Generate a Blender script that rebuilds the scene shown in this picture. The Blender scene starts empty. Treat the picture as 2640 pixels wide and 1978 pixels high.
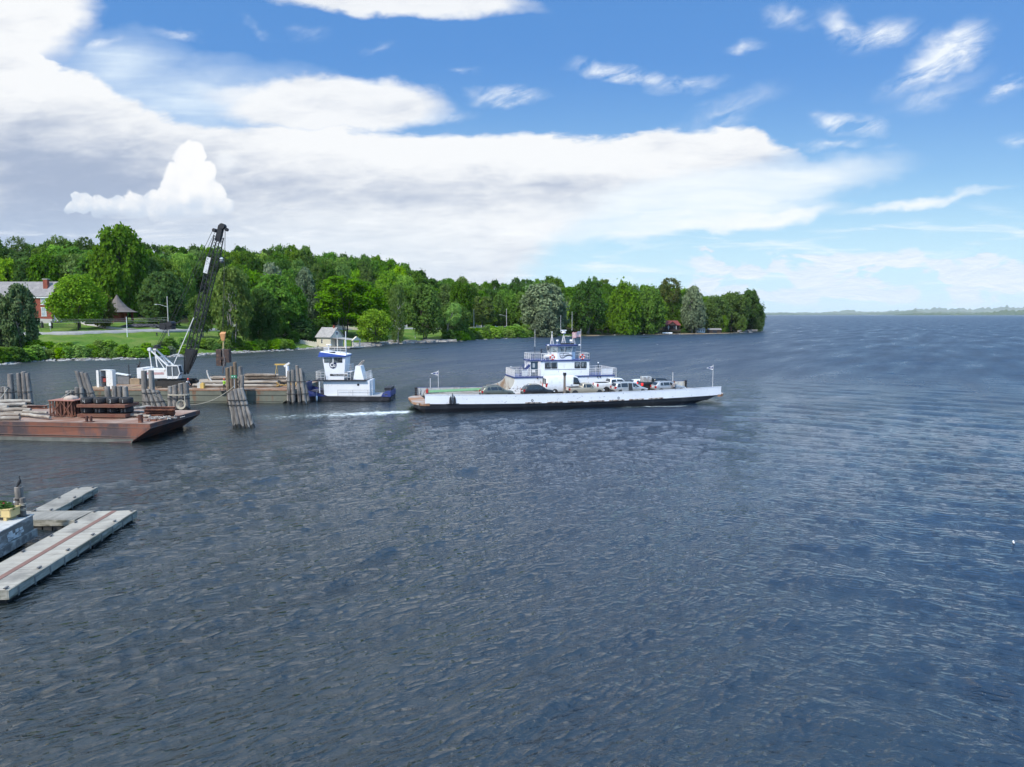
# Lake ferry leaving a landing: everything is built here in metres, X right, Y away over the lake, Z up, water at Z=0.
import bpy, math, random
import numpy as np
from mathutils import Vector, Matrix
R = math.radians
SC = bpy.context.scene
COL = SC.collection
CAM_H = 13.0
FOC = 1831.0 / 2640.0            # focal length over picture width (24 mm equivalent)
PITCH = math.atan(178 / 1831)
random.seed(4)
rng = np.random.default_rng(11)

def lin(c):
    if isinstance(c, str):
        c = [int(c[i:i + 2], 16) / 255 for i in (0, 2, 4)]
        c = [x / 12.92 if x <= .04045 else ((x + .055) / 1.055) ** 2.4 for x in c]
    return (c[0], c[1], c[2], 1.0)

# ------------------------------------------------------------------ node helpers
class NB:
    def __init__(s, nt): s.nt = nt
    def n(s, t, **k):
        x = s.nt.nodes.new(t)
        for a, b in k.items(): setattr(x, a, b)
        return x
    def put(s, sock, v):
        if isinstance(v, bpy.types.NodeSocket): s.nt.links.new(v, sock)
        elif v is not None: sock.default_value = v
    def m(s, op, a, b=None, c=None, clamp=False):
        x = s.n('ShaderNodeMath', operation=op, use_clamp=clamp)
        s.put(x.inputs[0], a); s.put(x.inputs[1], b); s.put(x.inputs[2], c)
        return x.outputs[0]
    def add(s, a, b): return s.m('ADD', a, b)
    def sub(s, a, b): return s.m('SUBTRACT', a, b)
    def mul(s, a, b): return s.m('MULTIPLY', a, b)
    def mx(s, a, b): return s.m('MAXIMUM', a, b)
    def vm(s, op, a, b=None, scale=None):
        x = s.n('ShaderNodeVectorMath', operation=op)
        s.put(x.inputs[0], a); s.put(x.inputs[1], b)
        if scale is not None: s.put(x.inputs['Scale'], scale)
        return x.outputs['Value'] if op in ('LENGTH', 'DOT_PRODUCT') else x.outputs['Vector']
    def noise(s, vec, scale, detail=4, rough=.5, dist=0, col=False):
        x = s.n('ShaderNodeTexNoise')
        s.put(x.inputs['Vector'], vec); s.put(x.inputs['Scale'], scale); s.put(x.inputs['Detail'], detail)
        s.put(x.inputs['Roughness'], rough); s.put(x.inputs['Distortion'], dist)
        return x.outputs['Color' if col else 'Fac']
    def ss(s, v, a, b, lo=0., hi=1.):
        x = s.n('ShaderNodeMapRange', interpolation_type='SMOOTHSTEP')
        s.put(x.inputs[0], v)
        for i, q in enumerate((a, b, lo, hi)): s.put(x.inputs[i + 1], q)
        return x.outputs[0]
    def lr(s, v, a, b, lo=0., hi=1.):
        x = s.n('ShaderNodeMapRange')
        s.put(x.inputs[0], v)
        for i, q in enumerate((a, b, lo, hi)): s.put(x.inputs[i + 1], q)
        return x.outputs[0]
    def mix(s, f, a, b, mode='MIX'):
        x = s.n('ShaderNodeMix', data_type='RGBA', blend_type=mode)
        s.put(x.inputs[0], f); s.put(x.inputs[6], a); s.put(x.inputs[7], b)
        return x.outputs[2]
    def mapp(s, vec, loc=(0, 0, 0), rot=(0, 0, 0), scale=(1, 1, 1), typ='POINT'):
        x = s.n('ShaderNodeMapping', vector_type=typ)
        s.put(x.inputs[0], vec); s.put(x.inputs[1], loc); s.put(x.inputs[2], rot); s.put(x.inputs[3], scale)
        return x.outputs[0]
    def xyz(s, x, y, z):
        c = s.n('ShaderNodeCombineXYZ')
        for i, q in enumerate((x, y, z)): s.put(c.inputs[i], q)
        return c.outputs[0]
    def sep(s, v):
        c = s.n('ShaderNodeSeparateXYZ'); s.put(c.inputs[0], v); return c.outputs
    def curve(s, v, pts):
        x = s.n('ShaderNodeFloatCurve'); s.put(x.inputs['Value'], v)
        c = x.mapping.curves[0]
        while len(c.points) < len(pts): c.points.new(.5, .5)
        for p, q in zip(c.points, pts): p.location = q; p.handle_type = 'AUTO_CLAMPED'
        x.mapping.update()
        return x.outputs[0]
    def bump(s, h, strength, dist=.1, normal=None):
        x = s.n('ShaderNodeBump'); s.put(x.inputs['Height'], h); s.put(x.inputs['Strength'], strength); s.put(x.inputs['Distance'], dist)
        if normal is not None: s.put(x.inputs['Normal'], normal)
        return x.outputs[0]

MATS = {}
def new_mat(name):
    m = bpy.data.materials.new(name); m.use_nodes = True
    b = m.node_tree.nodes['Principled BSDF']
    MATS[name] = m
    return m, NB(m.node_tree), b

def mat(name, col, rough=.55, var=.12, vs=2.0, dirt=None, da=.3, ds=.8, dstretch=(1, 1, 1), metal=0, bump=0, bs=8, spec=.5, bstretch=(1, 1, 1)):
    """Plain surface with uneven tone and, if asked, patches of wear of another colour."""
    if name in MATS: return MATS[name]
    m, N, b = new_mat(name)
    c = lin(col)
    co = N.n('ShaderNodeTexCoord').outputs['Object']
    n1 = N.noise(co, vs, 5, .6)
    k = N.lr(n1, .3, .7, 1 - var, 1 + var)
    cc = N.vm('SCALE', c[:3], scale=k)
    if dirt:
        n2 = N.noise(N.mapp(co, scale=dstretch), ds, 6, .65)
        f = N.ss(n2, .62 - da * .4, .74 - da * .3)
        cc = N.mix(f, cc, lin(dirt))
    N.put(b.inputs['Base Color'], cc)
    N.put(b.inputs['Roughness'], N.lr(n1, .3, .7, max(.03, rough - .08), min(1, rough + .08)))
    b.inputs['Metallic'].default_value = metal
    b.inputs['Specular IOR Level'].default_value = spec
    if bump:
        N.put(b.inputs['Normal'], N.bump(N.noise(N.mapp(co, scale=bstretch), bs, 5, .6), bump, .05))
    return m

# ------------------------------------------------------------------ mesh builder
class MB:
    def __init__(s): s.v = []; s.f = []; s.mi = []; s.sm = []; s.mats = []; s.cur = 0; s.M = None
    def mat(s, m):
        if m not in s.mats: s.mats.append(m)
        s.cur = s.mats.index(m); return s
    def _add(s, vs, fs, smooth=False):
        b = len(s.v)
        if s.M is not None: vs = [tuple(s.M @ Vector(q)) for q in vs]
        s.v += [tuple(q) for q in vs]
        for f in fs:
            s.f.append(tuple(b + i for i in f)); s.mi.append(s.cur); s.sm.append(smooth)
        return s
    def box(s, x0, x1, y0, y1, z0, z1):
        v = [(x0, y0, z0), (x1, y0, z0), (x1, y1, z0), (x0, y1, z0), (x0, y0, z1), (x1, y0, z1), (x1, y1, z1), (x0, y1, z1)]
        return s._add(v, [(0, 3, 2, 1), (4, 5, 6, 7), (0, 1, 5, 4), (1, 2, 6, 5), (2, 3, 7, 6), (3, 0, 4, 7)])
    def hexa(s, v8):
        return s._add(v8, [(0, 3, 2, 1), (4, 5, 6, 7), (0, 1, 5, 4), (1, 2, 6, 5), (2, 3, 7, 6), (3, 0, 4, 7)])
    def bar(s, p, q, w, h=None, up=(0, 0, 1)):
        """rectangular bar from p to q"""
        h = h or w
        p = Vector(p); q = Vector(q); d = (q - p).normalized(); u = Vector(up)
        a = d.cross(u)
        if a.length < 1e-4: a = d.cross(Vector((1, 0, 0)))
        a.normalize(); c = a.cross(d).normalized()
        a *= w / 2; c *= h / 2
        return s.hexa([p - a - c, p + a - c, q + a - c, q - a - c, p - a + c, p + a + c, q + a + c, q - a + c])
    def tube(s, p, q, r0, r1=None, n=8, cap=True, smooth=True):
        r1 = r0 if r1 is None else r1
        p = Vector(p); q = Vector(q); d = (q - p).normalized()
        a = d.cross(Vector((0, 0, 1)))
        if a.length < 1e-3: a = Vector((1, 0, 0))
        a.normalize(); c = d.cross(a)
        vs = []
        for (o, r) in ((p, r0), (q, r1)):
            for i in range(n):
                t = 2 * math.pi * i / n
                vs.append(o + a * (r * math.cos(t)) + c * (r * math.sin(t)))
        s._add(vs, [(i, (i + 1) % n, n + (i + 1) % n, n + i) for i in range(n)], smooth)
        if cap:
            s._add(vs[:n], [tuple(range(n))[::-1]]); s._add(vs[n:], [tuple(range(n))])
        return s
    def path(s, pts, r, n=6):
        for a, b in zip(pts[:-1], pts[1:]): s.tube(a, b, r, r, n)
        return s
    def rings(s, rings, close=True, cap=True, smooth=True):
        n = len(rings[0]); vs = [p for r in rings for p in r]; fs = []
        for k in range(len(rings) - 1):
            for i in range(n if close else n - 1):
                j = (i + 1) % n
                fs.append((k * n + i, k * n + j, (k + 1) * n + j, (k + 1) * n + i))
        s._add(vs, fs, smooth)
        if cap:
            s._add(rings[0], [tuple(range(n))[::-1]]); s._add(rings[-1], [tuple(range(n))])
        return s
    def lathe(s, prof, c=(0, 0, 0), n=14, smooth=True):
        rr = [[(c[0] + r * math.cos(2 * math.pi * i / n), c[1] + r * math.sin(2 * math.pi * i / n), c[2] + z) for i in range(n)] for r, z in prof]
        return s.rings(rr, True, True, smooth)
    def prism(s, pts, a0, a1, axis='y'):
        """2-D outline pushed along an axis; axis y: pts are (x, z); x: (y, z); z: (x, y)"""
        def P(q, a): return {'y': (q[0], a, q[1]), 'x': (a, q[0], q[1]), 'z': (q[0], q[1], a)}[axis]
        n = len(pts)
        v = [P(q, a0) for q in pts] + [P(q, a1) for q in pts]
        f = [tuple(range(n))[::-1], tuple(range(n, 2 * n))] + [(i, (i + 1) % n, n + (i + 1) % n, n + i) for i in range(n)]
        return s._add(v, f)
    def quad(s, a, b, c, d): return s._add([a, b, c, d], [(0, 1, 2, 3)])
    def torus(s, c, R0, r, n=16, k=8, M=None):
        rr = []
        for i in range(n + 1):
            t = 2 * math.pi * i / n
            ring = []
            for j in range(k):
                u = 2 * math.pi * j / k
                q = Vector(((R0 + r * math.cos(u)) * math.cos(t), (R0 + r * math.cos(u)) * math.sin(t), r * math.sin(u)))
                if M: q = M @ q
                ring.append(tuple(q + Vector(c)))
            rr.append(ring)
        return s.rings(rr, True, False)
    def ball(s, c, r, sz=1, n=12, k=7):
        return s.lathe([(max(1e-3, r * math.sin(math.pi * i / k)), -r * sz * math.cos(math.pi * i / k)) for i in range(k + 1)], c, n)
    def mesh(s, name):
        me = bpy.data.meshes.new(name)
        me.from_pydata(s.v, [], s.f)
        for m in s.mats: me.materials.append(m)
        me.polygons.foreach_set('material_index', s.mi)
        me.polygons.foreach_set('use_smooth', s.sm)
        me.validate(); me.update()
        return me
    def obj(s, name, parent=None, m=None):
        if m is not None and not s.mats: s.mats.append(m)
        o = bpy.data.objects.new(name, s.mesh(name)); COL.objects.link(o)
        if parent is not None: o.parent = parent
        bm_fix(o.data)
        return o

def bm_fix(me):
    import bmesh
    b = bmesh.new(); b.from_mesh(me)
    bmesh.ops.recalc_face_normals(b, faces=b.faces)
    b.to_mesh(me); b.free()

def tag(o, label=None, cat=None, group=None, kind=None):
    if label: o['label'] = label
    if cat: o['category'] = cat
    if group: o['group'] = group
    if kind: o['kind'] = kind
    return o

def thing(name, label, cat, loc=(0, 0, 0), rz=0, group=None):
    o = bpy.data.objects.new(name, None); COL.objects.link(o)
    o.location = loc; o.rotation_euler = (0, 0, rz); o.empty_display_size = .5
    return tag(o, label, cat, group)

def copy_tree(o, parent=None):
    c = o.copy(); COL.objects.link(c); c.parent = parent
    for ch in list(o.children): copy_tree(ch, c)
    return c

def np_mesh(name, V, Fq, mats, smooth=False):
    me = bpy.data.meshes.new(name)
    V = np.asarray(V, np.float32); Fq = np.asarray(Fq, np.int32)
    me.vertices.add(len(V)); me.vertices.foreach_set('co', V.ravel())
    k = Fq.shape[1]
    me.loops.add(Fq.size); me.loops.foreach_set('vertex_index', Fq.ravel())
    me.polygons.add(len(Fq)); me.polygons.foreach_set('loop_start', np.arange(0, Fq.size, k, dtype=np.int32))
    if smooth: me.polygons.foreach_set('use_smooth', np.ones(len(Fq), bool))
    for m in mats: me.materials.append(m)
    me.update(calc_edges=True)
    return me

# ------------------------------------------------------------------ camera
cam = bpy.data.cameras.new('camera'); camo = bpy.data.objects.new('camera', cam); COL.objects.link(camo)
cam.sensor_width = 36; cam.lens = 36 * FOC; cam.clip_end = 120000; cam.clip_start = .5
camo.location = (0, 0, CAM_H); camo.rotation_euler = (math.pi / 2 - PITCH, 0, 0)
SC.camera = camo
SC.view_settings.view_transform = 'Standard'; SC.view_settings.look = 'None'
SC.view_settings.exposure = .15; SC.view_settings.gamma = 1
SC.cycles.sample_clamp_direct = 5; SC.cycles.sample_clamp_indirect = 3; SC.cycles.max_bounces = 6; SC.cycles.diffuse_bounces = 2; SC.cycles.glossy_bounces = 3; SC.cycles.transmission_bounces = 3
SC.cycles.transparent_max_bounces = 6; SC.cycles.caustics_reflective = False; SC.cycles.caustics_refractive = False

def look_dir(u, v):
    """direction that the survey of the photograph gives for a point of it (2640 px wide)"""
    x = (u - 1320) / 1831; y = (989 - v) / 1831
    return (x, math.cos(PITCH) + y * math.sin(PITCH), -math.sin(PITCH) + y * math.cos(PITCH))
def at_z(u, v, z=0.):
    d = look_dir(u, v); t = (z - CAM_H) / d[2]
    return (d[0] * t, d[1] * t, z)
def at_y(u, v, y):
    d = look_dir(u, v); t = y / d[1]
    return (d[0] * t, y, CAM_H + d[2] * t)
# ------------------------------------------------------------------ sky and sun
SUN_EL, SUN_AZ = R(50), R(212)          # high, behind the viewer and to the left
def build_sky():
    w = bpy.data.worlds.new('World'); SC.world = w; w.use_nodes = True
    nt = w.node_tree; N = NB(nt)
    bg = nt.nodes['Background']
    d = N.n('ShaderNodeTexCoord').outputs['Generated']
    dx, dy, dz = N.sep(d)
    yy = N.mx(dy, .12)
    X = N.m('DIVIDE', dx, yy); Z = N.m('DIVIDE', dz, yy)
    P = N.xyz(X, Z, 0.)
    def sk(u, v):                        # survey point (2212 px wide) -> (east, up) slopes of the sky direction
        a = look_dir(u * 1.1935, v * 1.1935); return a[0] / a[1], a[2] / a[1]
    UN = 1.1935 / 1831
    # clear sky: the physical sky, made deeper
    sky = N.n('ShaderNodeTexSky', sky_type='NISHITA'); sky.sun_disc = False
    sky.sun_elevation = SUN_EL; sky.sun_rotation = SUN_AZ; sky.air_density = 1.0; sky.dust_density = .4; sky.ozone_density = 3.0; sky.altitude = 100
    base = N.vm('SCALE', sky.outputs[0], scale=.105)
    hs = N.n('ShaderNodeHueSaturation'); N.put(hs.inputs['Color'], base); hs.inputs['Saturation'].default_value = 1.15
    base = N.mix(.55, hs.outputs[0], N.mix(N.ss(Z, .02, .36), lin((.42, .75, .93)), lin((.095, .32, .80))))
    # turbulence of the cloud layers
    wA = N.noise(N.mapp(P, scale=(5, 11, 1)), 1, 4, .62, 0, True)
    wB = N.noise(N.mapp(P, scale=(26, 42, 1)), 1, 4, .6, 0, True)
    off = N.vm('ADD', N.vm('SCALE', N.vm('SUBTRACT', wA, (.5, .5, .5)), scale=.075), N.vm('SCALE', N.vm('SUBTRACT', wB, (.5, .5, .5)), scale=.03))
    PW = N.vm('ADD', P, N.vm('MULTIPLY', off, (1, .7, 0)))
    def blob(u, v, a, b, rot=0, vec=None, soft=1.):
        x, z = sk(u, v)
        q = N.mapp(vec if vec is not None else PW, (x, z, 0), (0, 0, R(rot)), (a * UN, b * UN, 1), 'TEXTURE')
        return N.lr(N.vm('LENGTH', q), 1 - .9 * soft, 1.0 + .25 * soft, 1, 0)      # 1 inside -> 0
    XW, ZW, _ = N.sep(PW)
    Xn = N.lr(XW, -.8, .8, 0, 1)
    def edge(pts):
        q = []
        for u, v in pts:
            x, z = sk(u, v); q.append(((x + .8) / 1.6, min(1, max(0, (z + .1) / .7))))
        return N.sub(N.mul(N.curve(Xn, q), .7), .1)
    fine = N.noise(N.mapp(P, scale=(9, 26, 1)), 1, 6, .6, .4)
    broad = N.noise(N.mapp(P, (0, 0, 0), (0, 0, R(-6)), (2.6, 8, 1)), 1, 6, .55, .3)
    streak = N.noise(N.mapp(P, (0, 0, 0), (0, 0, R(-8)), (7, 52, 1)), 1, 6, .6, .5)
    streak2 = N.noise(N.mapp(P, (0, 0, 0), (0, 0, R(24)), (1 / 13, 1 / 36, 1), 'TEXTURE'), 1, 6, .62, .5)
    finer = N.noise(N.mapp(P, (0, 0, 0), (0, 0, R(4)), (1 / 15, 1 / 70, 1), 'TEXTURE'), 1, 5, .66, .5)
    c = base
    # pale air low over the lake and the veil on the left
    c = N.mix(N.mul(N.ss(Z, .20, -.005), .86), c, lin((.58, .80, .92)))
    veil = N.mul(N.ss(N.sub(.30, N.add(X, N.mul(broad, .3))), .02, .5), N.ss(Z, .27, .14))
    c = N.mix(N.mul(veil, .9), c, lin((.76, .84, .90)))
    cir = N.mx(N.mul(blob(400, 205, 330, 75, 0, soft=1), .8), N.mul(blob(260, 150, 150, 80, 0), .8))
    c = N.mix(N.m('MULTIPLY', cir, N.lr(streak, .2, .7, .5, 1.1), None, True), c, lin((.80, .90, .97)))
    # main bank
    top = edge([(-100, -150), (0, -70), (110, 120), (200, 165), (300, 215), (430, 255), (560, 262), (700, 262), (850, 278), (1000, 287), (1150, 282), (1300, 286), (1450, 268), (1600, 262), (1680, 300), (1745, 335), (1775, 380), (1850, 520), (2300, 700)])
    bot = edge([(-100, 760), (900, 760), (1100, 640), (1250, 520), (1400, 455), (1600, 405), (1745, 352), (2300, 330)])
    bank = N.mul(N.ss(N.add(N.sub(top, ZW), N.mul(N.sub(finer, .5), .02)), -.002, .012), N.ss(N.sub(ZW, bot), -.012, .05))
    lobe = N.ss(blob(720, 225, 240, 62, 0, soft=.8), .12, .5)
    lobe2 = N.ss(blob(560, 200, 150, 30, -4, soft=1), .2, .9)
    corner = N.ss(blob(10, 10, 215, 150, 30, soft=.7), .1, .6)
    strip = N.ss(blob(860, -8, 290, 42, -4, soft=.8), .1, .55)
    dens = N.mx(N.mx(bank, N.mul(lobe, .97)), N.mx(N.mx(corner, N.mul(strip, .95)), N.mul(lobe2, .75)))
    # its light: bright rims and tops, bluish grey bellies in long bands
    tone = N.add(N.add(N.mul(N.sub(fine, .5), .42), N.mul(N.sub(finer, .5), .26)), N.add(N.mul(N.sub(broad, .5), .62), .55))
    depth = N.sub(top, ZW)
    tone = N.sub(tone, N.mul(N.ss(depth, .01, .20), .13))
    dk = N.mx(N.mul(blob(150, 400, 420, 190, 0, soft=1), .27), N.mx(N.mul(blob(930, 430, 520, 46, 0, soft=1), .25), N.mul(blob(1120, 402, 400, 34, -2, soft=1), .22)))
    dk = N.mx(dk, N.mx(N.mul(blob(60, 510, 380, 130, 0, soft=1), .22), N.mul(blob(560, 400, 330, 60, 4), .16)))
    tone = N.sub(tone, dk)
    tone = N.add(tone, N.mx(N.mul(blob(1150, 335, 680, 60, 0, soft=1), .10), N.mx(N.mul(blob(1100, 470, 480, 55, -5, soft=1), .11), N.mul(blob(120, 175, 260, 65, 25, soft=1), .16))))
    cl = N.mix(N.ss(tone, .13, .60), lin((.36, .43, .57)), lin((.87, .885, .90)))
    low = N.mul(N.ss(Z, .19, .06), N.ss(X, .15, -.3))
    cl = N.mix(N.mul(low, .85), cl, N.mix(N.ss(N.add(X, N.mul(broad, .25)), -.65, .05), lin((.42, .53, .70)), lin((.80, .86, .90))))
    c = N.mix(dens, c, cl)
    # thin sheets trailing off the right end
    thin = N.mx(N.mul(blob(1560, 410, 380, 52, 7, soft=1), 1.25), N.mul(blob(1480, 470, 330, 40, 8, soft=1), 1.1))
    c = N.mix(N.m('MULTIPLY', N.ss(thin, .05, .8), N.lr(streak, .15, .6, .6, .95), None, True), c, lin((.84, .90, .94)))
    s2 = N.mx(blob(1650, 472, 190, 22, 6, soft=.8), N.mx(N.mul(blob(1540, 492, 60, 15, 0), .9), N.mul(blob(1990, 440, 190, 12, 9, soft=1), .8)))
    c = N.mix(N.m('MULTIPLY', N.ss(s2, .0, .9), N.lr(fine, .25, .5, .6, 1.), None, True), c, lin((.87, .91, .94)))
    s3 = N.mul(N.ss(streak, .50, .72), N.mul(N.ss(Z, .17, .10), N.ss(Z, .01, .05)))
    c = N.mix(N.mul(s3, .6), c, lin((.95, .97, .985)))
    # torn wisps over the blue
    ww = None
    for (u, v, a, b, r, k) in ((2045, 115, 120, 48, 24, 1.15), (1985, 150, 110, 40, 28, .8), (1900, 68, 95, 32, 12, .8), (1820, 55, 60, 36, -30, .75), (1705, 38, 55, 28, 0, .6),
                               (1835, 268, 80, 24, -10, 1.0), (1340, 165, 115, 20, -7, .95), (1490, 178, 90, 20, 6, .75), (1095, 203, 85, 17, -3, .95), (1615, 95, 50, 16, 0, .55),
                               (2175, 196, 62, 20, 14, .75), (1570, 240, 130, 34, 20, .55), (2010, 205, 140, 30, 20, .42), (1790, 312, 75, 12, 2, .6), (950, 240, 70, 20, 10, .6),
                               (215, 92, 45, 14, 20, .7), (390, 75, 60, 10, -8, .5), (800, 170, 60, 14, 0, .4), (1000, 155, 45, 8, -4, .35), (560, 58, 50, 10, -25, .35), (660, 65, 40, 16, 0, .4), (820, 98, 40, 12, 15, .45), (1920, 322, 60, 8, 0, .3), (2200, 310, 40, 18, 0, .5)):
        b_ = N.mul(blob(u, v, a, b, r, soft=1), k)
        ww = b_ if ww is None else N.mx(ww, b_)
    wm = N.m('MULTIPLY', N.ss(ww, .0, 1.0), N.lr(streak2, .36, .62, .0, 1.15), None, True)
    c = N.mix(N.mul(wm, .93), c, lin((.86, .91, .96)))
    # fair-weather heaps low on the right
    puff = N.noise(N.mapp(P, scale=(13, 30, 1)), 1, 5, .55, .25)
    pr_ = N.mul(N.ss(N.add(X, N.mul(broad, .12)), .22, .36), N.mul(N.ss(Z, .098, .072), N.ss(Z, -.004, .03)))
    for (u, v, a, b) in ((1600, 605, 45, 20), (1830, 580, 60, 24), (1985, 570, 110, 28), (2120, 565, 100, 30), (1730, 612, 55, 20), (1520, 545, 45, 9)):
        pr_ = N.mx(pr_, N.mul(blob(u, v, a, b, 0, soft=1), 1.15))
    pd = N.ss(N.add(puff, N.mul(pr_, .20)), .63, .70)
    lit = N.noise(N.mapp(P, (0, -.012, 0), (0, 0, 0), (13, 30, 1)), 1, 7, .55, .25)
    pc = N.mix(N.ss(N.sub(puff, lit), -.06, .07), lin((.46, .63, .80)), lin((1.05, 1.04, 1.03)))
    c = N.mix(N.mul(pd, N.m('MULTIPLY', pr_, 1.3, None, True)), c, pc)
    # the towering heap over the wood
    bw = N.noise(N.mapp(P, scale=(34, 34, 1)), 1, 4, .5, 0, True)
    PC = N.vm('ADD', P, N.vm('MULTIPLY', N.vm('SUBTRACT', bw, (.5, .5, .5)), (.024, .024, 0)))
    cu = None
    for (u, v, r) in ((408, 345, 36), (425, 335, 26), (390, 390, 42), (440, 375, 32), (372, 400, 26), (420, 430, 48), (455, 430, 38), (485, 448, 22), (370, 440, 40), (330, 442, 32), (290, 445, 30), (250, 447, 26), (215, 448, 26), (180, 440, 26), (165, 422, 13), (155, 452, 16), (465, 345, 0)):
        if r:
            b_ = blob(u, v, r, r, 0, PC, .55); cu = b_ if cu is None else N.mx(cu, b_)
    ghost = blob(490, 352, 30, 26, 0, PC, 1)
    c = N.mix(N.mul(N.ss(ghost, .1, .9), .7), c, lin((.86, .89, .92)))
    zb = sk(0, 464)[1]
    cd = N.mul(N.ss(cu, .22, .5), N.ss(N.add(Z, N.mul(N.sub(fine, .5), .035)), zb - .010, zb + .008))
    ca = N.noise(N.mapp(P, scale=(17, 19, 1)), 1, 4, .5); cb = N.noise(N.mapp(P, (-.16, .24, 0), (0, 0, 0), (17, 19, 1)), 1, 4, .5)
    sh = N.add(N.add(N.lr(Z, zb - .004, zb + .06, .05, .62), N.mul(N.sub(ca, cb), 1.3)), N.mul(N.ss(cu, .2, 1.0), .10))
    c = N.mix(cd, c, N.mix(N.ss(sh, .02, .62), lin((.60, .68, .79)), lin((.92, .92, .92))))
    # the rest of the sky, behind and overhead: broken cloud
    gen = N.noise(N.mapp(d, scale=(2.2, 2.2, 4)), 1, 4, .6, .4)
    c2 = N.mix(N.ss(N.sub(gen, N.mul(dx, .14)), .50, .66), lin((.29, .64, 1.22)), lin((1.5, 1.55, 1.62)))
    c = N.mix(N.ss(dz, .42, .62), c, c2)
    c = N.mix(N.ss(dy, .30, .12), c, c2)
    c = N.mix(N.ss(dz, -.004, -.03), c, lin((.20, .27, .36)))
    N.put(bg.inputs['Color'], c)
    bg.inputs['Strength'].default_value = 1.0
    w.cycles.sampling_method = 'MANUAL'; w.cycles.sample_map_resolution = 512
    L = bpy.data.lights.new('sun', 'SUN'); L.energy = 3.7; L.angle = R(2.5); L.color = (1, .95, .87)
    o = bpy.data.objects.new('sun', L); COL.objects.link(o)
    sd = Vector((math.sin(SUN_AZ) * math.cos(SUN_EL), math.cos(SUN_AZ) * math.cos(SUN_EL), math.sin(SUN_EL)))
    o.rotation_euler = sd.to_track_quat('Z', 'Y').to_euler(); o.location = (0, 0, 60)
build_sky()
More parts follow.
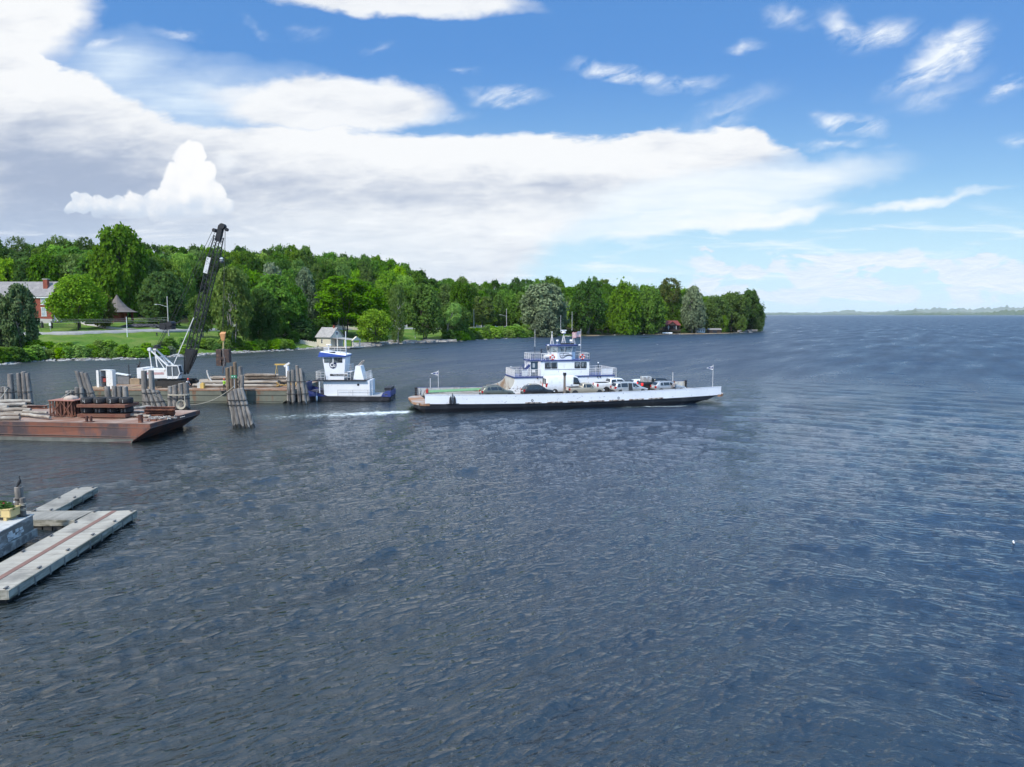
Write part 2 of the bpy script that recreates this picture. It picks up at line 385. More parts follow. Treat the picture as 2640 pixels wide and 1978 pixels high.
# ------------------------------------------------------------------ the lake
FX, FY, FYAW = 8.48, 103.7, R(14.4)      # ferry: middle of its waterline and its heading
def build_water():
    th = np.concatenate([np.linspace(-50, 50, 820), np.linspace(54, 306, 64)]); th = np.radians(th)
    r = np.concatenate([np.geomspace(9, 620, 900), np.geomspace(680, 60000, 34)])
    T, Q = np.meshgrid(th, r, indexing='xy')
    x = np.sin(T) * Q; y = np.cos(T) * Q
    z = np.zeros_like(x)
    cell = Q * (r[1] / r[0] - 1) * 1.0
    g = np.random.default_rng(5)
    wA = 1 / (1 + np.exp((x - 6 - .22 * y) / 11)) * .8 + .1                # two crossing trains, one stronger on each side
    for k in range(96):
        lam = float(np.exp(g.uniform(np.log(.36), np.log(7.0))))
        A_ = k % 2 == 0
        ang = math.radians(126 + g.normal(0, 20)) if A_ else math.radians(60 + g.normal(0, 18))
        amp = .0068 * lam ** .62 * g.uniform(.5, 1.3)
        f = np.clip((lam / np.maximum(cell, 1e-6) - 2.2) / 2.5, 0, 1)
        ph = g.uniform(0, 6.28)
        kk = 2 * math.pi / lam
        s = np.sin((x * math.cos(ang) + y * math.sin(ang)) * kk + ph)
        z += (wA if A_ else 1 - wA) * 1.35 * f * amp * (s + .40 * (s * s - .5))
    # gusts: patches where the ripples run higher or lower
    gust = .75 + .35 * np.sin(x * .043 + y * .021 + 1.3) * np.sin(y * .037 - x * .013) + .2 * np.sin(x * .11 - y * .05)
    z *= np.where(Q < 640, gust, 1)
    # lee of the landing and the barges on the left is calmer
    calm = np.clip((-x - 18) / 25, 0, 1) * np.clip((150 - y) / 60, 0, 1)
    z *= 1 - .45 * calm
    nr, nt = x.shape
    V = np.stack([x, y, z], -1).reshape(-1, 3)
    V = np.vstack([V, [[0, 0, 0]]])
    i = np.arange(nr - 1)[:, None] * nt; j = np.arange(nt)[None, :]; j2 = (j + 1) % nt
    Fq = np.stack([i + j, i + j2, i + nt + j2, i + nt + j], -1).reshape(-1, 4)[:, ::-1]
    # foam of the ferry's wake, kept as a water attribute
    xl = (x - FX) * math.cos(FYAW) + (y - FY) * math.sin(FYAW); yl = -(x - FX) * math.sin(FYAW) + (y - FY) * math.cos(FYAW)
    s = -21 - xl                                              # metres astern
    wx = -13.5 - x                                             # the track bends off to the left
    yc = 94.6 - .30 * wx + .0015 * wx ** 2
    foam = np.exp(-((y - yc) / (1.9 + .11 * np.clip(wx, 0, 60))) ** 2) * np.clip(wx / 1.5 + .6, 0, 1) * np.clip(.95 - wx / 34, 0, 1)
    foam += .55 * np.exp(-((y - yc - 4.5) / 1.2) ** 2) * np.clip(wx / 3, 0, 1) * np.clip(.9 - wx / 14, 0, 1)
    bow = np.exp(-(((np.abs(yl + 6.0 + .1 * (xl - 8)) - .1) / .55) ** 2)) * np.clip((xl - 1) / 8, 0, 1) * np.clip((17.5 - xl) / 3, 0, 1) * .75
    side = np.exp(-(((yl + 7.6) / .8) ** 2)) * np.clip((xl + 16) / 4, 0, 1) * np.clip((12 - xl) / 6, 0, 1) * .33
    foam = np.clip(foam + bow + side, 0, 1)
    foam = np.append(foam.reshape(-1), 0.)
    m, N, b = new_mat('lake_water')
    pos = N.n('ShaderNodeNewGeometry').outputs['Position']
    dist = N.vm('LENGTH', pos)
    far = N.ss(dist, 85, 220)
    rp = N.mapp(pos, rot=(0, 0, R(-16)), scale=(.55, 1.25, 1))
    def ridged(vec, scale, det=3):
        x = N.n('ShaderNodeTexNoise'); x.noise_type = 'RIDGED_MULTIFRACTAL'; x.normalize = True
        N.put(x.inputs['Vector'], vec); x.inputs['Scale'].default_value = scale; x.inputs['Detail'].default_value = det; x.inputs['Roughness'].default_value = .5
        x.inputs['Gain'].default_value = 1.6; x.inputs['Offset'].default_value = .9; return x.outputs['Fac']
    px_, py_, _ = N.sep(pos)
    side = N.ss(N.sub(px_, N.mul(py_, .22)), -18, 26)
    ra = ridged(N.mapp(pos, (0, 0, 0), (0, 0, R(34)), (1.05, .42, 1), 'TEXTURE'), 1., 4); rb = ridged(N.mapp(pos, (7, 3, 0), (0, 0, R(-24)), (1.1, .42, 1), 'TEXTURE'), 1., 4)
    n1 = N.add(N.mul(ra, N.sub(1., side)), N.mul(rb, side))
    n2 = N.noise(N.mapp(pos, (0, 0, 0), (0, 0, R(8)), (.36, .17, 1), 'TEXTURE'), 1., 4, .66)
    n3 = N.noise(N.mapp(pos, (0, 0, 0), (0, 0, R(-8)), (4.5, 1.9, 1), 'TEXTURE'), 1., 5, .66)
    n4 = N.noise(N.mapp(pos, rot=(0, 0, R(8)), scale=(.4, 1, 1)), .05, 4, .6)
    patch = N.noise(N.mapp(pos, (0, 0, 0), (0, 0, R(58)), (46, 9, 1), 'TEXTURE'), 1., 5, .62)
    amp = N.lr(patch, .32, .68, .38, 1.7)
    h = N.add(N.mul(N.mul(n1, .082), amp), N.mul(N.mul(n2, .062), amp))
    h = N.add(h, N.mul(N.mul(N.mul(n3, far), amp), .55))
    h = N.add(h, N.mul(N.mul(n4, N.ss(dist, 500, 2500)), 2.2))
    nrm = N.bump(h, 1.0, 1.0)
    at = N.n('ShaderNodeAttribute'); at.attribute_name = 'foam'
    fn = N.noise(N.mapp(pos, rot=(0, 0, R(4)), scale=(.6, 1.5, 1)), 1.5, 7, .68, .6)
    fm = N.mul(N.ss(N.add(N.mul(at.outputs['Fac'], .50), N.sub(fn, .5)), .26, .44), .85)
    churn = N.ss(at.outputs['Fac'], .05, .7)
    deep_sky = N.ss(N.add(px_, N.add(N.mul(py_, .25), N.mul(N.sub(patch, .5), 40.))), -12, 45)      # greener shoal by the landing; rightward, reflected sky blue put into the body
    body = N.mix(deep_sky, lin((.014, .019, .017)), lin((.008, .019, .040)))
    body = N.mix(N.mul(churn, .6), body, lin((.075, .11, .095)))
    N.put(b.inputs['Base Color'], N.mix(fm, body, lin((.78, .82, .80))))
    N.put(b.inputs['Roughness'], N.mx(N.m('MULTIPLY', N.lr(dist, 92, 185, .05, .36), N.lr(patch, .34, .66, .68, 1.30)), N.mul(fm, .7)))
    b.inputs['IOR'].default_value = 1.72
    N.put(b.inputs['Normal'], nrm)
    me = np_mesh('water', V, Fq, [m], True)
    # centre fan under the viewer
    a = me.attributes.new('foam', 'FLOAT', 'POINT'); a.data.foreach_set('value', foam.astype(np.float32))
    o = bpy.data.objects.new('water', me); COL.objects.link(o); tag(o, kind='structure')
build_water()
# ------------------------------------------------------------------ the wooded shore
SH = [(-420, 985), (-160, 950), (0, 941), (101, 931), (224, 929), (343, 926), (433, 920), (507, 917), (612, 910), (709, 906), (798, 900), (880, 897), (933, 895), (992, 888), (1067, 884), (1156, 881), (1199, 879), (1299, 873), (1378, 870), (1540, 866), (1640, 863), (1769, 862), (1873, 860), (1935, 857), (1962, 854)]
SHU = np.array([a for a, b in SH], float); SHD = np.array([at_z(a, b)[1] for a, b in SH])
RDU = np.array([-420, 0, 200, 400, 600, 800, 1000, 1200, 1400, 1962.]); RDD = np.array([200, 236, 240, 256, 292, 332, 374, 408, 452, 560.])
RDV = np.array([864, 860, 857, 851, 849, 848, 847, 846, 846, 846.]); RDZ = CAM_H + RDD * np.array([look_dir(u, v)[2] / look_dir(u, v)[1] for u, v in zip(RDU, RDV)])
RISE = {15: [.3] * 10, 45: [3, 3, 3, 3, 2.5, 2, 1.6, 1.2, 1, .6], 95: [10, 10, 10, 10, 9, 7, 5, 4, 2.5, 1], 165: [22, 22, 22, 21, 18, 14, 11, 8, 5, 2], 260: [30, 30, 30, 29, 25, 20, 15, 11, 8, 3]}
def shore_d(u): return np.interp(u, SHU, SHD)
def gz_ud(u, D):
    u = np.asarray(u, float); D = np.asarray(D, float)
    sd = np.interp(u, SHU, SHD); rd = np.maximum(np.interp(u, RDU, RDD), sd + 25); rz = np.interp(u, RDU, RDZ)
    d = D - sd; w = rd - sd
    steep = np.interp(u, [0, 800, 900, 1100, 1200, 1450, 1540, 1962], [.62, .55, .35, .35, .55, .4, .22, .22])
    z = np.where(d < 0, d * .12, 0)
    a = np.clip(d / (w * .10), 0, 1); z = z + a * (.10 * rz)
    a = np.clip((d - w * .10) / (w * .28), 0, 1); z = z + a * (steep - .10) * rz
    a = np.clip((d - w * .38) / (w * .62), 0, 1); z = z + a * (1 - steep) * rz
    pz = 0 * z; pk = 8.0
    e = D - rd
    z = z + (np.clip((e + 4) / 8, 0, 1) - .5 * np.clip(d / w, 0, 1)) * np.interp(u, [0, 400, 700, 1400], [1.1, .9, .5, .3])
    ks = sorted(RISE); prev = 7.; pv = np.zeros_like(z)
    for k in ks:
        v = np.interp(u, RDU, RISE[k]); a = np.clip((e - prev) / (k - prev), 0, 1)
        z = z + a * (v - pv); prev = k; pv = v
    return np.where(d < 0, np.maximum(d * .12, -4), z)
def uD(x, y): return 1320 + 1831 * x / y, y
def gz(x, y):
    u, D = uD(x, y); return float(gz_ud(u, D))
def xy(u, D): return ((u - 1320) / 1831 * D, D)

def build_land():
    us = np.concatenate([np.linspace(-420, 1930, 300), np.linspace(1936, 1990, 12)])
    ds = np.concatenate([np.linspace(-14, 40, 34), np.linspace(43, 120, 34), np.linspace(126, 420, 30)])
    U, d = np.meshgrid(us, ds)
    D = np.interp(U, SHU, SHD) + d
    wob = 1.6 * np.sin(U * .11) + 1.1 * np.sin(U * .043 + 2) + .8 * np.sin(U * .31)
    D = D + wob * np.clip(1 - np.abs(d) / 15, 0, 1)
    Zt = gz_ud(U, D - wob * np.clip(1 - np.abs(d) / 15, 0, 1))
    X = (U - 1320) / 1831 * D
    Zt = Zt + np.clip(d / 10, 0, 1) * (.16 * np.sin(X * .31) * np.sin(D * .27) + .1 * np.sin(X * .9 + D * .7))
    end = np.clip((U - 1936) / 26, 0, 1)
    Zt = Zt * (1 - end) - 2 * end
    V = np.stack([X, D, Zt], -1).reshape(-1, 3); nt = len(us)
    i = np.arange(len(ds) - 1)[:, None] * nt; j = np.arange(nt - 1)[None, :]
    Fq = np.stack([i + j, i + j + 1, i + nt + j + 1, i + nt + j], -1).reshape(-1, 4)
    m, N, b = new_mat('land')
    pos = N.n('ShaderNodeNewGeometry').outputs['Position']
    g1 = N.noise(pos, .12, 5, .6); g2 = N.noise(pos, 1.6, 5, .7)
    grass = N.mix(N.ss(g1, .42, .62), lin((.085, .165, .022)), lin((.15, .20, .045)))
    grass = N.mix(N.ss(g2, .45, .75), grass, lin((.05, .115, .016)))
    a1 = N.n('ShaderNodeAttribute'); a1.attribute_name = 'stone'
    a2 = N.n('ShaderNodeAttribute'); a2.attribute_name = 'sand'
    a3 = N.n('ShaderNodeAttribute'); a3.attribute_name = 'wood'
    vo = N.n('ShaderNodeTexVoronoi'); N.put(vo.inputs['Vector'], N.mapp(pos, scale=(1, .6, 1))); vo.inputs['Scale'].default_value = 1.6
    stone = N.mix(N.lr(vo.outputs['Distance'], .0, .6), lin((.42, .40, .36)), lin((.13, .12, .11)))
    c = N.mix(N.ss(N.add(a1.outputs['Fac'], N.mul(N.sub(g2, .5), .9)), .4, .6), grass, stone)
    c = N.mix(N.ss(N.add(a2.outputs['Fac'], N.mul(N.sub(g2, .5), .5)), .4, .6), c, N.mix(g1, lin((.30, .22, .14)), lin((.40, .31, .21))))
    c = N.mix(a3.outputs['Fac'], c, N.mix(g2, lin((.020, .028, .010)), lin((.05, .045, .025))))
    N.put(b.inputs['Base Color'], c); b.inputs['Roughness'].default_value = .95; b.inputs['Specular IOR Level'].default_value = .1
    N.put(b.inputs['Normal'], N.bump(g2, .8, .3))
    me = np_mesh('land', V, Fq, [m], True)
    stw = np.interp(U, [0, 900, 930, 1140, 1170, 1400, 1500], [4.5, 5, 11, 9, 5, 5, 2])
    stone_w = np.clip(1.2 - d / stw, 0, 1)
    sand_w = np.clip((U - 1480) / 60, 0, 1) * np.clip((np.interp(U, [1480, 1700, 1930], [12, 17, 11]) - d) / 3, 0, 1)
    rd = np.interp(U, RDU, RDD); e = D - rd
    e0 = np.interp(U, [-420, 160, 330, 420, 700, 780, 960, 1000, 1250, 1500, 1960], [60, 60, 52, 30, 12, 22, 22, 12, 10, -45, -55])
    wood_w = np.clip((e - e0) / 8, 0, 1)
    for nme, w_ in (('stone', stone_w), ('sand', sand_w), ('wood', wood_w)):
        a = me.attributes.new(nme, 'FLOAT', 'POINT'); a.data.foreach_set('value', w_.reshape(-1).astype(np.float32))
    o = bpy.data.objects.new('land', me); COL.objects.link(o); tag(o, kind='structure')
    # road along the shore and a drive up to the brick house
    def strip(name, pts, w, m):
        mb = MB().mat(m); L = []
        for k, (x, y) in enumerate(pts):
            q = pts[min(k + 1, len(pts) - 1)]; p = pts[max(k - 1, 0)]
            t = Vector((q[0] - p[0], q[1] - p[1], 0)).normalized(); n = Vector((-t.y, t.x, 0)) * w / 2
            zz = gz(x, y) + .22; E_ = [(x + s * n.x, y + s * n.y, zz + gz(x + s * n.x, y + s * n.y) * .5 - gz(x, y) * .5) for s in (-1, 1)]
            L.append([(E_[0][0], E_[0][1], E_[0][2] - .9), E_[0], E_[1], (E_[1][0], E_[1][1], E_[1][2] - .9)])
        mb.rings(L, False, False)
        o = mb.obj(name); tag(o, kind='structure'); return o
    asph = mat('asphalt', (.30, .295, .285), .9, .2, .6)
    strip('road', [xy(u, float(np.interp(u, RDU, RDD))) for u in range(-300, 1420, 20)], 6.2, asph)
    strip('driveway', [xy(345, 254), xy(318, 258), xy(290, 262), xy(262, 266), xy(235, 272), xy(215, 280)], 3.6, mat('drive_gravel', (.36, .33, .29), .95, .2, .6))
    # stones along the waterline
    mb = MB().mat(mat('shore_stone', (.34, .33, .31), .9, .4, .5)); g = random.Random(3)
    for k in range(900):
        u = g.uniform(-100, 1960)
        big = 930 < u < 1160 or 1900 < u
        if 1500 < u < 1890 and g.random() < .9: continue
        d = g.uniform(-1.5, 3.5) if not big else g.uniform(-2, 7)
        D = float(shore_d(u)) + d; x, y = xy(u, D); z = max(-.1, float(gz_ud(u, D)))
        r = g.uniform(.2, .55) * (1.5 if big else 1)
        a = g.uniform(0, 3.14); mb.M = Matrix.Translation((x, y, z)) @ Matrix.Rotation(a, 4, 'Z') @ Matrix.Diagonal((r * g.uniform(1, 2.2), r, r * g.uniform(.4, .8), 1))
        mb.lathe([(.01, -.8), (.75, -.5), (1, .1), (.7, .75), (.01, .95)], n=6, smooth=False)
    mb.M = None
    tag(mb.obj('shore_stones'), 'pale stones strewn along the waterline of the wooded shore', 'stones', kind='stuff')
    # flat rock ledge right of the boathouse
    mb = MB().mat(mat('ledge_rock', (.17, .155, .14), .9, .35, .5, (.36, .34, .31), .4, .35, (1, 1, 4), bump=.5))
    for k in range(26):
        u = 925 + k * 9.3; D = float(shore_d(u)) + g.uniform(0, 5); x, y = xy(u, D)
        mb.M = Matrix.Translation((x, y, 0)) @ Matrix.Rotation(g.uniform(-.4, .4), 4, 'Z')
        w = g.uniform(2, 4.4); h = g.uniform(.4, 1.5)
        mb.hexa([(-w, -2, -.5), (w, -2.4, -.5), (w, 3, -.5), (-w, 3, -.5), (-w * .9, -1.2, h * .8), (w * .8, -1.7, h * .6), (w * .9, 3, h), (-w, 3, h * 1.1)])
    mb.M = None
    tag(mb.obj('rock_ledge'), 'flat grey rock ledge at the water right of the cream boathouse', 'rock ledge')
    # far shore hills across the lake
    for k, (D, u0, u1, prof, nm) in enumerate((
        (30000, 1850, 3300, [(1850, 3), (1960, 6), (2120, 6), (2180, 12), (2240, 7), (2330, 12), (2400, 17), (2500, 15), (2580, 20), (2660, 19), (2800, 15), (3300, 6)], 'hills'),
        (21000, 1700, 3300, [(1700, 4), (1960, 5), (2000, 6), (2080, 4), (2230, 5), (2310, 10), (2350, 15), (2390, 9), (2440, 12), (2540, 10), (2640, 9), (3300, 6)], 'hills'),
        (14000, 2300, 3300, [(2300, 1), (2330, 4), (2420, 5), (2500, 4), (2540, 7), (2580, 12), (2640, 13), (2700, 12), (2900, 8), (3300, 3)], 'hills'))):
        us = np.linspace(u0, u1, 260); hp = np.interp(us, [p[0] for p in prof], [p[1] for p in prof])
        hp = hp * (1 + .10 * np.sin(us * .11) + .07 * np.sin(us * .27 + k) + .05 * np.sin(us * .61))
        hp = hp * (.72 if k == 1 else 1)
        rows = []
        for f, dd in ((0, -.10), (.35, -.07), (.8, -.02), (1, 0), (.7, .05), (0, .12)):
            Dk = D * (1 + dd); rows.append(np.stack([(us - 1320) / 1831 * Dk, np.full_like(us, Dk), hp / 1831 * D * f * (1 + .12 * np.sin(us * .4 + f * 9)) - (30 if f == 0 else 0)], -1))
        V = np.concatenate(rows); nt = len(us); i = np.arange(len(rows) - 1)[:, None] * nt; j = np.arange(nt - 1)[None, :]
        Fq = np.stack([i + j, i + j + 1, i + nt + j + 1, i + nt + j], -1).reshape(-1, 4)
        me = np_mesh(nm, V, Fq, [HILL()], True); o = bpy.data.objects.new(nm, me); COL.objects.link(o); tag(o, kind='structure')
def HILL():
    if 'hill_wood' in MATS: return MATS['hill_wood']
    m, N, b = new_mat('hill_wood')
    pos = N.n('ShaderNodeNewGeometry').outputs['Position']
    N.put(b.inputs['Base Color'], N.mix(N.ss(N.noise(pos, .004, 5, .6), .5, .68), lin((.035, .07, .02)), lin((.10, .14, .045))))
    b.inputs['Roughness'].default_value = 1; b.inputs['Specular IOR Level'].default_value = 0
    return m
build_land()

# ------------------------------------------------------------------ buildings and street furniture on the shore
WHITE = mat('white_paint', (.78, .78, .76), .5, .06, 1.5)
CREAM = mat('cream_paint', (.66, .60, .46), .6, .07, 1.2)
GLASS = mat('dark_glass', (.02, .025, .03), .08, .05, spec=.8)
def building_place(u, vbase, D): x, y = xy(u, D); return (x, y, at_y(u, vbase, D)[2])
def window(par, x, z, w, h, yf, fw=.16, bars=True):
    """white framed window standing proud of a wall facing -y"""
    f = MB().mat(WHITE)
    f.box(x - w / 2, x - w / 2 + fw, yf - .10, yf + .02, z, z + h); f.box(x + w / 2 - fw, x + w / 2, yf - .10, yf + .02, z, z + h)
    f.box(x - w / 2 - .15, x + w / 2 + .15, yf - .14, yf + .02, z + h, z + h + .28); f.box(x - w / 2 - .15, x + w / 2 + .15, yf - .16, yf + .02, z - .18, z)
    f.box(x - w / 2 + fw, x + w / 2 - fw, yf - .07, yf + .02, z + h * .48, z + h * .52)
    o = f.obj('window', par)
    p = MB().mat(mat('house_pane', (.34, .38, .40), .12, .2, .8)); p.box(x - w / 2 + fw, x + w / 2 - fw, yf - .03, yf + .01, z, z + h)
    p.obj('pane', o)
def brick_house():
    D = 276; x1, _, z0 = at_y(134, 826, D); zE = at_y(134, 765, D)[2]; zR = at_y(60, 728, D + 5)[2]; x0 = at_y(-95, 826, D)[0]
    w = x1 - x0
    t = thing('brick_house', 'red brick house with grey roof, two brick chimneys and white sash windows', 'house', (x0, D, z0))
    br = mat('red_brick', (.30, .075, .045), .9, .25, .9, (.22, .06, .04), .5, 1.2)
    h = zE - z0; dp = 10.
    m = MB().mat(br).box(0, w, 0, dp, -3, h)
    m.prism([(0, h), (dp, h), (dp / 2, zR - z0 - .15)], 0, w, 'x'); m.obj('wall', t)
    MB().mat(mat('cut_stone', (.45, .42, .38), .9, .1)).box(-.04, w + .04, -.05, dp + .05, -3, .55).obj('foundation', t)
    r = MB().mat(mat('slate_roof', (.22, .205, .20), .85, .12, .8, (.28, .26, .25), .4, .5))
    e = .5; rz = zR - z0
    r.hexa([(-.4, -e, h - .1), (w + .4, -e, h - .1), (w + .4, dp / 2, rz), (-.4, dp / 2, rz), (-.4, -e, h + .15), (w + .4, -e, h + .15), (w + .4, dp / 2, rz + .25), (-.4, dp / 2, rz + .25)])
    r.hexa([(-.4, dp / 2, rz), (w + .4, dp / 2, rz), (w + .4, dp + e, h - .1), (-.4, dp + e, h - .1), (-.4, dp / 2, rz + .25), (w + .4, dp / 2, rz + .25), (w + .4, dp + e, h + .15), (-.4, dp + e, h + .15)])
    ro = r.obj('roof', t)
    MB().mat(WHITE).box(-.3, w + .3, -.42, -.003, h - .55, h - .11).obj('cornice', t)
    for cx, cy, top in ((at_y(89, 730, D)[0] - x0, 7.2, 719), (at_y(106, 730, D)[0] - x0, 2.9, 719)):
        c = MB().mat(br).box(cx - .85, cx + .85, cy - .6, cy + .6, h, at_y(90, top, D + cy)[2] - z0 - .3)
        zt = at_y(90, top, D + cy)[2] - z0
        c.mat(mat('cut_stone', 0)).box(cx - 1, cx + 1, cy - .75, cy + .75, zt - .3, zt)
        c.obj('chimney', t)
    for k in range(5):
        xx = w - 2.9 - k * 5.6
        window(t, xx, 1.7, 1.9, 3.0, 0); window(t, xx, 6.1, 1.9, 2.7, 0)
    p = MB().mat(WHITE)
    p.box(w + .01, w + 2.2, 1, 4, -.4, .3)
    for q in (.2, 2.05): p.box(w + q, w + q + .15, 1, 1.15, .3, 3.4)
    p.box(w + .1, w + 2.1, 1.02, 1.1, 1.2, 1.3)
    for q in range(9): p.box(w + .35 + q * .2, w + .42 + q * .2, 1.03, 1.09, .3, 1.2)
    p.box(w + .01, w + 2.4, .8, 4.2, 3.4, 3.65)
    p.obj('porch', t)
brick_house()
def iron_fence():
    D = 258; pts = [xy(u, D) for u in (112, 136, 208)]
    t = thing('iron_fence', 'black iron fence with ball-topped posts before the brick house', 'fence', (pts[0][0], D, gz(*pts[0])))
    m = mat('black_iron', (.02, .022, .02), .6, .1); ox, oy = pts[0]; oz = gz(*pts[0])
    f = MB().mat(m); x = 0
    L = pts[-1][0] - ox
    while x < L:
        z = gz(ox + x, D) - oz; f.box(x, x + .07, 0, .07, z - .3, z + 1.35); x += .32
    for h in (.35, 1.2): f.hexa([(0, .02, h), (L, .02, gz(ox + L, D) - oz + h), (L, .1, gz(ox + L, D) - oz + h), (0, .1, h), (0, .02, h + .1), (L, .02, gz(ox + L, D) - oz + h + .1), (L, .1, gz(ox + L, D) - oz + h + .1), (0, .1, h + .1)])
    f.obj('railing', t)
    for q in (0, pts[1][0] - ox, L):
        z = gz(ox + q, D) - oz; p = MB().mat(m).box(q - .35, q + .35, -.3, .4, z - .4, z + 1.9); p.ball((q, .05, z + 2.15), .3); p.obj('post', t)
iron_fence()
def gazebo():
    D = 288; x, y, z0 = at_y(305, 836, D)
    t = thing('garden_pavilion', 'red garden pavilion with flared grey-brown pointed roof among the trees', 'pavilion', (x, y, z0))
    red = mat('red_timber', (.24, .045, .03), .75, .15)
    zt = at_y(305, 760, D)[2] - z0; ze = at_y(305, 805, D)[2] - z0
    prof = [(7.2, ze - .1), (7.25, ze + .05), (5.6, ze + .75), (3.9, ze + 1.9), (2.3, ze + 3.6), (1.0, ze + 5.4), (.15, zt)]
    MB().mat(mat('brown_shingle', (.15, .125, .11), .9, .15, .8)).lathe(prof, n=12, smooth=False).obj('roof', t)
    for k in range(8):
        a = k * math.pi / 4 + .2; MB().mat(red).box(5.6 * math.cos(a) - .17, 5.6 * math.cos(a) + .17, 5.6 * math.sin(a) - .17, 5.6 * math.sin(a) + .17, -1, ze).obj('post', t)
    MB().mat(red).lathe([(3.6, -1), (3.6, ze)], n=8, smooth=False).obj('wall', t)
    MB().mat(mat('cut_stone', 0)).lathe([(6.3, -2), (6.3, .15)], n=16, smooth=False).obj('floor_slab', t)
gazebo()
def boathouse():
    D = 278; x, y, z0 = at_y(840, 893, D)
    t = thing('boathouse', 'cream boathouse with grey shingle roof, brick chimney and porch over the water', 'boathouse', (x - 3.5, y, z0), R(-33))
    L, W, h, rz = 7.8, 6.4, 3.8, 7.2
    MB().mat(CREAM).box(0, L, 0, W, 0, h).prism([(0, h), (W, h), (W / 2, rz - .12)], 0, L, 'x').obj('wall', t)
    sh = mat('grey_shingle', (.36, .34, .32), .9, .14, 1.5, (.26, .25, .24), .4, 1)
    r = MB().mat(sh); e = .5
    for s in (0, 1):
        a = [(-.5, -e, h - .35), (L + .5, -e, h - .35), (L + .5, W / 2, rz), (-.5, W / 2, rz)]
        if s: a = [(p[0], W - p[1], p[2]) for p in a]
        r.hexa(a + [(p[0], p[1], p[2] + .2) for p in a])
    ro = r.obj('roof', t)
    MB().mat(mat('red_brick', 0)).box(L - 1.6, L - .9, W / 2 - .4, W / 2 + .4, rz - .6, rz + 1.0).obj('chimney', ro)
    for (wx, wz) in ((2.9, 1.3),):
        f = MB().mat(WHITE).box(wx - .45, wx + .45, -.06, .02, wz - .1, wz + 1.6); fo = f.obj('window', t)
        p = MB().mat(GLASS)
        for a in (0, 1):
            for b in (0, 1): p.box(wx - .36 + a * .38, wx - .02 + a * .38, -.08, .0, wz + b * .78, wz + .7 + b * .78)
        p.obj('pane', fo)
    f = MB().mat(WHITE).box(L - .02, L + .06, W / 2 - .7, W / 2 + .7, h + .6, h + 2.0); fo = f.obj('window', t)
    f = MB().mat(GLASS)
    for s in (-1, 1): f.box(L, L + .08, W / 2 + s * .3 - .22, W / 2 + s * .3 + .22, h + .7, h + 1.8)
    f.obj('pane', fo)
    MB().mat(mat('grey_door', (.40, .39, .35), .6)).box(L, L + .07, 2.2, 4.1, .05, 2.6).obj('door', t)
    # porch and landing, running off the gable end
    pr = MB().mat(sh); PL = 9.6
    a = [(L + .02, .3, 3.5), (L + PL, 2.2, 2.75), (L + PL, W - .2, 2.75), (L + .02, W - .3, 3.5)]
    pr.hexa([(p[0], p[1], p[2] - .18) for p in a] + a)
    po = pr.obj('porch_roof', t)
    MB().mat(CREAM).prism([(1.9, 2.55), (W + .1, 2.55), (W / 2 + 1, 4.0)], L + PL - .6, L + PL + .25, 'x').obj('pediment', t)
    ps = MB().mat(CREAM)
    for q, yy in ((2.3, 1.0), (5.6, 1.6), (9.2, 2.4), (9.2, W - .6), (5, W - .5)):
        MB().mat(CREAM).box(L + q, L + q + .42, yy, yy + .42, .05, 3.0).obj('post', t)
    MB().mat(mat('deck_boards', (.38, .35, .30), .85, .15, 2)).box(L + .02, L + PL + 1, -.4, W + .6, -.3, .05).obj('landing', t)
    MB().mat(mat('cut_stone', 0)).box(-.5, L + .01, -.3, W + .3, -2.6, 0).obj('foundation', t)
    k = MB().mat(mat('dark_timber', (.05, .045, .04), .9))
    for q in range(6): k.tube((L + 1 + q * 1.8, 0, -2.5), (L + 1 + q * 1.8, 0, -.3), .2)
    k.box(L + .3, L + PL + .6, .6, .9, -2, -.35); k.obj('supports', t)
boathouse()
def stair():
    a = Vector(at_y(728, 857, 290)); b = Vector(at_y(768, 886, 277)); c = Vector(at_y(817, 893, 276.5))
    t = thing('wooden_stair', 'long cream stair with railings running down the bank to the boathouse', 'stair', tuple(b))
    a -= b; c -= b; o = Vector((0, 0, 0)); n = Vector((.5, .86, 0)) * .8
    s = MB().mat(CREAM)
    for q in (n, -n): s.bar(a + q, o + q, .12, .6)
    for k in range(18):
        p = a.lerp(o, k / 17); s.box(p.x - .25, p.x + .25, p.y - .85, p.y + .85, p.z, p.z + .08)
    s.obj('flight', t)
    for q in (n, -n):
        r = MB().mat(CREAM); up = Vector((0, 0, 1.1))
        r.bar(a + q + up, o + q + up, .16); r.bar(a + q + up * .5, o + q + up * .5, .1)
        for k in range(14):
            p = a.lerp(o, k / 13) + q; r.box(p.x - .07, p.x + .07, p.y - .07, p.y + .07, p.z, p.z + 1.15)
        r.obj('handrail', t)
    t2 = thing('picket_fence', 'cream picket fence with scalloped top joining the stair and boathouse', 'fence', tuple(b))
    f = MB().mat(CREAM); n_ = 44
    for k in range(n_):
        p = o.lerp(c, (k + .5) / n_); hh = 1.45 + .28 * abs(math.sin(k / 5.5 * math.pi)); f.box(p.x - .075, p.x + .075, p.y - .04, p.y + .04, p.z - 1.0, p.z + hh)
    f.bar(o + Vector((0, .1, .3)), c + Vector((0, .1, .3)), .1); f.bar(o + Vector((0, .1, 1)), c + Vector((0, .1, 1)), .1)
    f.bar(o + Vector((0, -.02, -.6)), c + Vector((0, -.02, -.6)), .1, .9)
    f.obj('pickets', t2)
stair()
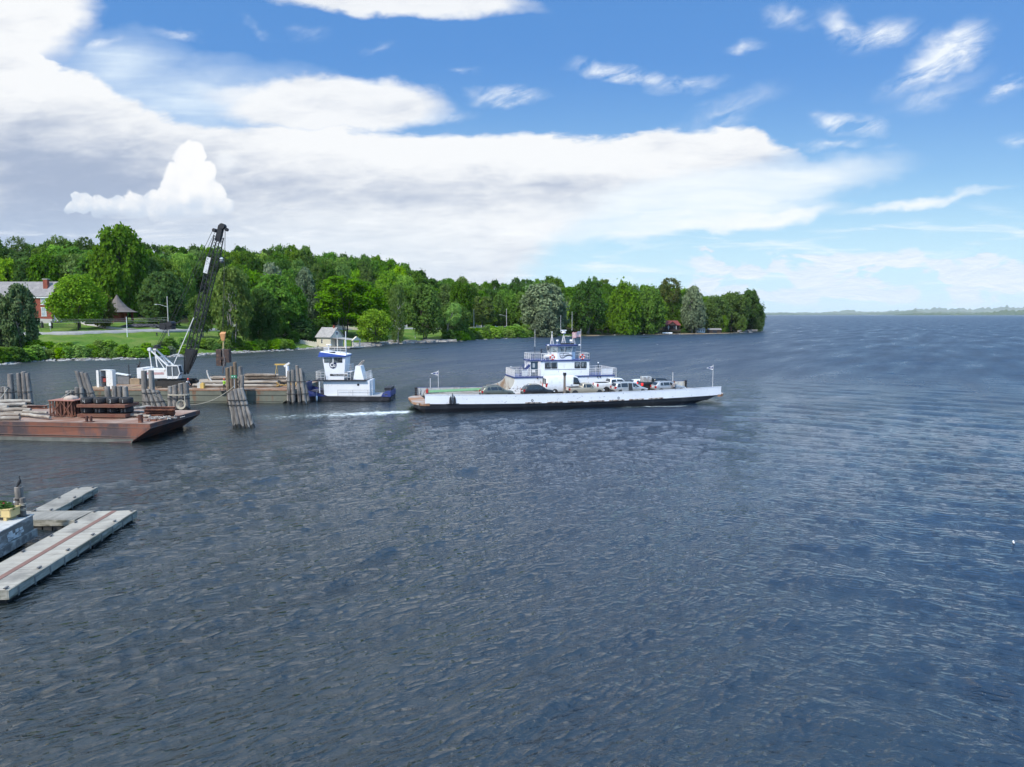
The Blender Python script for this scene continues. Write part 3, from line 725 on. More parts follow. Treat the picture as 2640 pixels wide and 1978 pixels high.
def post_fence(name, label, u0, u1, D0, D1, h, m, sp=2.4, solid=True):
    a = xy(u0, D0); b = xy(u1, D1); L = math.hypot(b[0] - a[0], b[1] - a[1]); n = max(2, int(L / sp))
    t = thing(name, label, 'fence', (a[0], a[1], gz(*a)))
    z0 = gz(*a); P = []
    for k in range(n + 1):
        q = (a[0] + (b[0] - a[0]) * k / n, a[1] + (b[1] - a[1]) * k / n); P.append(Vector((q[0] - a[0], q[1] - a[1], gz(*q) - z0)))
    f = MB().mat(m)
    for p, q in zip(P[:-1], P[1:]):
        if solid:
            f.bar(p + Vector((0, 0, h * .5)), q + Vector((0, 0, h * .5)), .08, h * .86)
        else:
            for hh in (.3, .6, .9): f.bar(p + Vector((0, 0, h * hh)), q + Vector((0, 0, h * hh)), .08, .16)
    f.obj('boards' if solid else 'rails', t)
    for p in P:
        k = MB().mat(m).box(p.x - .14, p.x + .14, p.y - .14, p.y + .14, p.z - .3, p.z + h + .2); k.lathe([(.2, 0), (.2, .1), (.05, .22)], (p.x, p.y, p.z + h + .2), 6); k.obj('post', t)
post_fence('board_fence', 'long cream board fence with capped posts along the road behind the boathouse', 800, 928, 344, 352, 1.5, CREAM)
post_fence('board_fence', 'short cream board fence glimpsed behind the white-limbed tree', 603, 676, 306, 312, 1.5, CREAM)
post_fence('rail_fence', 'white rail fence at the roadside by the two bare poles', 1229, 1302, 418, 426, 1.3, WHITE, 3, False)
post_fence('rail_fence', 'white rail fence under the dark trees right of the vine-clad trunk', 1004, 1050, 384, 390, 1.3, WHITE, 3, False)
def pole(name, label, cat, u, vt, vb, D, r=.16, lamp=0, m=None, group=None):
    x, y = xy(u, D); z0 = gz(x, y); zt = at_y(u, vt, D)[2]
    t = thing(name, label, cat, (x, y, z0), group=group)
    m = m or mat('bleached_pole', (.42, .40, .37), .9, .2)
    MB().mat(m).tube((0, 0, -.5), (0, 0, zt - z0), r * 1.15, r * .8, 8).obj('shaft', t)
    if lamp:
        k = MB().mat(mat('galvanised', (.5, .5, .5), .5)); h = zt - z0
        k.path([(0, 0, h * lamp), (-2.2, -.4, h * lamp + .7), (-3.3, -.6, h * lamp + .9)], .07); k.obj('bracket', t)
        MB().mat(mat('galvanised', 0)).box(-4.1, -3.2, -.8, -.45, h * lamp + .78, h * lamp + 1.0).obj('lamp_head', t)
    return t
WIREP = pole('utility_pole', 'tall pale utility pole with lamp bracket left of the crane boom', 'pole', 437, 764, 850, 250, .2, .73)
pole('utility_pole', 'bare pale pole by the road, left of the pair near the light shrubs', 'pole', 1222, 798, 845, 398, .2)
pole('utility_pole', 'bare pale pole right of its twin, beside the white rail fence', 'pole', 1306, 796, 848, 408, .2, .68)
pole('utility_pole', 'thin pale pole before the cream fence left of the flagpole', 'pole', 836, 813, 850, 338, .16)
pole('utility_pole', 'slim white pole on the lawn beside the vine-clad trunk', 'pole', 1071, 801, 860, 345, .13, 0, WHITE)
pole('sign_post', 'short white post on the roadside lawn before the red pavilion', 'post', 330, 817, 853, 238, .12, 0, WHITE)
pole('sign_post', 'thin grey post standing below the dense tree left of the stair', 'post', 667, 838, 876, 268, .11)
fp = pole('flagpole', 'white flagpole with a small grey flag behind the boathouse', 'flagpole', 875, 806, 850, 318, .1, 0, WHITE)
h = at_y(875, 806, 318)[2] - fp.location.z
fl = MB().mat(mat('flag_grey', (.45, .45, .47), .9)); rr = []
for k in range(7):
    a = k / 6; rr.append([(.1 + a * 1.7, .15 * math.sin(a * 6), h - .1 - a * .45), (.1 + a * 1.7, .15 * math.sin(a * 6) + .05, h - 1.1 - a * .25)])
fl.rings(rr, False, False).obj('flag', fp)
def sign():
    x, y = xy(133, 243); z = gz(x, y)
    t = thing('road_sign', 'white traffic sign on a thin post before the iron fence', 'sign', (x, y, z))
    MB().mat(mat('galvanised', 0)).tube((0, 0, -.3), (0, 0, 2.8), .06).obj('post', t)
    MB().mat(WHITE).box(-.35, .35, -.1, -.06, 1.75, 2.85).obj('panel', t)
    x, y = xy(406, 246); z = gz(x, y)
    t = thing('fire_hydrant', 'small black fire hydrant at the road edge left of the lamp pole', 'hydrant', (x, y, z))
    MB().mat(mat('black_iron', 0)).lathe([(.28, 0), (.28, .1), (.17, .15), (.17, .75), (.24, .8), (.2, .95), (.05, 1.1)], n=10).obj('barrel', t)
    MB().mat(mat('black_iron', 0)).tube((-.32, 0, .6), (.32, 0, .6), .1).obj('outlets', t)
    # three wires sagging from the lamp pole to the left
    h = WIREP.location
    for k, zz in enumerate((6.3, 5.7, 5.2)):
        m = MB().mat(mat('grey_cable', (.30, .31, .31), .7)); a = Vector((h.x, h.y, h.z + zz)); b = Vector(xy(-60, 238) + (h.z + zz + .5,)); P = []
        for q in range(25):
            s = q / 24; p = a.lerp(b, s); p.z -= 4 * s * (1 - s) * .8; P.append(p)
        m.path(P, .035, 4); tag(m.obj('overhead_wire'), 'thin overhead wire across the round maple left of the lamp pole', 'wire', 'overhead wires before the house')
sign()
def cabin():
    D = 482; x, y, z0 = at_y(1733, 850, D); z0 = max(z0, gz(x, y) - .3)
    t = thing('beach_cabin', 'dark timber cabin with red roof and small front gable behind the beach', 'cabin', (x, y, z0))
    w, h, rz = 11.8, 2.9, 5.9; dk = mat('dark_cabin_wood', (.05, .035, .03), .9, .2); rd = mat('red_roof', (.17, .035, .03), .8, .18, .8)
    MB().mat(dk).box(-w / 2 + .8, w / 2 - .8, 1.8, 7, -1, h).prism([(1.8, h), (7, h), (4.4, rz - .3)], -w / 2 + .8, w / 2 - .8, 'x').obj('wall', t)
    r = MB().mat(rd)
    for s in (0, 1):
        a = [(-w / 2, -.6, h - .1), (w / 2, -.6, h - .1), (w / 2 - 1.4, 4.4, rz), (-w / 2 + 1.4, 4.4, rz)]
        if s: a = [(p[0], 8.8 - p[1], p[2]) for p in a]
        r.hexa(a + [(p[0], p[1], p[2] + .2) for p in a])
    ro = r.obj('roof', t)
    g = MB().mat(rd)
    for s in (-1, 1):
        g.hexa([(s * 3.1, -.9, h), (0, -.9, rz - .6), (0, 3.6, rz - .6), (s * 3.1, 2, h), (s * 3.1, -.9, h + .25), (0, -.9, rz - .3), (0, 3.6, rz - .3), (s * 3.1, 2, h + .25)])
    go = g.obj('porch_gable', t)
    MB().mat(dk).prism([(-2.6, h + .05), (2.6, h + .05), (0, rz - .8)], -.7, 1, 'y').obj('gable_wall', go)
    for q in (-4.8, -2.6, 2.6, 4.8): MB().mat(WHITE if abs(q) < 3 else dk).box(q - .12, q + .12, -.4, -.16, -.8, h).obj('post', t)
    MB().mat(dk).box(-5, 5, -.5, 1.7, -.8, .05).obj('porch_floor', t)
    MB().mat(mat('cut_stone', 0)).box(-4.6, -3.6, 4.9, 5.8, rz - 1.2, rz + .8).obj('chimney', ro)
    for q in (-2, 2): 
        f = MB().mat(WHITE).box(q - .6, q + .6, 1.7, 1.82, 1, 2.2).obj('window', t); MB().mat(GLASS).box(q - .5, q + .5, 1.66, 1.8, 1.1, 2.1).obj('pane', f)
    for (u, lab) in ((1714, 'white dinghy lying upturned by the cabin, nearer its left corner'), (1725, 'white dinghy lying upturned before the cabin porch')):
        x, y = xy(u, 473); b = MB().mat(WHITE); rr = []
        for k in range(9):
            s = k / 8; wv = .75 * math.sin(math.pi * (.12 + .8 * s)) ** .6; rr.append([(-2 + 4 * s, wv * math.cos(a), .1 + .75 * math.sin(a) * (.7 + .3 * wv)) for a in [math.pi * q / 6 for q in range(7)]])
        b.rings(rr, False, False); o = b.obj('upturned_dinghy'); o.location = (x, y, gz(x, y)); o.rotation_euler = (0, 0, .15); tag(o, lab, 'boat', 'upturned dinghies at the cabin')
    x, y = xy(1742, 467); z = gz(x, y); t = thing('beach_steps', 'dark wooden steps leading from the cabin down onto the sand', 'steps', (x, y, z))
    s = MB().mat(dk)
    for k in range(6): s.box(-1, 1, -k * .9 - .8, -k * .9, .9 - k * .18 - .1, .9 - k * .18)
    s.obj('treads', t); MB().mat(dk).bar((-1, 0, 1.7), (-1, -5, .9), .12).bar((1, 0, 1.7), (1, -5, .9), .12).obj('handrail', t)
    x, y = xy(1807, 492); z = gz(x, y); t = thing('white_cottage', 'small white cottage half hidden behind the silver tree at the beach', 'cottage', (x, y, z))
    MB().mat(WHITE).box(-2.6, 2.6, 0, 4, -.5, 2.1).obj('wall', t); MB().mat(mat('slate_roof', 0)).prism([(-.4, 2.1), (4.4, 2.1), (2, 3.2)], -2.9, 2.9, 'x').obj('roof', t)
    for q in (-1.4, .2, 1.6): MB().mat(GLASS).box(q - .35, q + .35, -.03, .02, .8, 1.7).obj('window', t)
    x, y = xy(1842, 492); z = gz(x, y); t = thing('boat_shed', 'low dark shed under the trees between the white cottage and stone wall', 'shed', (x, y, z))
    MB().mat(dk).box(-4.4, 4.4, 0, 4, -.5, 2.0).obj('wall', t); MB().mat(mat('slate_roof', 0)).prism([(-.4, 2.0), (4.4, 2.0), (2, 3.2)], -4.7, 4.7, 'x').obj('roof', t)
    MB().mat(GLASS).box(-1.5, 1.2, -.04, .03, -.2, 1.6).obj('door', t)
    a = xy(1902, 508); b = xy(1950, 530); m = MB().mat(mat('ledge_rock', 0)); g = random.Random(8)
    for k in range(16):
        for r_ in range(2):
            s = (k + .5 * r_) / 16; x = a[0] + (b[0] - a[0]) * s; y = a[1] + (b[1] - a[1]) * s; m.M = Matrix.Translation((x, y, .9 + r_ * .7)) @ Matrix.Rotation(g.uniform(-.3, .3), 4, 'Z')
            m.hexa([(-.8, -.6, -.5), (.8, -.7, -.5), (.8, .7, -.5), (-.8, .6, -.5), (-.7, -.5, .3), (.75, -.55, .35), (.7, .6, .3), (-.7, .6, .35)])
    m.M = None
    tag(m.obj('stone_wall'), 'rough grey stone wall at the water on the wooded point', 'wall')
cabin()
# ------------------------------------------------------------------ trees and shrubs
def leaf_mat(name, c1, c2, tr=.40, back=None):
    m = bpy.data.materials.new(name); m.use_nodes = True; nt = m.node_tree; N = NB(nt); MATS[name] = m
    nt.nodes.remove(nt.nodes['Principled BSDF']); out = nt.nodes['Material Output']
    oi = N.n('ShaderNodeObjectInfo'); pos = N.n('ShaderNodeNewGeometry').outputs['Position']
    k_ = ((1.5, 1.5, 1.5), (1.35, 1.4, 1.3)) if tr < .3 else ((2.2, 2.25, 1.7), (1.85, 1.85, 1.4))
    c1 = tuple(x * k for x, k in zip(c1, k_[0])); c2 = tuple(x * k for x, k in zip(c2, k_[1]))
    n1 = N.noise(pos, .33, 3, .6); n2 = N.noise(pos, 2.1, 2, .6)
    f = N.m('ADD', N.lr(n1, .3, .7, 0, .75), N.lr(n2, .3, .7, -.15, .45), None, True)
    c = N.mix(f, lin(c1), lin(c2))
    hs = N.n('ShaderNodeHueSaturation'); N.put(hs.inputs['Color'], c)
    N.put(hs.inputs['Hue'], N.lr(oi.outputs['Random'], 0, 1, .488, .515)); N.put(hs.inputs['Value'], N.lr(N.m('FRACT', N.mul(oi.outputs['Random'], 7.13)), 0, 1, .74, 1.2))
    N.put(hs.inputs['Saturation'], N.lr(N.m('FRACT', N.mul(oi.outputs['Random'], 3.7)), 0, 1, .82, 1.08))
    d = N.n('ShaderNodeBsdfDiffuse'); N.put(d.inputs[0], hs.outputs[0])
    t = N.n('ShaderNodeBsdfTranslucent'); N.put(t.inputs[0], N.mix(.4 if tr > .3 else .0, hs.outputs[0], lin((.22, .32, .03))))
    ms = N.n('ShaderNodeMixShader'); ms.inputs[0].default_value = tr
    nt.links.new(d.outputs[0], ms.inputs[1]); nt.links.new(t.outputs[0], ms.inputs[2]); nt.links.new(ms.outputs[0], out.inputs[0])
    return m
LEAF = {
    'mid': leaf_mat('leaf_mid', (.026, .066, .008), (.088, .168, .020)),
    'dark': leaf_mat('leaf_dark', (.015, .038, .008), (.048, .098, .017)),
    'light': leaf_mat('leaf_light', (.062, .130, .010), (.165, .265, .032)),
    'olive': leaf_mat('leaf_olive', (.034, .066, .012), (.105, .165, .030)),
    'silver': leaf_mat('leaf_silver', (.060, .090, .045), (.20, .24, .145), .2),
    'blossom': leaf_mat('leaf_blossom', (.022, .050, .012), (.15, .18, .085), .2),
    'bronze': leaf_mat('leaf_bronze', (.05, .06, .018), (.10, .10, .035)),
}
BARK = mat('bark', (.085, .07, .055), .95, .3, 1.5, bump=.6, bs=4, bstretch=(3, 3, .4))
PALEBARK = mat('pale_bark', (.33, .31, .27), .9, .25, 1.2, (.15, .13, .11), .4, .8)

def crown_data(seed, form='round', n=6500, lf=.42):
    """leaf faces in a crown of unit width and height: base 0, top 1"""
    g = np.random.default_rng(seed)
    K = {'round': 46, 'tall': 52, 'column': 40, 'cone': 40, 'weep': 44, 'sparse': 26, 'bush': 40, 'flat': 44}[form]; K = int(K * 1.45)
    cs = []
    prof = {'round': lambda t: np.sin(np.pi * (t * .86 + .11)) ** .62, 'tall': lambda t: np.sin(np.pi * (t ** .85 * .86 + .11)) ** .75, 'column': lambda t: .55 + .45 * np.sin(np.pi * t), 'cone': lambda t: np.clip(1.08 - t, .06, 1) * np.clip(t * 6 + .4, 0, 1),
            'weep': lambda t: np.clip(1.25 * np.sin(np.pi * (t * .62 + .36)), .1, 1), 'sparse': lambda t: np.sin(np.pi * (t * .85 + .12)) ** .6, 'bush': lambda t: np.cos(np.clip(t, 0, 1) * np.pi * .47) ** .55, 'flat': lambda t: np.sin(np.pi * (t * .7 + .22)) ** .6}[form]
    for k in range(K):
        t = (k + g.uniform(0, 1)) / K
        a = k * 2.399 + g.uniform(-.5, .5); rr = prof(np.array(t)) * (g.uniform(.55, 1.0) ** .5) * .5
        rr *= 1 + .16 * np.sin(a * 2 + seed)                            # lopsided
        cr = g.uniform(.065, .135) * (1.15 if form in ('round', 'bush') else 1) * (.6 + .4 * float(prof(np.array(t))))
        cs.append((rr * math.cos(a) * .92, rr * math.sin(a) * .92, np.clip(t, .06, .95), cr))
    cs = np.array(cs)
    w = cs[:, 3] ** 2; idx = g.choice(K, n, p=w / w.sum())
    d = g.normal(size=(n, 3)); d[:, 2] += .35; d /= np.linalg.norm(d, axis=1)[:, None]
    rad = cs[idx, 3] * (1 + g.normal(0, .24, n)) * np.where(g.random(n) < .12, 1.35, 1)
    zs = {'weep': 1.5, 'flat': .55}.get(form, .85)
    p = cs[idx, :3] + d * rad[:, None] * np.array([1, 1, zs])
    if form == 'weep': p[:, 2] -= (g.random(n) ** 2) * .12
    if form == 'sparse': p += g.normal(0, .012, (n, 3))
    # loose sprays at the outline
    nrm = d * .75 + g.normal(size=(n, 3)) * .55 + np.array([0, 0, .3]); nrm /= np.linalg.norm(nrm, axis=1)[:, None]
    t1 = np.cross(nrm, g.normal(size=(n, 3))); t1 /= np.linalg.norm(t1, axis=1)[:, None] + 1e-9
    t2 = np.cross(nrm, t1)
    s = lf / 14 * g.uniform(.6, 1.35, n)[:, None]
    a = p - t1 * s - t2 * s * .35; b = p + t1 * s * .2 - t2 * s * .7; c = p + t1 * s + t2 * s * .3; e = p - t1 * s * .1 + t2 * s * .75
    V = np.stack([a, b, c, e], 1).reshape(-1, 3); F_ = np.arange(n * 4).reshape(-1, 4)
    return V, F_
CROWNS = {}
def crown_mesh(form, k, leaf, **kw):
    key = (form, k, leaf)
    if key not in CROWNS:
        V, F_ = crown_data(hash(form) % 97 * 0 + sum(map(ord, form)) + k * 31, form, **kw)
        CROWNS[key] = np_mesh('crown_' + form, V, F_, [LEAF[leaf]])
    return CROWNS[key]
TRUNKS = {}
def trunk_mesh(kind, k=0):
    """unit height trunk reaching into the crown"""
    if (kind, k) in TRUNKS: return TRUNKS[kind, k]
    g = random.Random(k + len(kind) * 7); mb = MB().mat(PALEBARK if 'pale' in kind else BARK)
    def limb(p, d, r, L, n=4, lvl=0):
        p = Vector(p); d = Vector(d).normalized(); P = [p]
        for i in range(n):
            d = (d + Vector((g.uniform(-.14, .14), g.uniform(-.14, .14), .05))).normalized(); P.append(P[-1] + d * L / n)
        for i in range(n): mb.tube(P[i], P[i + 1], r * (1 - i / n * .8), r * (1 - (i + 1) / n * .8), 6, False)
        return P
    if 'multi' in kind:
        for s in range(4):
            a = s * 1.6 + g.uniform(0, .5); P = limb((.03 * math.cos(a), .03 * math.sin(a), -.03), (.16 * math.cos(a), .16 * math.sin(a), 1), .016, .8, 5)
            for q in (2, 3, 4):
                for _ in range(2): limb(P[q], (g.uniform(-.7, .7), g.uniform(-.7, .7), 1), .006, .28, 3)
    else:
        P = limb((0, 0, -.03), (g.uniform(-.05, .05), g.uniform(-.05, .05), 1), .024, .86, 6)
        for q in range(2, 6):
            for _ in range(2): 
                a = g.uniform(0, 6.3); limb(P[q], (math.cos(a), math.sin(a), .7), .011, .26, 3)
    TRUNKS[kind, k] = mb.mesh('trunk_' + kind); return TRUNKS[kind, k]

def plant(name, label, cat, x, y, H, W, form, leaf, k=0, base=.12, trunk='single', rz=None, group=None, z=None, lean=0, n=6500, lf=.42):
    z = gz(x, y) if z is None else z
    rz = random.uniform(0, 6.28) if rz is None else rz
    t = thing(name, label, cat, (x, y, z), rz, group)
    if lean: t.rotation_euler = (0, lean, 0)
    c = bpy.data.objects.new('crown' if trunk else 'foliage', crown_mesh(form, k, leaf, n=n, lf=lf)); COL.objects.link(c); c.parent = t
    c.location = (0, 0, H * base); c.scale = (W, W, H * (1 - base))
    if trunk:
        b = bpy.data.objects.new('trunk', trunk_mesh(trunk, k % 3)); COL.objects.link(b); b.parent = t
        s = H * .95; b.scale = (s * min(1.2, .55 + 8 / H * .4), s * min(1.2, .55 + 8 / H * .4), s)
    return t
def ptree(name, label, u, D, vt, wpx, form, leaf, k=0, base=.12, trunk='single', vb=None, **kw):
    x, y = xy(u, D); z = gz(x, y)
    H = at_y(u, vt, D)[2] - z
    return plant(name, label, kw.pop('cat', 'tree'), x, y, H * kw.pop('hs', 1.0), wpx / 1831 * D, form, leaf, k, base, trunk, **kw)

# single trees that the picture shows one by one
ptree('blossom_tree', 'big dark tree with pale blossom clusters at the left edge of the shore', 56, 206, 738, 84, 'tall', 'blossom', 0, .03, 'pale single', n=9000)
ptree('blossom_tree', 'dark leafy tree cut by the left edge beside the blossoming one', -22, 204, 752, 92, 'tall', 'blossom', 1, .03, n=8000)
ptree('round_maple', 'round bright green maple standing before the brick house', 204, 250, 716, 118, 'round', 'light', 0, .17, n=10000, lf=.36)
ptree('bronze_tree', 'small bronze green tree between the round maple and red pavilion', 268, 262, 757, 56, 'round', 'bronze', 2, .08, n=7000)
ptree('round_tree', 'dark round tree behind the tall lamp pole', 424, 274, 706, 108, 'round', 'dark', 3, .05, n=9000)
ptree('tall_maple', 'tallest tree of the wood, its crown rising over the red pavilion', 322, 306, 588, 118, 'round', 'mid', 1, .04, n=12000)
ptree('spreading_tree', 'broad mid green tree at the left shoulder of the tallest tree', 252, 308, 660, 96, 'round', 'mid', 4, .06)
ptree('spreading_tree', 'broad green tree at the right shoulder of the tallest tree', 385, 318, 664, 100, 'round', 'olive', 5, .06)
ptree('spruce', 'small dark blue-green spruce peeping over the brick house roof', 30, 300, 692, 28, 'cone', 'dark', 0, .02)
ptree('white_limbed_tree', 'loose tree with bare whitish limbs on pale stems right of the crane boom', 602, 250, 694, 108, 'sparse', 'olive', 0, .10, 'pale multi', n=5200, lf=.40)
ptree('white_limbed_tree', 'slender loose tree with thin stems just behind the crane boom', 522, 256, 760, 62, 'sparse', 'mid', 2, .12, 'pale multi', n=4500)
ptree('dense_tree', 'large dense tree above the long stair, left of the boathouse', 706, 284, 714, 118, 'tall', 'mid', 6, .06, n=10000)
ptree('dense_tree', 'dense dark tree hanging low over the bank left of the stair', 676, 266, 750, 84, 'round', 'dark', 6, .02, n=8000)
ptree('dense_tree', 'bright green tree leaning out over the top of the stair', 760, 296, 736, 76, 'tall', 'mid', 7, .2)
ptree('silver_tree', 'silvery crown peeping above the dense tree left of the boathouse', 706, 322, 688, 60, 'round', 'silver', 0, .1)
ptree('silver_tree', 'silvery tree standing further back, above the boathouse stair', 790, 330, 697, 62, 'tall', 'silver', 1, .1)
ptree('pavilion_maple', 'spreading bright tree with bare lower trunks right behind the boathouse', 892, 322, 716, 150, 'flat', 'mid', 0, .30, 'multi', n=8000)
ptree('pavilion_maple', 'drooping bright tree at the right flank of the boathouse maple', 952, 326, 742, 92, 'round', 'mid', 3, .22)
ptree('small_round_tree', 'small round multi-stemmed tree on the rock ledge by the boathouse', 968, 300, 800, 78, 'round', 'light', 1, .16, 'multi')
ptree('vine_clad_trunk', 'narrow vine-clad trunk standing alone on the lawn right of the boathouse', 1026, 318, 752, 34, 'sparse', 'olive', 4, .02, 'pale single', n=3000)
ptree('leafy_tree', 'leafy two-stemmed tree on the lawn beside the slim white pole', 1096, 340, 738, 84, 'tall', 'mid', 8, .12, 'multi', n=8000)
ptree('leaning_tree', 'thin pale trunk leaning right over the rocks, crown high up', 1148, 346, 780, 44, 'sparse', 'light', 5, .42, 'pale single', lean=.30, n=3000, rz=0)
ptree('shore_tree', 'bushy tree over the water between leaning trunk and light shrubs', 1172, 358, 782, 74, 'round', 'mid', 2, .03, n=7000)
ptree('dark_tree', 'tall dark tree rising left of the bare roadside poles', 1190, 392, 730, 64, 'column', 'dark', 0, .05)
ptree('layered_tree', 'layered olive tree with dark trunk between the two bare poles', 1244, 412, 765, 62, 'flat', 'olive', 1, .2)
ptree('silver_maple', 'big round silver-green tree above the ferry wheelhouse', 1405, 432, 734, 112, 'round', 'silver', 2, .04, n=10000)
ptree('silver_willow', 'low round silvery willow bush at the water in front of the big silver tree', 1405, 412, 806, 74, 'bush', 'silver', 0, -.02, None, n=8000)
ptree('shore_tree', 'dark tree with two pale trunks at the beach right of the silver tree', 1514, 446, 728, 86, 'tall', 'dark', 9, .10, 'pale multi')
ptree('vine_draped_tree', 'tree draped in hanging vines with a thick trunk standing on the beach', 1606, 464, 732, 78, 'weep', 'olive', 0, .02, n=9000)
ptree('shore_tree', 'bright green tree overhanging the beach left of the red-roofed cabin', 1672, 474, 742, 78, 'tall', 'mid', 10, .03, n=9000)
ptree('silver_beach_tree', 'tall silvery tree with pale trunk right of the red-roofed cabin', 1783, 488, 741, 58, 'tall', 'silver', 3, .10, 'pale single', n=8000)
ptree('silver_beach_tree', 'smaller silvery tree in front of its taller twin by the cabin', 1794, 484, 788, 46, 'round', 'silver', 4, .18, 'pale single')
ptree('bushy_tree', 'bushy olive tree over the dark boat shed near the point', 1842, 502, 766, 62, 'round', 'olive', 7, .10)
ptree('bushy_tree', 'yellow-green tree behind the stone wall on the point', 1884, 520, 757, 78, 'round', 'mid', 8, .10)
ptree('point_tree', 'dark tree at the tip of the point, its crown hanging over the water', 1930, 536, 752, 70, 'tall', 'dark', 10, .08, n=9000)
ptree('point_tree', 'last low dark tree leaning over the lake at the end of the wood', 1948, 532, 786, 36, 'round', 'dark', 6, .10)
ptree('young_tree', 'small pale olive tree at the stone wall on the point', 1910, 512, 816, 28, 'round', 'olive', 9, .10)
ptree('young_tree', 'small round olive tree before the dark boat shed', 1864, 498, 814, 26, 'round', 'olive', 2, .10)
ptree('open_crowned_tree', 'open bronze crown standing above the wood behind the red-roofed cabin', 1726, 520, 719, 66, 'sparse', 'bronze', 1, .5, n=2600)
ptree('open_crowned_tree', 'airy crown with sky showing through above the left wood', 62, 380, 610, 46, 'sparse', 'olive', 6, .5, n=1700)
ptree('open_crowned_tree', 'thin airy crown in the middle of the three over the left wood', 168, 390, 610, 56, 'sparse', 'olive', 7, .5, n=2200)
ptree('open_crowned_tree', 'thin airy crown touching the tallest tree over the left wood', 238, 385, 612, 60, 'sparse', 'dark', 8, .5, n=2200)

# the wood itself, row behind row
SKY = [(-420, 600), (0, 608), (40, 636), (100, 628), (150, 622), (220, 626), (268, 640), (376, 628), (430, 634), (520, 638), (600, 641), (650, 640), (700, 644), (750, 634), (790, 636), (830, 654), (900, 655), (960, 662), (1000, 668), (1060, 682), (1090, 706), (1130, 716), (1180, 712), (1240, 730), (1300, 724), (1360, 716), (1430, 714), (1470, 738), (1530, 716), (1590, 736), (1640, 738), (1700, 736), (1740, 745), (1790, 752), (1850, 764), (1900, 760), (1950, 800)]
su = [p[0] for p in SKY]; sv = [p[1] for p in SKY]
ZONE = [(160, 'behind the brick house'), (470, 'behind the red pavilion'), (700, 'right of the crane boom'), (1000, 'behind the boathouse'), (1330, 'behind the bare roadside poles'), (1680, 'right of the big silver tree'), (1960, 'behind the red-roofed cabin')]
TONE = {'mid': 'mid green', 'dark': 'dark green', 'light': 'light green', 'olive': 'olive green', 'bronze': 'bronze green', 'silver': 'silvery'}
ROWW = ['front', 'second', 'third', 'back']
g = random.Random(21)
for row, (e0, dv) in enumerate(((34, 62), (66, 34), (104, 13), (150, 0))):
    u = -120
    while u < 1946:
        rd = max(float(np.interp(u, RDU, RDD)), float(shore_d(u)) + 25)
        e = e0
        if u > 1000: e = e0 * .55 + 6
        if u > 1450: e = e0 * .5 - 12
        if u > 1780: e = e0 * .30 - 8
        D = rd + e + g.uniform(-6, 6)
        wpx = g.uniform(9.5, 15) / D * 1831
        skip = row == 0 and (u < 560 or 1590 < u < 1625)
        x, y = xy(u, D)
        vt = float(np.interp(u, su, sv)) + dv * (1.0 if u < 1100 else .62) + abs(g.gauss(0, 7)) - 2
        H = at_y(u, vt, D)[2] - gz(x, y)
        if not skip and H > 5:
            lf = g.choices(['mid', 'dark', 'light', 'olive'], [5, 3.4, 1.5 if u < 1000 else .6, 1.6])[0]
            form = g.choices(['round', 'tall', 'column', 'flat'], [4, 5, 1, 1])[0]
            zone = next(z for q, z in ZONE if u < q or q == 1960)
            base = .0 if row < 2 else .25
            if H > 32: base = max(base, 1 - 30 / H)
            plant('wood_tree', f'{TONE[lf]} tree in the {ROWW[row]} row of the wood {zone}', 'tree', x, y, H, wpx / 1831 * D * (1.12 if H > 16 else .95), form, lf, g.randrange(4), base, 'single', g.uniform(0, 6.28), f'trees in the {ROWW[row]} row of the wood {zone}', n=5200)
        u += wpx * g.uniform(.55, .75)

# shrubs on the bank
def shrubs(zone, group, spots, leafs, seed, h=(2.2, 4.5), extra=''):
    g = random.Random(seed)
    for (u, d) in spots:
        D = float(shore_d(u)) + d; x, y = xy(u, D); lf = g.choice(leafs); H = g.uniform(*h)
        plant('shrub', f"{ {'silver': 'pale silvery', 'mid': 'mid green', 'light': 'light green', 'dark': 'dark green', 'olive': 'olive', 'blossom': 'pale-tipped'}[lf]} shrub {zone}", 'shrub', x, y, H, H * g.uniform(1.2, 1.9), 'bush', lf, g.randrange(3), -.05, None, g.uniform(0, 6.28), group, n=3600, lf=.62)
g = random.Random(77)
shrubs('on the bank below the lawn, left of the crane', 'shrubs on the bank left of the crane', [(u + g.uniform(-8, 8), d + g.uniform(-1.5, 1.5)) for d in (3, 8) for u in range(84, 470, 24)], ['light', 'mid', 'light', 'silver', 'light'], 1, (1.6, 3.4))
shrubs('at the waterline under the blossoming tree', 'shrubs under the blossoming tree', [(u, g.uniform(2, 6)) for u in (-40, -12, 14, 40, 66, 92)], ['blossom', 'light', 'mid'], 2, (2, 4))
shrubs('between the crane boom and the stair', 'shrubs between the crane boom and stair', [(u, g.uniform(5, 13)) for u in range(470, 720, 18)], ['mid', 'light', 'dark', 'light'], 3, (1.8, 3.6))
shrubs('beside the foot of the long stair', 'shrubs at the foot of the stair', [(728, 6), (738, 9), (746, 5), (716, 8), (758, 16)], ['light', 'mid'], 4, (2.5, 4.5))
shrubs('forming the dark thicket left of the boathouse', 'shrubs left of the boathouse', [(772, 24), (786, 26), (800, 24), (815, 24), (828, 27), (780, 32), (806, 33)], ['dark'], 5, (5, 8))
shrubs('on the bank between the leaning trunk and silver willow', 'shrubs on the bank before the bare poles', [(u + g.uniform(-6, 6), d + g.uniform(-1, 1)) for d in (4, 9, 15) for u in range(1160, 1372, 19 if d < 10 else 24)], ['light', 'light', 'mid'], 6, (3.0, 5.4))
shrubs('at the upper edge of the beach', 'shrubs along the top of the beach', [(u, (16 if u < 1680 else 20) + g.uniform(0, 3)) for u in list(range(1452, 1700, 18)) + list(range(1765, 1900, 22))], ['mid', 'dark', 'olive'], 7, (1.6, 3.4))
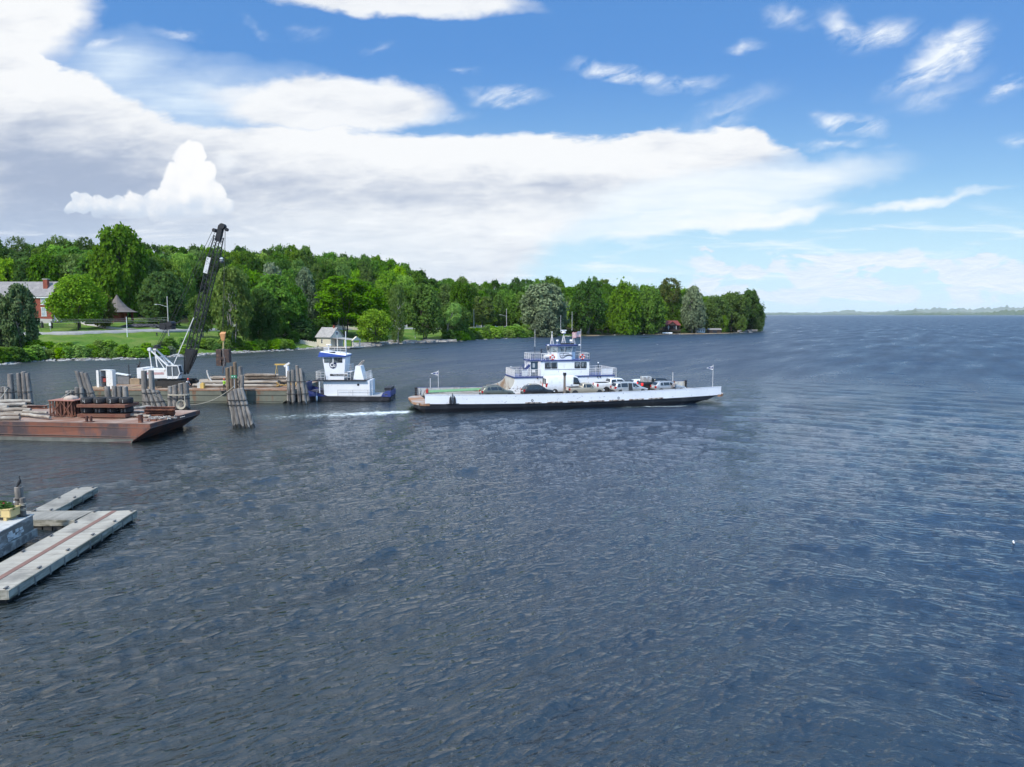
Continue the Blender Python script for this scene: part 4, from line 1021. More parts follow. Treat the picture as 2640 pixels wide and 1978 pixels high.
shrubs('behind the drive by the red pavilion', 'shrubs by the red pavilion', [(u, 66 + g.uniform(0, 5)) for u in (232, 246, 340, 352, 366, 380, 396)], ['dark', 'mid'], 8, (1.4, 2.4))
# lavender border in front of the pavilion
t = thing('lavender_bed', 'low grey-purple flower border running right of the red pavilion', 'flower bed', xy(372, 268) + (gz(*xy(372, 268)),))
LEAF['lav'] = leaf_mat('leaf_lavender', (.10, .11, .11), (.22, .20, .25), .1)
V, F_ = crown_data(5, 'bush', 5000, .9); V = V * np.array([17, 2.4, 1.3])
o = bpy.data.objects.new('plants', np_mesh('lavender', V, F_, [LEAF['lav']])); COL.objects.link(o); o.parent = t
# ------------------------------------------------------------------ vehicles
def paint(name, col, metal=.25, rough=.3):
    if name in MATS: return MATS[name]
    m, N, b = new_mat(name); c = lin(col)
    co = N.n('ShaderNodeTexCoord').outputs['Object']
    N.put(b.inputs['Base Color'], N.mix(N.ss(N.noise(co, 2.5, 5, .65), .4, .75), c, tuple(x * .82 + .012 for x in c[:3]) + (1,)))
    b.inputs['Roughness'].default_value = rough; b.inputs['Metallic'].default_value = metal; b.inputs['Coat Weight'].default_value = .5; b.inputs['Coat Roughness'].default_value = .12
    return m
RUBBER = mat('rubber', (.025, .025, .026), .85, .25, 4)
ALLOY = mat('alloy', (.42, .43, .44), .35, .1, metal=.7)
CARGL = mat('car_glass', (.022, .026, .03), .06, .1, spec=.9)
TAIL = mat('tail_lens', (.42, .012, .012), .25, .1)
LENS = mat('head_lens', (.65, .67, .68), .15, .1)
BLKPL = mat('black_plastic', (.025, .025, .027), .6, .1)

def car(name, label, L, W, tops, belt, wins, col, z0=.28, wr=.34, wx=(.85, .85), screens=(), bed=None, group='vehicles on the ferry deck', rails=False, tl=(.78, 1.08), lit=False, open_door=None):
    t = thing(name, label, 'pickup' if bed else ('van' if 'van' in name else 'car'), group=group)
    w = W / 2
    def top(x): return float(np.interp(x, [p[0] for p in tops], [p[1] for p in tops]))
    def cab(x): return float(np.interp(x, [p[0] for p in tops], [p[2] for p in tops]))
    def half(x): return w * float(np.interp(x, [0, .25, 1, L - 1.1, L - .2, L], [.90, .975, 1, 1, .93, .80]))
    xs = sorted(set([p[0] for p in tops] + [round(L * k / 22, 2) for k in range(23)]))
    R_ = []
    for x in xs:
        h = half(x); tp = top(x); c = cab(x); bl = min(belt, tp - .05); wt = h * (1 - .20 * c) * (.97 if c < .5 else 1)
        zl = z0 + (.16 if x < .15 or x > L - .15 else 0)
        half_ring = [(h * .9, zl), (h, zl + .18), (h, bl - .12), (h * .985, bl), (wt, max(bl + .02, tp - .09)), (wt * .9, tp - .015), (0, tp + .02 * c)]
        R_.append([(x, -a, b) for a, b in half_ring] + [(x, a, b) for a, b in half_ring[-2::-1]])
    MB().mat(col).rings(R_).obj('body', t)
    def side(x, f, s, off=.012):
        h = half(x); tp = top(x); c = cab(x); wt = h * (1 - .20 * c); bl = belt
        y = h * .985 + (wt - h * .985) * f; return (x, s * (y + off), bl + (tp - .09 - bl) * f)
    for s in (-1, 1):
        for (a, b, c_, d) in wins:
            MB().mat(CARGL).quad(side(a, .06, s), side(b, .06, s), side(d, .93, s), side(c_, .93, s)).obj('side_window', t)
        k = MB().mat(col).box(L * .60, L * .60 + .16, s * (w + .02) - .10, s * (w + .02) + .10, belt, belt + .16); k.obj('mirror', t)
    for nm, xa, xb in screens:
        fa, fb = .12, .9; xa_, xb_ = xa + (xb - xa) * fa, xa + (xb - xa) * fb
        ya = half(xa_) * .80; yb = half(xb_) * .70; n = Vector((-(top(xb) - top(xa)), 0, xb - xa)); n = n.normalized() * .02 * (1 if n.z > 0 else -1)
        MB().mat(CARGL).quad(*[tuple(Vector(q) + n) for q in ((xa_, -ya, top(xa_)), (xa_, ya, top(xa_)), (xb_, yb, top(xb_)), (xb_, -yb, top(xb_)))]).obj(nm, t)
    for x in (wx[0], L - wx[1]):
        for s in (-1, 1):
            tw = thing('wheel', None, None, (x, s * (w - .10), wr)); tw.parent = t
            a = MB().mat(RUBBER); a.M = Matrix.Rotation(math.pi / 2, 4, 'X'); a.lathe([(wr * .62, -.11), (wr * .95, -.11), (wr, -.06), (wr, .06), (wr * .95, .11), (wr * .62, .11)], n=18); a.obj('tyre', tw)
            a = MB().mat(ALLOY); a.M = Matrix.Rotation(math.pi / 2, 4, 'X'); a.lathe([(.04, -.09), (wr * .64, -.10), (wr * .64, .10), (.04, .09)], n=14, smooth=False)
            a.mat(BLKPL)
            for q in range(5):
                an = q * 1.2566; a.box(wr * .36 * math.cos(an) - .035, wr * .36 * math.cos(an) + .035, wr * .36 * math.sin(an) - .035, wr * .36 * math.sin(an) + .035, -.104, .104)
            a.obj('rim', tw)
            ar = MB().mat(BLKPL); ar.M = Matrix.Translation((x, s * (half(x) - .03), wr)) @ Matrix.Rotation(math.pi / 2, 4, 'X'); ar.lathe([(wr * 1.02, -.045), (wr * 1.20, -.045), (wr * 1.20, .045), (wr * 1.02, .045)], n=18, smooth=False); ar.obj('wheel_arch', t)
    tm = mat('brake_light_lit', 0) if lit else TAIL
    for s in (-1, 1):
        ya = half(.1) * s
        MB().mat(tm).box(-.015, .28, min(ya * .70, ya * 1.02), max(ya * .70, ya * 1.02), tl[0], tl[1]).obj('tail_light', t)
        yb = half(L - .2) * s; MB().mat(LENS).box(L - .42, L - .02, min(yb * .6, yb * 1.0), max(yb * .6, yb * 1.0), .66, .80).obj('headlight', t)
    MB().mat(BLKPL).box(-.06, .12, -w * .86, w * .86, z0 + .1, z0 + .32).obj('bumper', t); MB().mat(BLKPL).box(L - .14, L + .04, -w * .74, w * .74, z0 + .1, z0 + .3).obj('bumper', t)
    MB().mat(WHITE).box(-.03, 0, -.26, .26, .80, .95).obj('number_plate', t)
    if rails:
        x0, x1 = rails
        for s in (-1, 1): MB().mat(BLKPL).path([(x0, s * w * .68, top(x0) + .0), (x0 + .2, s * w * .70, top(x0 + .2) + .09), (x1 - .2, s * w * .70, top(x1 - .2) + .09), (x1, s * w * .68, top(x1))], .025).obj('roof_rail', t)
    if bed:
        b0, b1 = bed; tp = top((b0 + b1) / 2)
        MB().mat(BLKPL).box(b0, b1, -w * .82, w * .82, tp - .01, tp + .035).obj('bed_shade' if bed else 'bed', t)  # dark slab stands for the shaded inside of an open bed
    if open_door:
        a, b = open_door
        m = MB().mat(BLKPL)
        m.quad(side(a, -.62, -1, .02), side(b, -.62, -1, .02), side(b, .9, -1, .02), side(a, .9, -1, .02)); m.obj('door_opening', t)  # black sheet on the side, shade of the interior put into its colour
        d = MB().mat(col); d.box(a - 1.05, a - .05, -w - .13, -w - .05, z0 + .15, belt); d.obj('sliding_door', t)
    return t
def brake():
    m, N, b = new_mat('brake_light_lit'); b.inputs['Base Color'].default_value = (.6, .01, .01, 1); b.inputs['Emission Color'].default_value = (1, .03, .03, 1); b.inputs['Emission Strength'].default_value = 1.6
brake()
SUV = [(0, .78, 0), (.04, 1.05, .1), (.12, 1.14, .3), (.50, 1.57, 1), (1.0, 1.66, 1), (1.9, 1.69, 1), (2.55, 1.63, 1), (3.40, 1.10, .2), (3.6, 1.04, 0), (4.35, .93, 0), (4.6, .70, 0)]
SUVW = [(.75, 1.25, .82, 1.15), (1.32, 2.25, 1.26, 2.15), (2.32, 3.12, 2.24, 2.58)]
def sc(tops, k, h=1): return [(a * k, b * h, c) for a, b, c in tops]
FERRY = None
def on_deck(t, x, y, z=1.64, rz=0):
    c, s = math.cos(FYAW), math.sin(FYAW)
    t.location = (FX + x * c - y * s, FY + x * s + y * c, z); t.rotation_euler = (0, 0, FYAW + rz)
    return t
G_ = 'vehicles on the ferry deck'
on_deck(car('suv', 'grey-green SUV with roof rails, rearmost car in the near lane of the ferry', 4.65, 1.84, SUV, 1.08, SUVW, paint('sage_paint', (.155, .16, .125), .4), screens=(('rear_window', .10, .50), ('windscreen', 3.40, 2.55)), rails=(.8, 2.5)), -14.2, -4.0)
on_deck(car('crossover', 'dark charcoal crossover in front of the grey-green SUV on the ferry', 4.5, 1.86, sc(SUV, .978, .98), 1.07, SUVW, paint('charcoal_paint', (.030, .030, .034), .4), screens=(('rear_window', .10, .49), ('windscreen', 3.32, 2.5)), rails=(.8, 2.4)), -8.3, -3.95)
PK = [(0, .80, 0), (.04, 1.16, 0), (1.92, 1.18, 0), (1.96, 1.24, .3), (2.08, 1.70, 1), (2.6, 1.76, 1), (3.25, 1.70, 1), (4.02, 1.18, .2), (4.2, 1.12, 0), (5.05, 1.02, 0), (5.3, .75, 0)]
on_deck(car('pickup_truck', 'tan beige pickup in the near lane beside the ferry lamp post', 5.3, 1.85, PK, 1.12, [(2.12, 2.45, 2.14, 2.45), (2.55, 3.62, 2.52, 3.22)], paint('tan_paint', (.46, .40, .30), .25), bed=(.12, 1.85), screens=(('rear_window', 1.98, 2.08), ('windscreen', 4.02, 3.25)), z0=.36, wr=.38, tl=(.80, 1.10)), -1.75, -4.0)
VAN = [(0, .8, 0), (.05, 1.10, .2), (.30, 1.62, 1), (1.0, 1.76, 1), (2.3, 1.78, 1), (3.1, 1.70, 1), (4.15, 1.08, .2), (4.9, .86, 0), (5.05, .7, 0)]
on_deck(car('minivan', 'silver minivan with its sliding side door open on the ferry', 5.05, 1.95, VAN, 1.02, [(.35, .85, .5, .85), (.95, 1.95, .95, 1.92), (2.75, 3.72, 2.72, 3.15)], paint('silver_paint', (.50, .50, .48), .4), screens=(('rear_window', .06, .30), ('windscreen', 4.15, 3.1)), rails=(.8, 2.6), tl=(.85, 1.15), open_door=(2.02, 2.62)), 5.1, -4.0)
on_deck(car('suv', 'pale silver SUV at the head of the near lane behind the ferry bulwark', 4.85, 1.90, sc(SUV, 1.054, 1.02), 1.10, SUVW, paint('pale_silver_paint', (.46, .46, .46), .45), screens=(('rear_window', .10, .52), ('windscreen', 3.58, 2.69)), rails=(.8, 2.6)), 11.4, -3.9)
CV = [(0, .9, 0), (.02, 1.2, .5), (.06, 2.45, .5), (.25, 2.60, .5), (4.3, 2.60, .5), (4.75, 2.45, .55), (5.45, 1.32, .2), (5.6, 1.25, 0), (6.0, .95, 0), (6.1, .7, 0)]
on_deck(car('cargo_van', 'white high-roofed cargo van between the deckhouse and near car lane', 6.1, 2.0, CV, 1.32, [(4.05, 5.18, 4.1, 4.72)], paint('van_white', (.74, .76, .77), 0, .35), screens=(('windscreen', 5.45, 4.75),), wr=.36, wx=(1.3, 1.0), tl=(1.05, 1.6)), -4.3, -1.25)
v = bpy.data.objects['cargo_van']
for s in (-1, 1): MB().mat(CARGL).box(-.02, .01, s * .48 - .34, s * .48 + .34, 1.45, 2.25).obj('rear_window', v)
on_deck(car('pickup_truck', 'large white crew-cab pickup with dark open bed on the ferry', 5.9, 2.05, [(0, .95, 0), (.05, 1.42, 0), (1.95, 1.44, 0), (2.0, 1.5, .3), (2.1, 2.0, 1), (2.8, 2.06, 1), (3.9, 2.02, 1), (4.6, 1.42, .2), (4.8, 1.36, 0), (5.7, 1.24, 0), (5.9, .9, 0)], 1.42, [(2.16, 2.95, 2.2, 2.9), (3.05, 4.22, 3.02, 3.86)], paint('white_paint_car', (.76, .77, .77), .05), bed=(.12, 1.9), screens=(('rear_window', 2.0, 2.1), ('windscreen', 4.6, 3.9)), z0=.45, wr=.42, wx=(1.35, 1.05), tl=(.95, 1.35)), 3.5, -1.2)
on_deck(car('pickup_truck', 'black pickup with lit brake lights and a wrapped load in its bed', 5.6, 1.95, [(0, .9, 0), (.05, 1.32, 0), (1.95, 1.34, 0), (2.0, 1.4, .3), (2.1, 1.88, 1), (2.8, 1.93, 1), (3.8, 1.88, 1), (4.4, 1.32, .2), (4.6, 1.26, 0), (5.4, 1.14, 0), (5.6, .85, 0)], 1.3, [(2.16, 2.9, 2.2, 2.85), (3.0, 4.05, 2.97, 3.76)], paint('black_paint', (.014, .014, .016), .2), bed=(.12, 1.9), screens=(('rear_window', 2.0, 2.1), ('windscreen', 4.4, 3.8)), z0=.42, wr=.4, tl=(.9, 1.25), lit=True), 10.6, -1.0)
c_ = MB().mat(mat('wrap_film', (.50, .52, .53), .25, .25, 3, (.30, .28, .26), .5, 2)); c_.box(.0, 1.3, -.55, .6, 0, .78)
tag(on_deck(c_.obj('wrapped_load'), 11.0, -1.0, 3.02), 'film-wrapped pale load sitting in the bed of the black pickup', 'load')
on_deck(car('hatchback', 'white car with red tail lights mostly hidden behind the black pickup', 4.2, 1.78, sc(SUV, .913, .88), .96, SUVW[:2], paint('white_paint_car', 0), screens=(('rear_window', .09, .46), ('windscreen', 3.1, 2.33))), 10.4, 2.0)

# ------------------------------------------------------------------ people
SKIN = mat('skin', (.42, .24, .17), .6, .08)
def person(label, pose, cols, hat=None, hair=None, sc_=1.0):
    """one skinned figure; pose maps joints to points (metres, facing -y), clothing colours follow the height along the limbs"""
    t = thing('person', label, 'person')
    J = dict(pelvis=(0, 0, .95), chest=(0, -.01, 1.28), neck=(0, 0, 1.48), chin=(0, -.03, 1.56), crown=(0, -.01, 1.74), shl=(-.19, 0, 1.42), shr=(.19, 0, 1.42), ell=(-.27, .02, 1.14), elr=(.27, .02, 1.14), wrl=(-.29, -.10, .90), wrr=(.29, -.10, .90),
             hpl=(-.10, 0, .90), hpr=(.10, 0, .90), knl=(-.12, -.03, .50), knr=(.12, -.02, .50), anl=(-.12, .02, .09), anr=(.12, .02, .09), tol=(-.14, -.17, .04), tor=(.14, -.17, .04))
    J.update(pose)
    rad = dict(pelvis=.15, chest=.165, neck=.06, chin=.085, crown=.075, shl=.075, shr=.075, ell=.048, elr=.048, wrl=.034, wrr=.034, hpl=.095, hpr=.095, knl=.065, knr=.065, anl=.047, anr=.047, tol=.04, tor=.04)
    E_ = [('pelvis', 'chest'), ('chest', 'neck'), ('neck', 'chin'), ('chin', 'crown'), ('chest', 'shl'), ('chest', 'shr'), ('shl', 'ell'), ('shr', 'elr'), ('ell', 'wrl'), ('elr', 'wrr'), ('pelvis', 'hpl'), ('pelvis', 'hpr'), ('hpl', 'knl'), ('hpr', 'knr'), ('knl', 'anl'), ('knr', 'anr'), ('anl', 'tol'), ('anr', 'tor')]
    names = list(J)
    for s, sg in (('l', -1), ('r', 1)):
        wv = Vector(J['wr' + s]); el = Vector(J['el' + s]); d = (wv - el).normalized()
        side = d.cross(Vector((0, 1, 0))).normalized() if abs(d.y) < .9 else Vector((1, 0, 0))
        palm = wv + d * .08; J['pa' + s] = tuple(palm); rad['pa' + s] = .036; E_.append(('wr' + s, 'pa' + s))
        for f in range(4):
            k = f'f{f}{s}'; J[k] = tuple(palm + d * (.085 - abs(f - 1.4) * .012) + side * (f - 1.5) * .02 + Vector((0, -.02, 0))); rad[k] = .009; E_.append(('pa' + s, k))
        J['th' + s] = tuple(wv + d * .06 - side * .055); rad['th' + s] = .011; E_.append(('wr' + s, 'th' + s))
    names = list(J); me = bpy.data.meshes.new('body'); me.from_pydata([J[n] for n in names], [(names.index(a), names.index(b)) for a, b in E_], [])
    o = bpy.data.objects.new('body', me); COL.objects.link(o)
    o.modifiers.new('skin', 'SKIN').use_smooth_shade = True
    for i, n in enumerate(names):
        r = rad[n]; me.skin_vertices[0].data[i].radius = (r, r * (.72 if n in ('pelvis', 'chest') else 1))
        me.skin_vertices[0].data[i].use_root = n == 'pelvis'
    o.modifiers.new('sub', 'SUBSURF').levels = 1
    o.modifiers['sub'].render_levels = 1
    dg = bpy.context.evaluated_depsgraph_get(); m2 = bpy.data.meshes.new_from_object(o.evaluated_get(dg)); bpy.data.objects.remove(o)
    shirt, trouser, shoe = cols; m2.materials.clear()
    for m in (SKIN, shirt, trouser, shoe): m2.materials.append(m)
    P = {n: Vector(J[n]) for n in names}
    def seg(p, a, b):
        ab = P[b] - P[a]; s = max(0, min(1, (p - P[a]).dot(ab) / ab.length_squared)); return (p - P[a] - ab * s).length, s
    for f in m2.polygons:
        best = min(((seg(f.center, a, b)[0] - .6 * (rad[a] + rad[b]) / 2, a, b) for a, b in E_)); a, b = best[1], best[2]
        if b in ('neck',) and f.center.z > P['neck'].z - .02 or a in ('neck', 'chin') or a.startswith(('wr', 'pa')) or a.startswith('el'): k = 0
        elif a == 'pelvis' and b.startswith('hp') or a.startswith(('hp', 'kn')): k = 2
        elif a.startswith('an'): k = 3
        elif a == 'pelvis': k = 1 if seg(f.center, a, b)[1] > .15 else 2
        else: k = 1
        f.material_index = k; f.use_smooth = True
    ob = bpy.data.objects.new('body', m2); COL.objects.link(ob); ob.parent = t
    c = P['crown']; fc = (P['chin'] - P['neck'])
    fa = MB().mat(mat('eye_dark', (.03, .02, .02), .5)); h = P['chin'].lerp(c, .42)
    for s in (-1, 1): fa.ball(tuple(h + Vector((s * .032, -.088, .01))), .012, 1, 6, 4)
    fa.obj('eyes', t)
    fa = MB().mat(SKIN); fa.ball(tuple(h + Vector((0, -.095, -.03))), .018, 1.4, 6, 4)
    for s in (-1, 1): fa.ball(tuple(h + Vector((s * .088, .01, -.01))), .02, 1.5, 6, 4)
    fa.obj('face_features', t)
    if hat:
        k = MB().mat(hat); k.lathe([(.145, -.01), (.145, .0), (.118, .02), (.112, .07), (.085, .12), (.03, .145), (.01, .147)], (c.x, c.y, c.z - .03), 14); k.box(c.x - .08, c.x + .08, c.y - .19, c.y - .10, c.z - .045, c.z - .03); k.obj('hard_hat', t)
    if hair:
        k = MB().mat(hair); k.lathe([(.098, -.12), (.104, -.03), (.092, .05), (.05, .095), (.01, .105)], (c.x, c.y + .025, c.z - .01), 12); k.obj('hair', t)
    if sc_ != 1: t.scale = (sc_,) * 3
    return t
DENIM = mat('dark_trousers', (.045, .05, .065), .9, .2); BOOT = mat('work_boot', (.05, .035, .025), .8)
on_deck(person('person in a grey top and dark shorts standing beside the pale silver SUV', dict(knl=(-.1, 0, .5), wrl=(-.22, -.24, 1.05)), (mat('grey_top', (.30, .28, .28), .9), DENIM, BOOT), None, mat('auburn_hair', (.13, .05, .03), .7)), 14.1, -5.25, 1.64, 2.6)

# ------------------------------------------------------------------ the ferry
FW = mat('ferry_white', (.83, .84, .85), .45, .05, .5, (.46, .40, .34), .10, 1.6, (1, 1, .5))
FWB = mat('ferry_bulwark', (.84, .85, .86), .45, .05, .4, (.10, .085, .075), .055, 2.4, (1, 1, 1.6))
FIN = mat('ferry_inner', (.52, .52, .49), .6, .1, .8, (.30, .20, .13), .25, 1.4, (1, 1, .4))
FBL = mat('ferry_hull', (.009, .010, .014), .5, .3, .35, (.028, .029, .033), .22, .5, (1, 1, .25))
FTR = mat('ferry_trim', (.045, .065, .19), .5, .15, 1)
FDK = mat('ferry_deck', (.26, .245, .22), .85, .2, .5, (.19, .14, .10), .4, .35)
RUST = mat('rusty_plate', (.30, .15, .075), .85, .35, .8, (.38, .35, .32), .45, .7, (.4, 1, 1))
RAIL = mat('rail_white', (.70, .68, .66), .5, .08)
def hw(x): return 5.95 - 1.05 * (abs(x) / 21.9) ** 2 if abs(x) <= 21.9 else 4.9 - 2.0 * ((abs(x) - 21.9) / 1.4) ** 1.8
def zd(x): return .92 + .28 * (x / 21.9) ** 2
def ferry():
    t = thing('car_ferry', 'white and black double-ended car ferry steaming right across the lake with cars aboard', 'ferry', (FX, FY, 0), FYAW)
    X = [-23.3, -23.1, -22.6, -21.9] + list(np.linspace(-21, 21, 29)) + [21.9, 22.6, 23.1, 23.3]
    rr = []
    for x in X:
        if x < 0: zk = float(np.interp(x, [-23.3, -22.2, -20.5], [.95, -.15, -.9]))
        else: zk = float(np.interp(x, [14, 17.2, 21.9, 23.3], [-.95, -.05, 1.14, 1.25]))
        w = hw(x); z1 = zd(x); zk = min(zk, z1 - .18)
        rr.append([(x, -w, z1), (x, -w * .995, z1 - .1 if zk > .8 else .5), (x, -w * .93, max(zk, -.6) if zk > -.6 else -.6), (x, -w * .8, zk), (x, w * .8, zk), (x, w * .93, max(zk, -.6) if zk > -.6 else -.6), (x, w * .995, z1 - .1 if zk > .8 else .5), (x, w, z1)])
    MB().mat(FBL).rings(rr, True, True, False).obj('hull', t)
    m = MB().mat(FDK); n = [x for x in X if abs(x) <= 21.6]
    dz_ = lambda x: float(np.interp(abs(x), [0, 17, 21.6], [1.62, 1.62, 1.29]))
    m.rings([[(x, -hw(x) + .05, dz_(x)), (x, hw(x) - .05, dz_(x))] for x in n], False, False, False); m.obj('car_deck', t)
    for s in (-1, 1):
        m = MB().mat(RUST); xs = [21.3, 21.9, 22.4, 22.9, 23.2, 23.34]
        m.rings([[(s * x, -hw(x) + .0, zd(x) + .06 - (x - 21.3) * .03), (s * x, hw(x) - .0, zd(x) + .06 - (x - 21.3) * .03)] for x in xs], False, False, False)
        m.rings([[(s * x, q * (hw(x) + .02), zd(x) - .28), (s * x, q * (hw(x) + .02), zd(x) + .06 - (x - 21.3) * .03)] for q in (-1, 1) for x in (xs if q < 0 else xs[::-1])], False, False, False)
        m.obj('end_platform', t)
    # bulwarks
    for s, x0, x1 in ((-1, -21.9, 21.9), (1, -21.9, 21.3)):
        m = MB().mat(FWB if s < 0 else FIN); R0 = []
        for x in np.linspace(x0, x1, 36):
            h = 1.19; y = s * (hw(x) + .015); R0.append([(x, y, zd(x) - .02), (x, y - s * .10, zd(x) - .02), (x, y - s * .10, zd(x) + h), (x, y, zd(x) + h)])
        m.rings(R0, True, True, False)
        m.mat(FIN)
        for x in np.arange(x0 + .5, x1, .98):
            y = s * (hw(x) - .15); m.box(x - .05, x + .05, y - .09, y + .06, zd(x) + .3, zd(x) + 1.15)
        m.obj('bulwark', t)
        c = MB().mat(FTR if s > 0 else FW); R0 = []
        for x in np.linspace(x0, x1, 36):
            y = s * (hw(x) - .035); z = zd(x) + 1.19; R0.append([(x, y - .08, z), (x, y + .08, z), (x, y + .08, z + .05), (x, y - .08, z + .05)])
        c.rings(R0, True, True, False).obj('bulwark_cap', t)
    g = MB().mat(mat('green_band', (.26, .52, .27), .6, .12)); R0 = []
    for x in np.linspace(-20.2, -8.4, 16): y = hw(x) - .245; R0.append([(x, y, 1.62 + (x + 20) * .012), (x, y, 1.95 + (x + 20) * .012)])
    g.rings(R0, False, False, False).obj('green_band', t)
    # rubbing strakes and freeing ports along the near side, ring bolts, fender
    for x0 in np.arange(-8.4, 12, 3.05):
        m = MB().mat(mat('scuffed_steel', (.46, .43, .39), .8, .25, 2, (.16, .10, .07), .5, 2)); R0 = []
        for k in range(6):
            x = x0 + k * .46; y = -hw(x) - .02; R0.append([(x, y, zd(x) - .04), (x, y - .07, zd(x) - .02), (x, y - .05, zd(x) + .14), (x, y + .03, zd(x) + .16)])
        m.rings(R0, True, True, False)
        m.mat(BLKPL)
        for q in (.45, 1.25, 2.0): x = x0 + q; m.box(x - .09, x + .09, -hw(x) - .105, -hw(x) - .02, zd(x) + .01, zd(x) + .12)
        m.obj('rubbing_strake', t)
    for x in (-7.4, 5.2):
        m = MB().mat(BLKPL); m.torus((x, -hw(x) - .03, zd(x) + .38), .13, .035, M=Matrix.Rotation(math.pi / 2, 3, 'X')); m.obj('ring_bolt', t)
    x = -18.3; m = MB().mat(BLKPL)
    for s in (-1, 1): m.prism([(x + s * .09, zd(x) + .05), (x + s * .46, zd(x) + .10), (x + s * .40, zd(x) + .80), (x + s * .2, zd(x) + 1.12)], -hw(x) - .14, -hw(x) - .02, 'y')
    m.bar((x, -hw(x) - .1, zd(x) + .1), (x, -hw(x) - .1, zd(x) + 1.45), .08); m.bar((x - .9, -hw(x) - .08, zd(x) + .02), (x + .9, -hw(x) - .08, zd(x) + .02), .07); m.obj('anchor', t)
    for s, x in ((1, -22.0), (1, 21.3)):
        m = MB().mat(BLKPL); 
        for k in range(4): m.tube((x - .14, s * (hw(x) - .15), 1.5 + k * .28), (x + .14, s * (hw(x) - .15), 1.5 + k * .28), .2, .2, 10)
        m.obj('end_fender', t)
    MB().mat(mat('red_marker', (.45, .03, .03), .5)).box(-20.5, -20.2, hw(-20.3) - .34, hw(-20.3) - .2, 1.55, 2.1).obj('red_locker', t)
    # lower deckhouse along the far side
    L0, L1, y0, y1 = -8.3, 7.03, .2, 5.4
    m = MB().mat(FW); m.box(L0, L1, y0, y1, 1.45, 3.86)
    m.prism([(L0, 1.45), (L0, 3.3), (-8.45, 2.95), (-8.75, 2.5), (-9.5, 2.05), (-9.5, 1.45)], y0, y0 + .12, 'y'); m.prism([(L1, 1.45), (L1, 3.3), (7.2, 2.95), (7.5, 2.5), (8.2, 2.05), (8.2, 1.45)], y0, y0 + .12, 'y')
    m.obj('deckhouse', t)
    for s, xx in ((-1, L0), (1, L1)):
        m = MB().mat(FIN)
        pts = [(xx - s * .0, 1.5), (xx, 3.9)] + [(xx + s * (.15 + 3.2 * (1 - math.cos(a)) * .9), 3.9 - 1.42 * math.sin(a)) for a in np.linspace(.1, math.pi / 2, 8)] + [(xx + s * 3.1, 1.5)]
        m.prism(pts, y1 - .12, y1, 'y')
        for q in np.arange(y0 + .5, y1, .8): m.box(min(xx, xx + s * .1), max(xx, xx + s * .1), q - .05, q + .05, 1.5, 3.75)
        m.box(min(xx, xx + s * .02), max(xx, xx + s * .02), y0 + .15, y1 - .15, 1.5, 3.8)
        m.obj('curved_wing', t)
    m = MB().mat(mat('scuff_marks', (.10, .09, .085), .8)); g = random.Random(2)
    for k in range(26):
        x = g.uniform(-9.4, -7.4); z = g.uniform(1.95, 2.5) - (x + 9.4) * .02; m.M = Matrix.Translation((x, y0 - .004, z)) @ Matrix.Rotation(g.uniform(-.6, .6), 4, 'Y'); m.box(-g.uniform(.03, .16), g.uniform(.03, .16), -.004, 0, -.02, .02)
    m.M = None; m.obj('scrapes', t)['kind'] = 'stuff'
    MB().mat(FTR).box(L0 - .12, L1 + .12, y0 - .10, y1 + .1, 3.863, 4.04).obj('promenade_deck', t)
    MB().mat(mat('yellow_sign', (.62, .48, .10), .5)).box(-6.1, -5.8, y0 - .03, y0 - .005, 2.55, 2.95).obj('warning_sign', t)
    for q in (-4.9, 4.4, 4.8): MB().mat(BLKPL).tube((q, y0 - .16, 3.76), (q, y0 - .02, 3.80), .09).obj('flood_lamp', t)
    # cabin on the promenade deck
    C0, C1, cy1 = -4.42, 3.06, 4.7
    m = MB().mat(FW).box(C0, C1, y0, cy1, 4.043, 6.2).box(-5.6, C0 - .003, 1.4, cy1, 4.043, 6.2); m.obj('cabin', t)
    MB().mat(FTR).box(-5.75, C1 + .16, 1.25, cy1 + .15, 6.203, 6.37).box(C0 - .05, C1 + .16, y0 - .12, 1.247, 6.203, 6.37).obj('bridge_deck', t)
    MB().mat(mat('shadow_strip', (.16, .17, .19), .7)).box(-3.8, 2.65, y0 - .03, y0 - .003, 4.97, 5.03).obj('strake_shade', t)  # shadow line below the windows, put in as a grey strip
    wm = mat('cabin_glass', (.22, .25, .26), .08, .25, .7, (.03, .035, .04), .55, 1.1, (1.4, 1, .5), spec=.8)
    for x0, x1 in ((-3.79, -2.85), (-2.80, -1.87), (.77, 1.68), (1.74, 2.66)):
        f = MB().mat(mat('window_seal', (.05, .05, .055), .6)); f.prism([(x0 + .08, 5.13), (x1 - .08, 5.13), (x1, 5.2), (x1, 5.97), (x1 - .08, 6.04), (x0 + .08, 6.04), (x0, 5.97), (x0, 5.2)], y0 - .03, y0 - .002, 'y'); fo = f.obj('window', t)
        MB().mat(wm).box(x0 + .06, x1 - .06, y0 - .045, y0 - .031, 5.20, 5.98).obj('pane', fo)
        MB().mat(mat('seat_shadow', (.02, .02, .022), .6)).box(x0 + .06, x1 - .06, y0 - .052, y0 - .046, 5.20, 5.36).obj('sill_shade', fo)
    d = MB().mat(mat('teal_door', (.02, .05, .085), .45, .1)).box(-5.55, -4.5, 1.36, 1.397, 4.06, 6.1); do = d.obj('door', t)
    MB().mat(mat('house_pane', 0)).box(-5.3, -4.95, 1.34, 1.359, 5.25, 5.9).obj('pane', do)
    MB().mat(WHITE).box(-5.4, -4.9, 1.33, 1.358, 4.55, 4.9).obj('notice', do)
    # wheelhouse with leaning windows
    cx = -.45; H2 = 1.95; ch = .85; Y0, Y1 = 1.15, 4.2
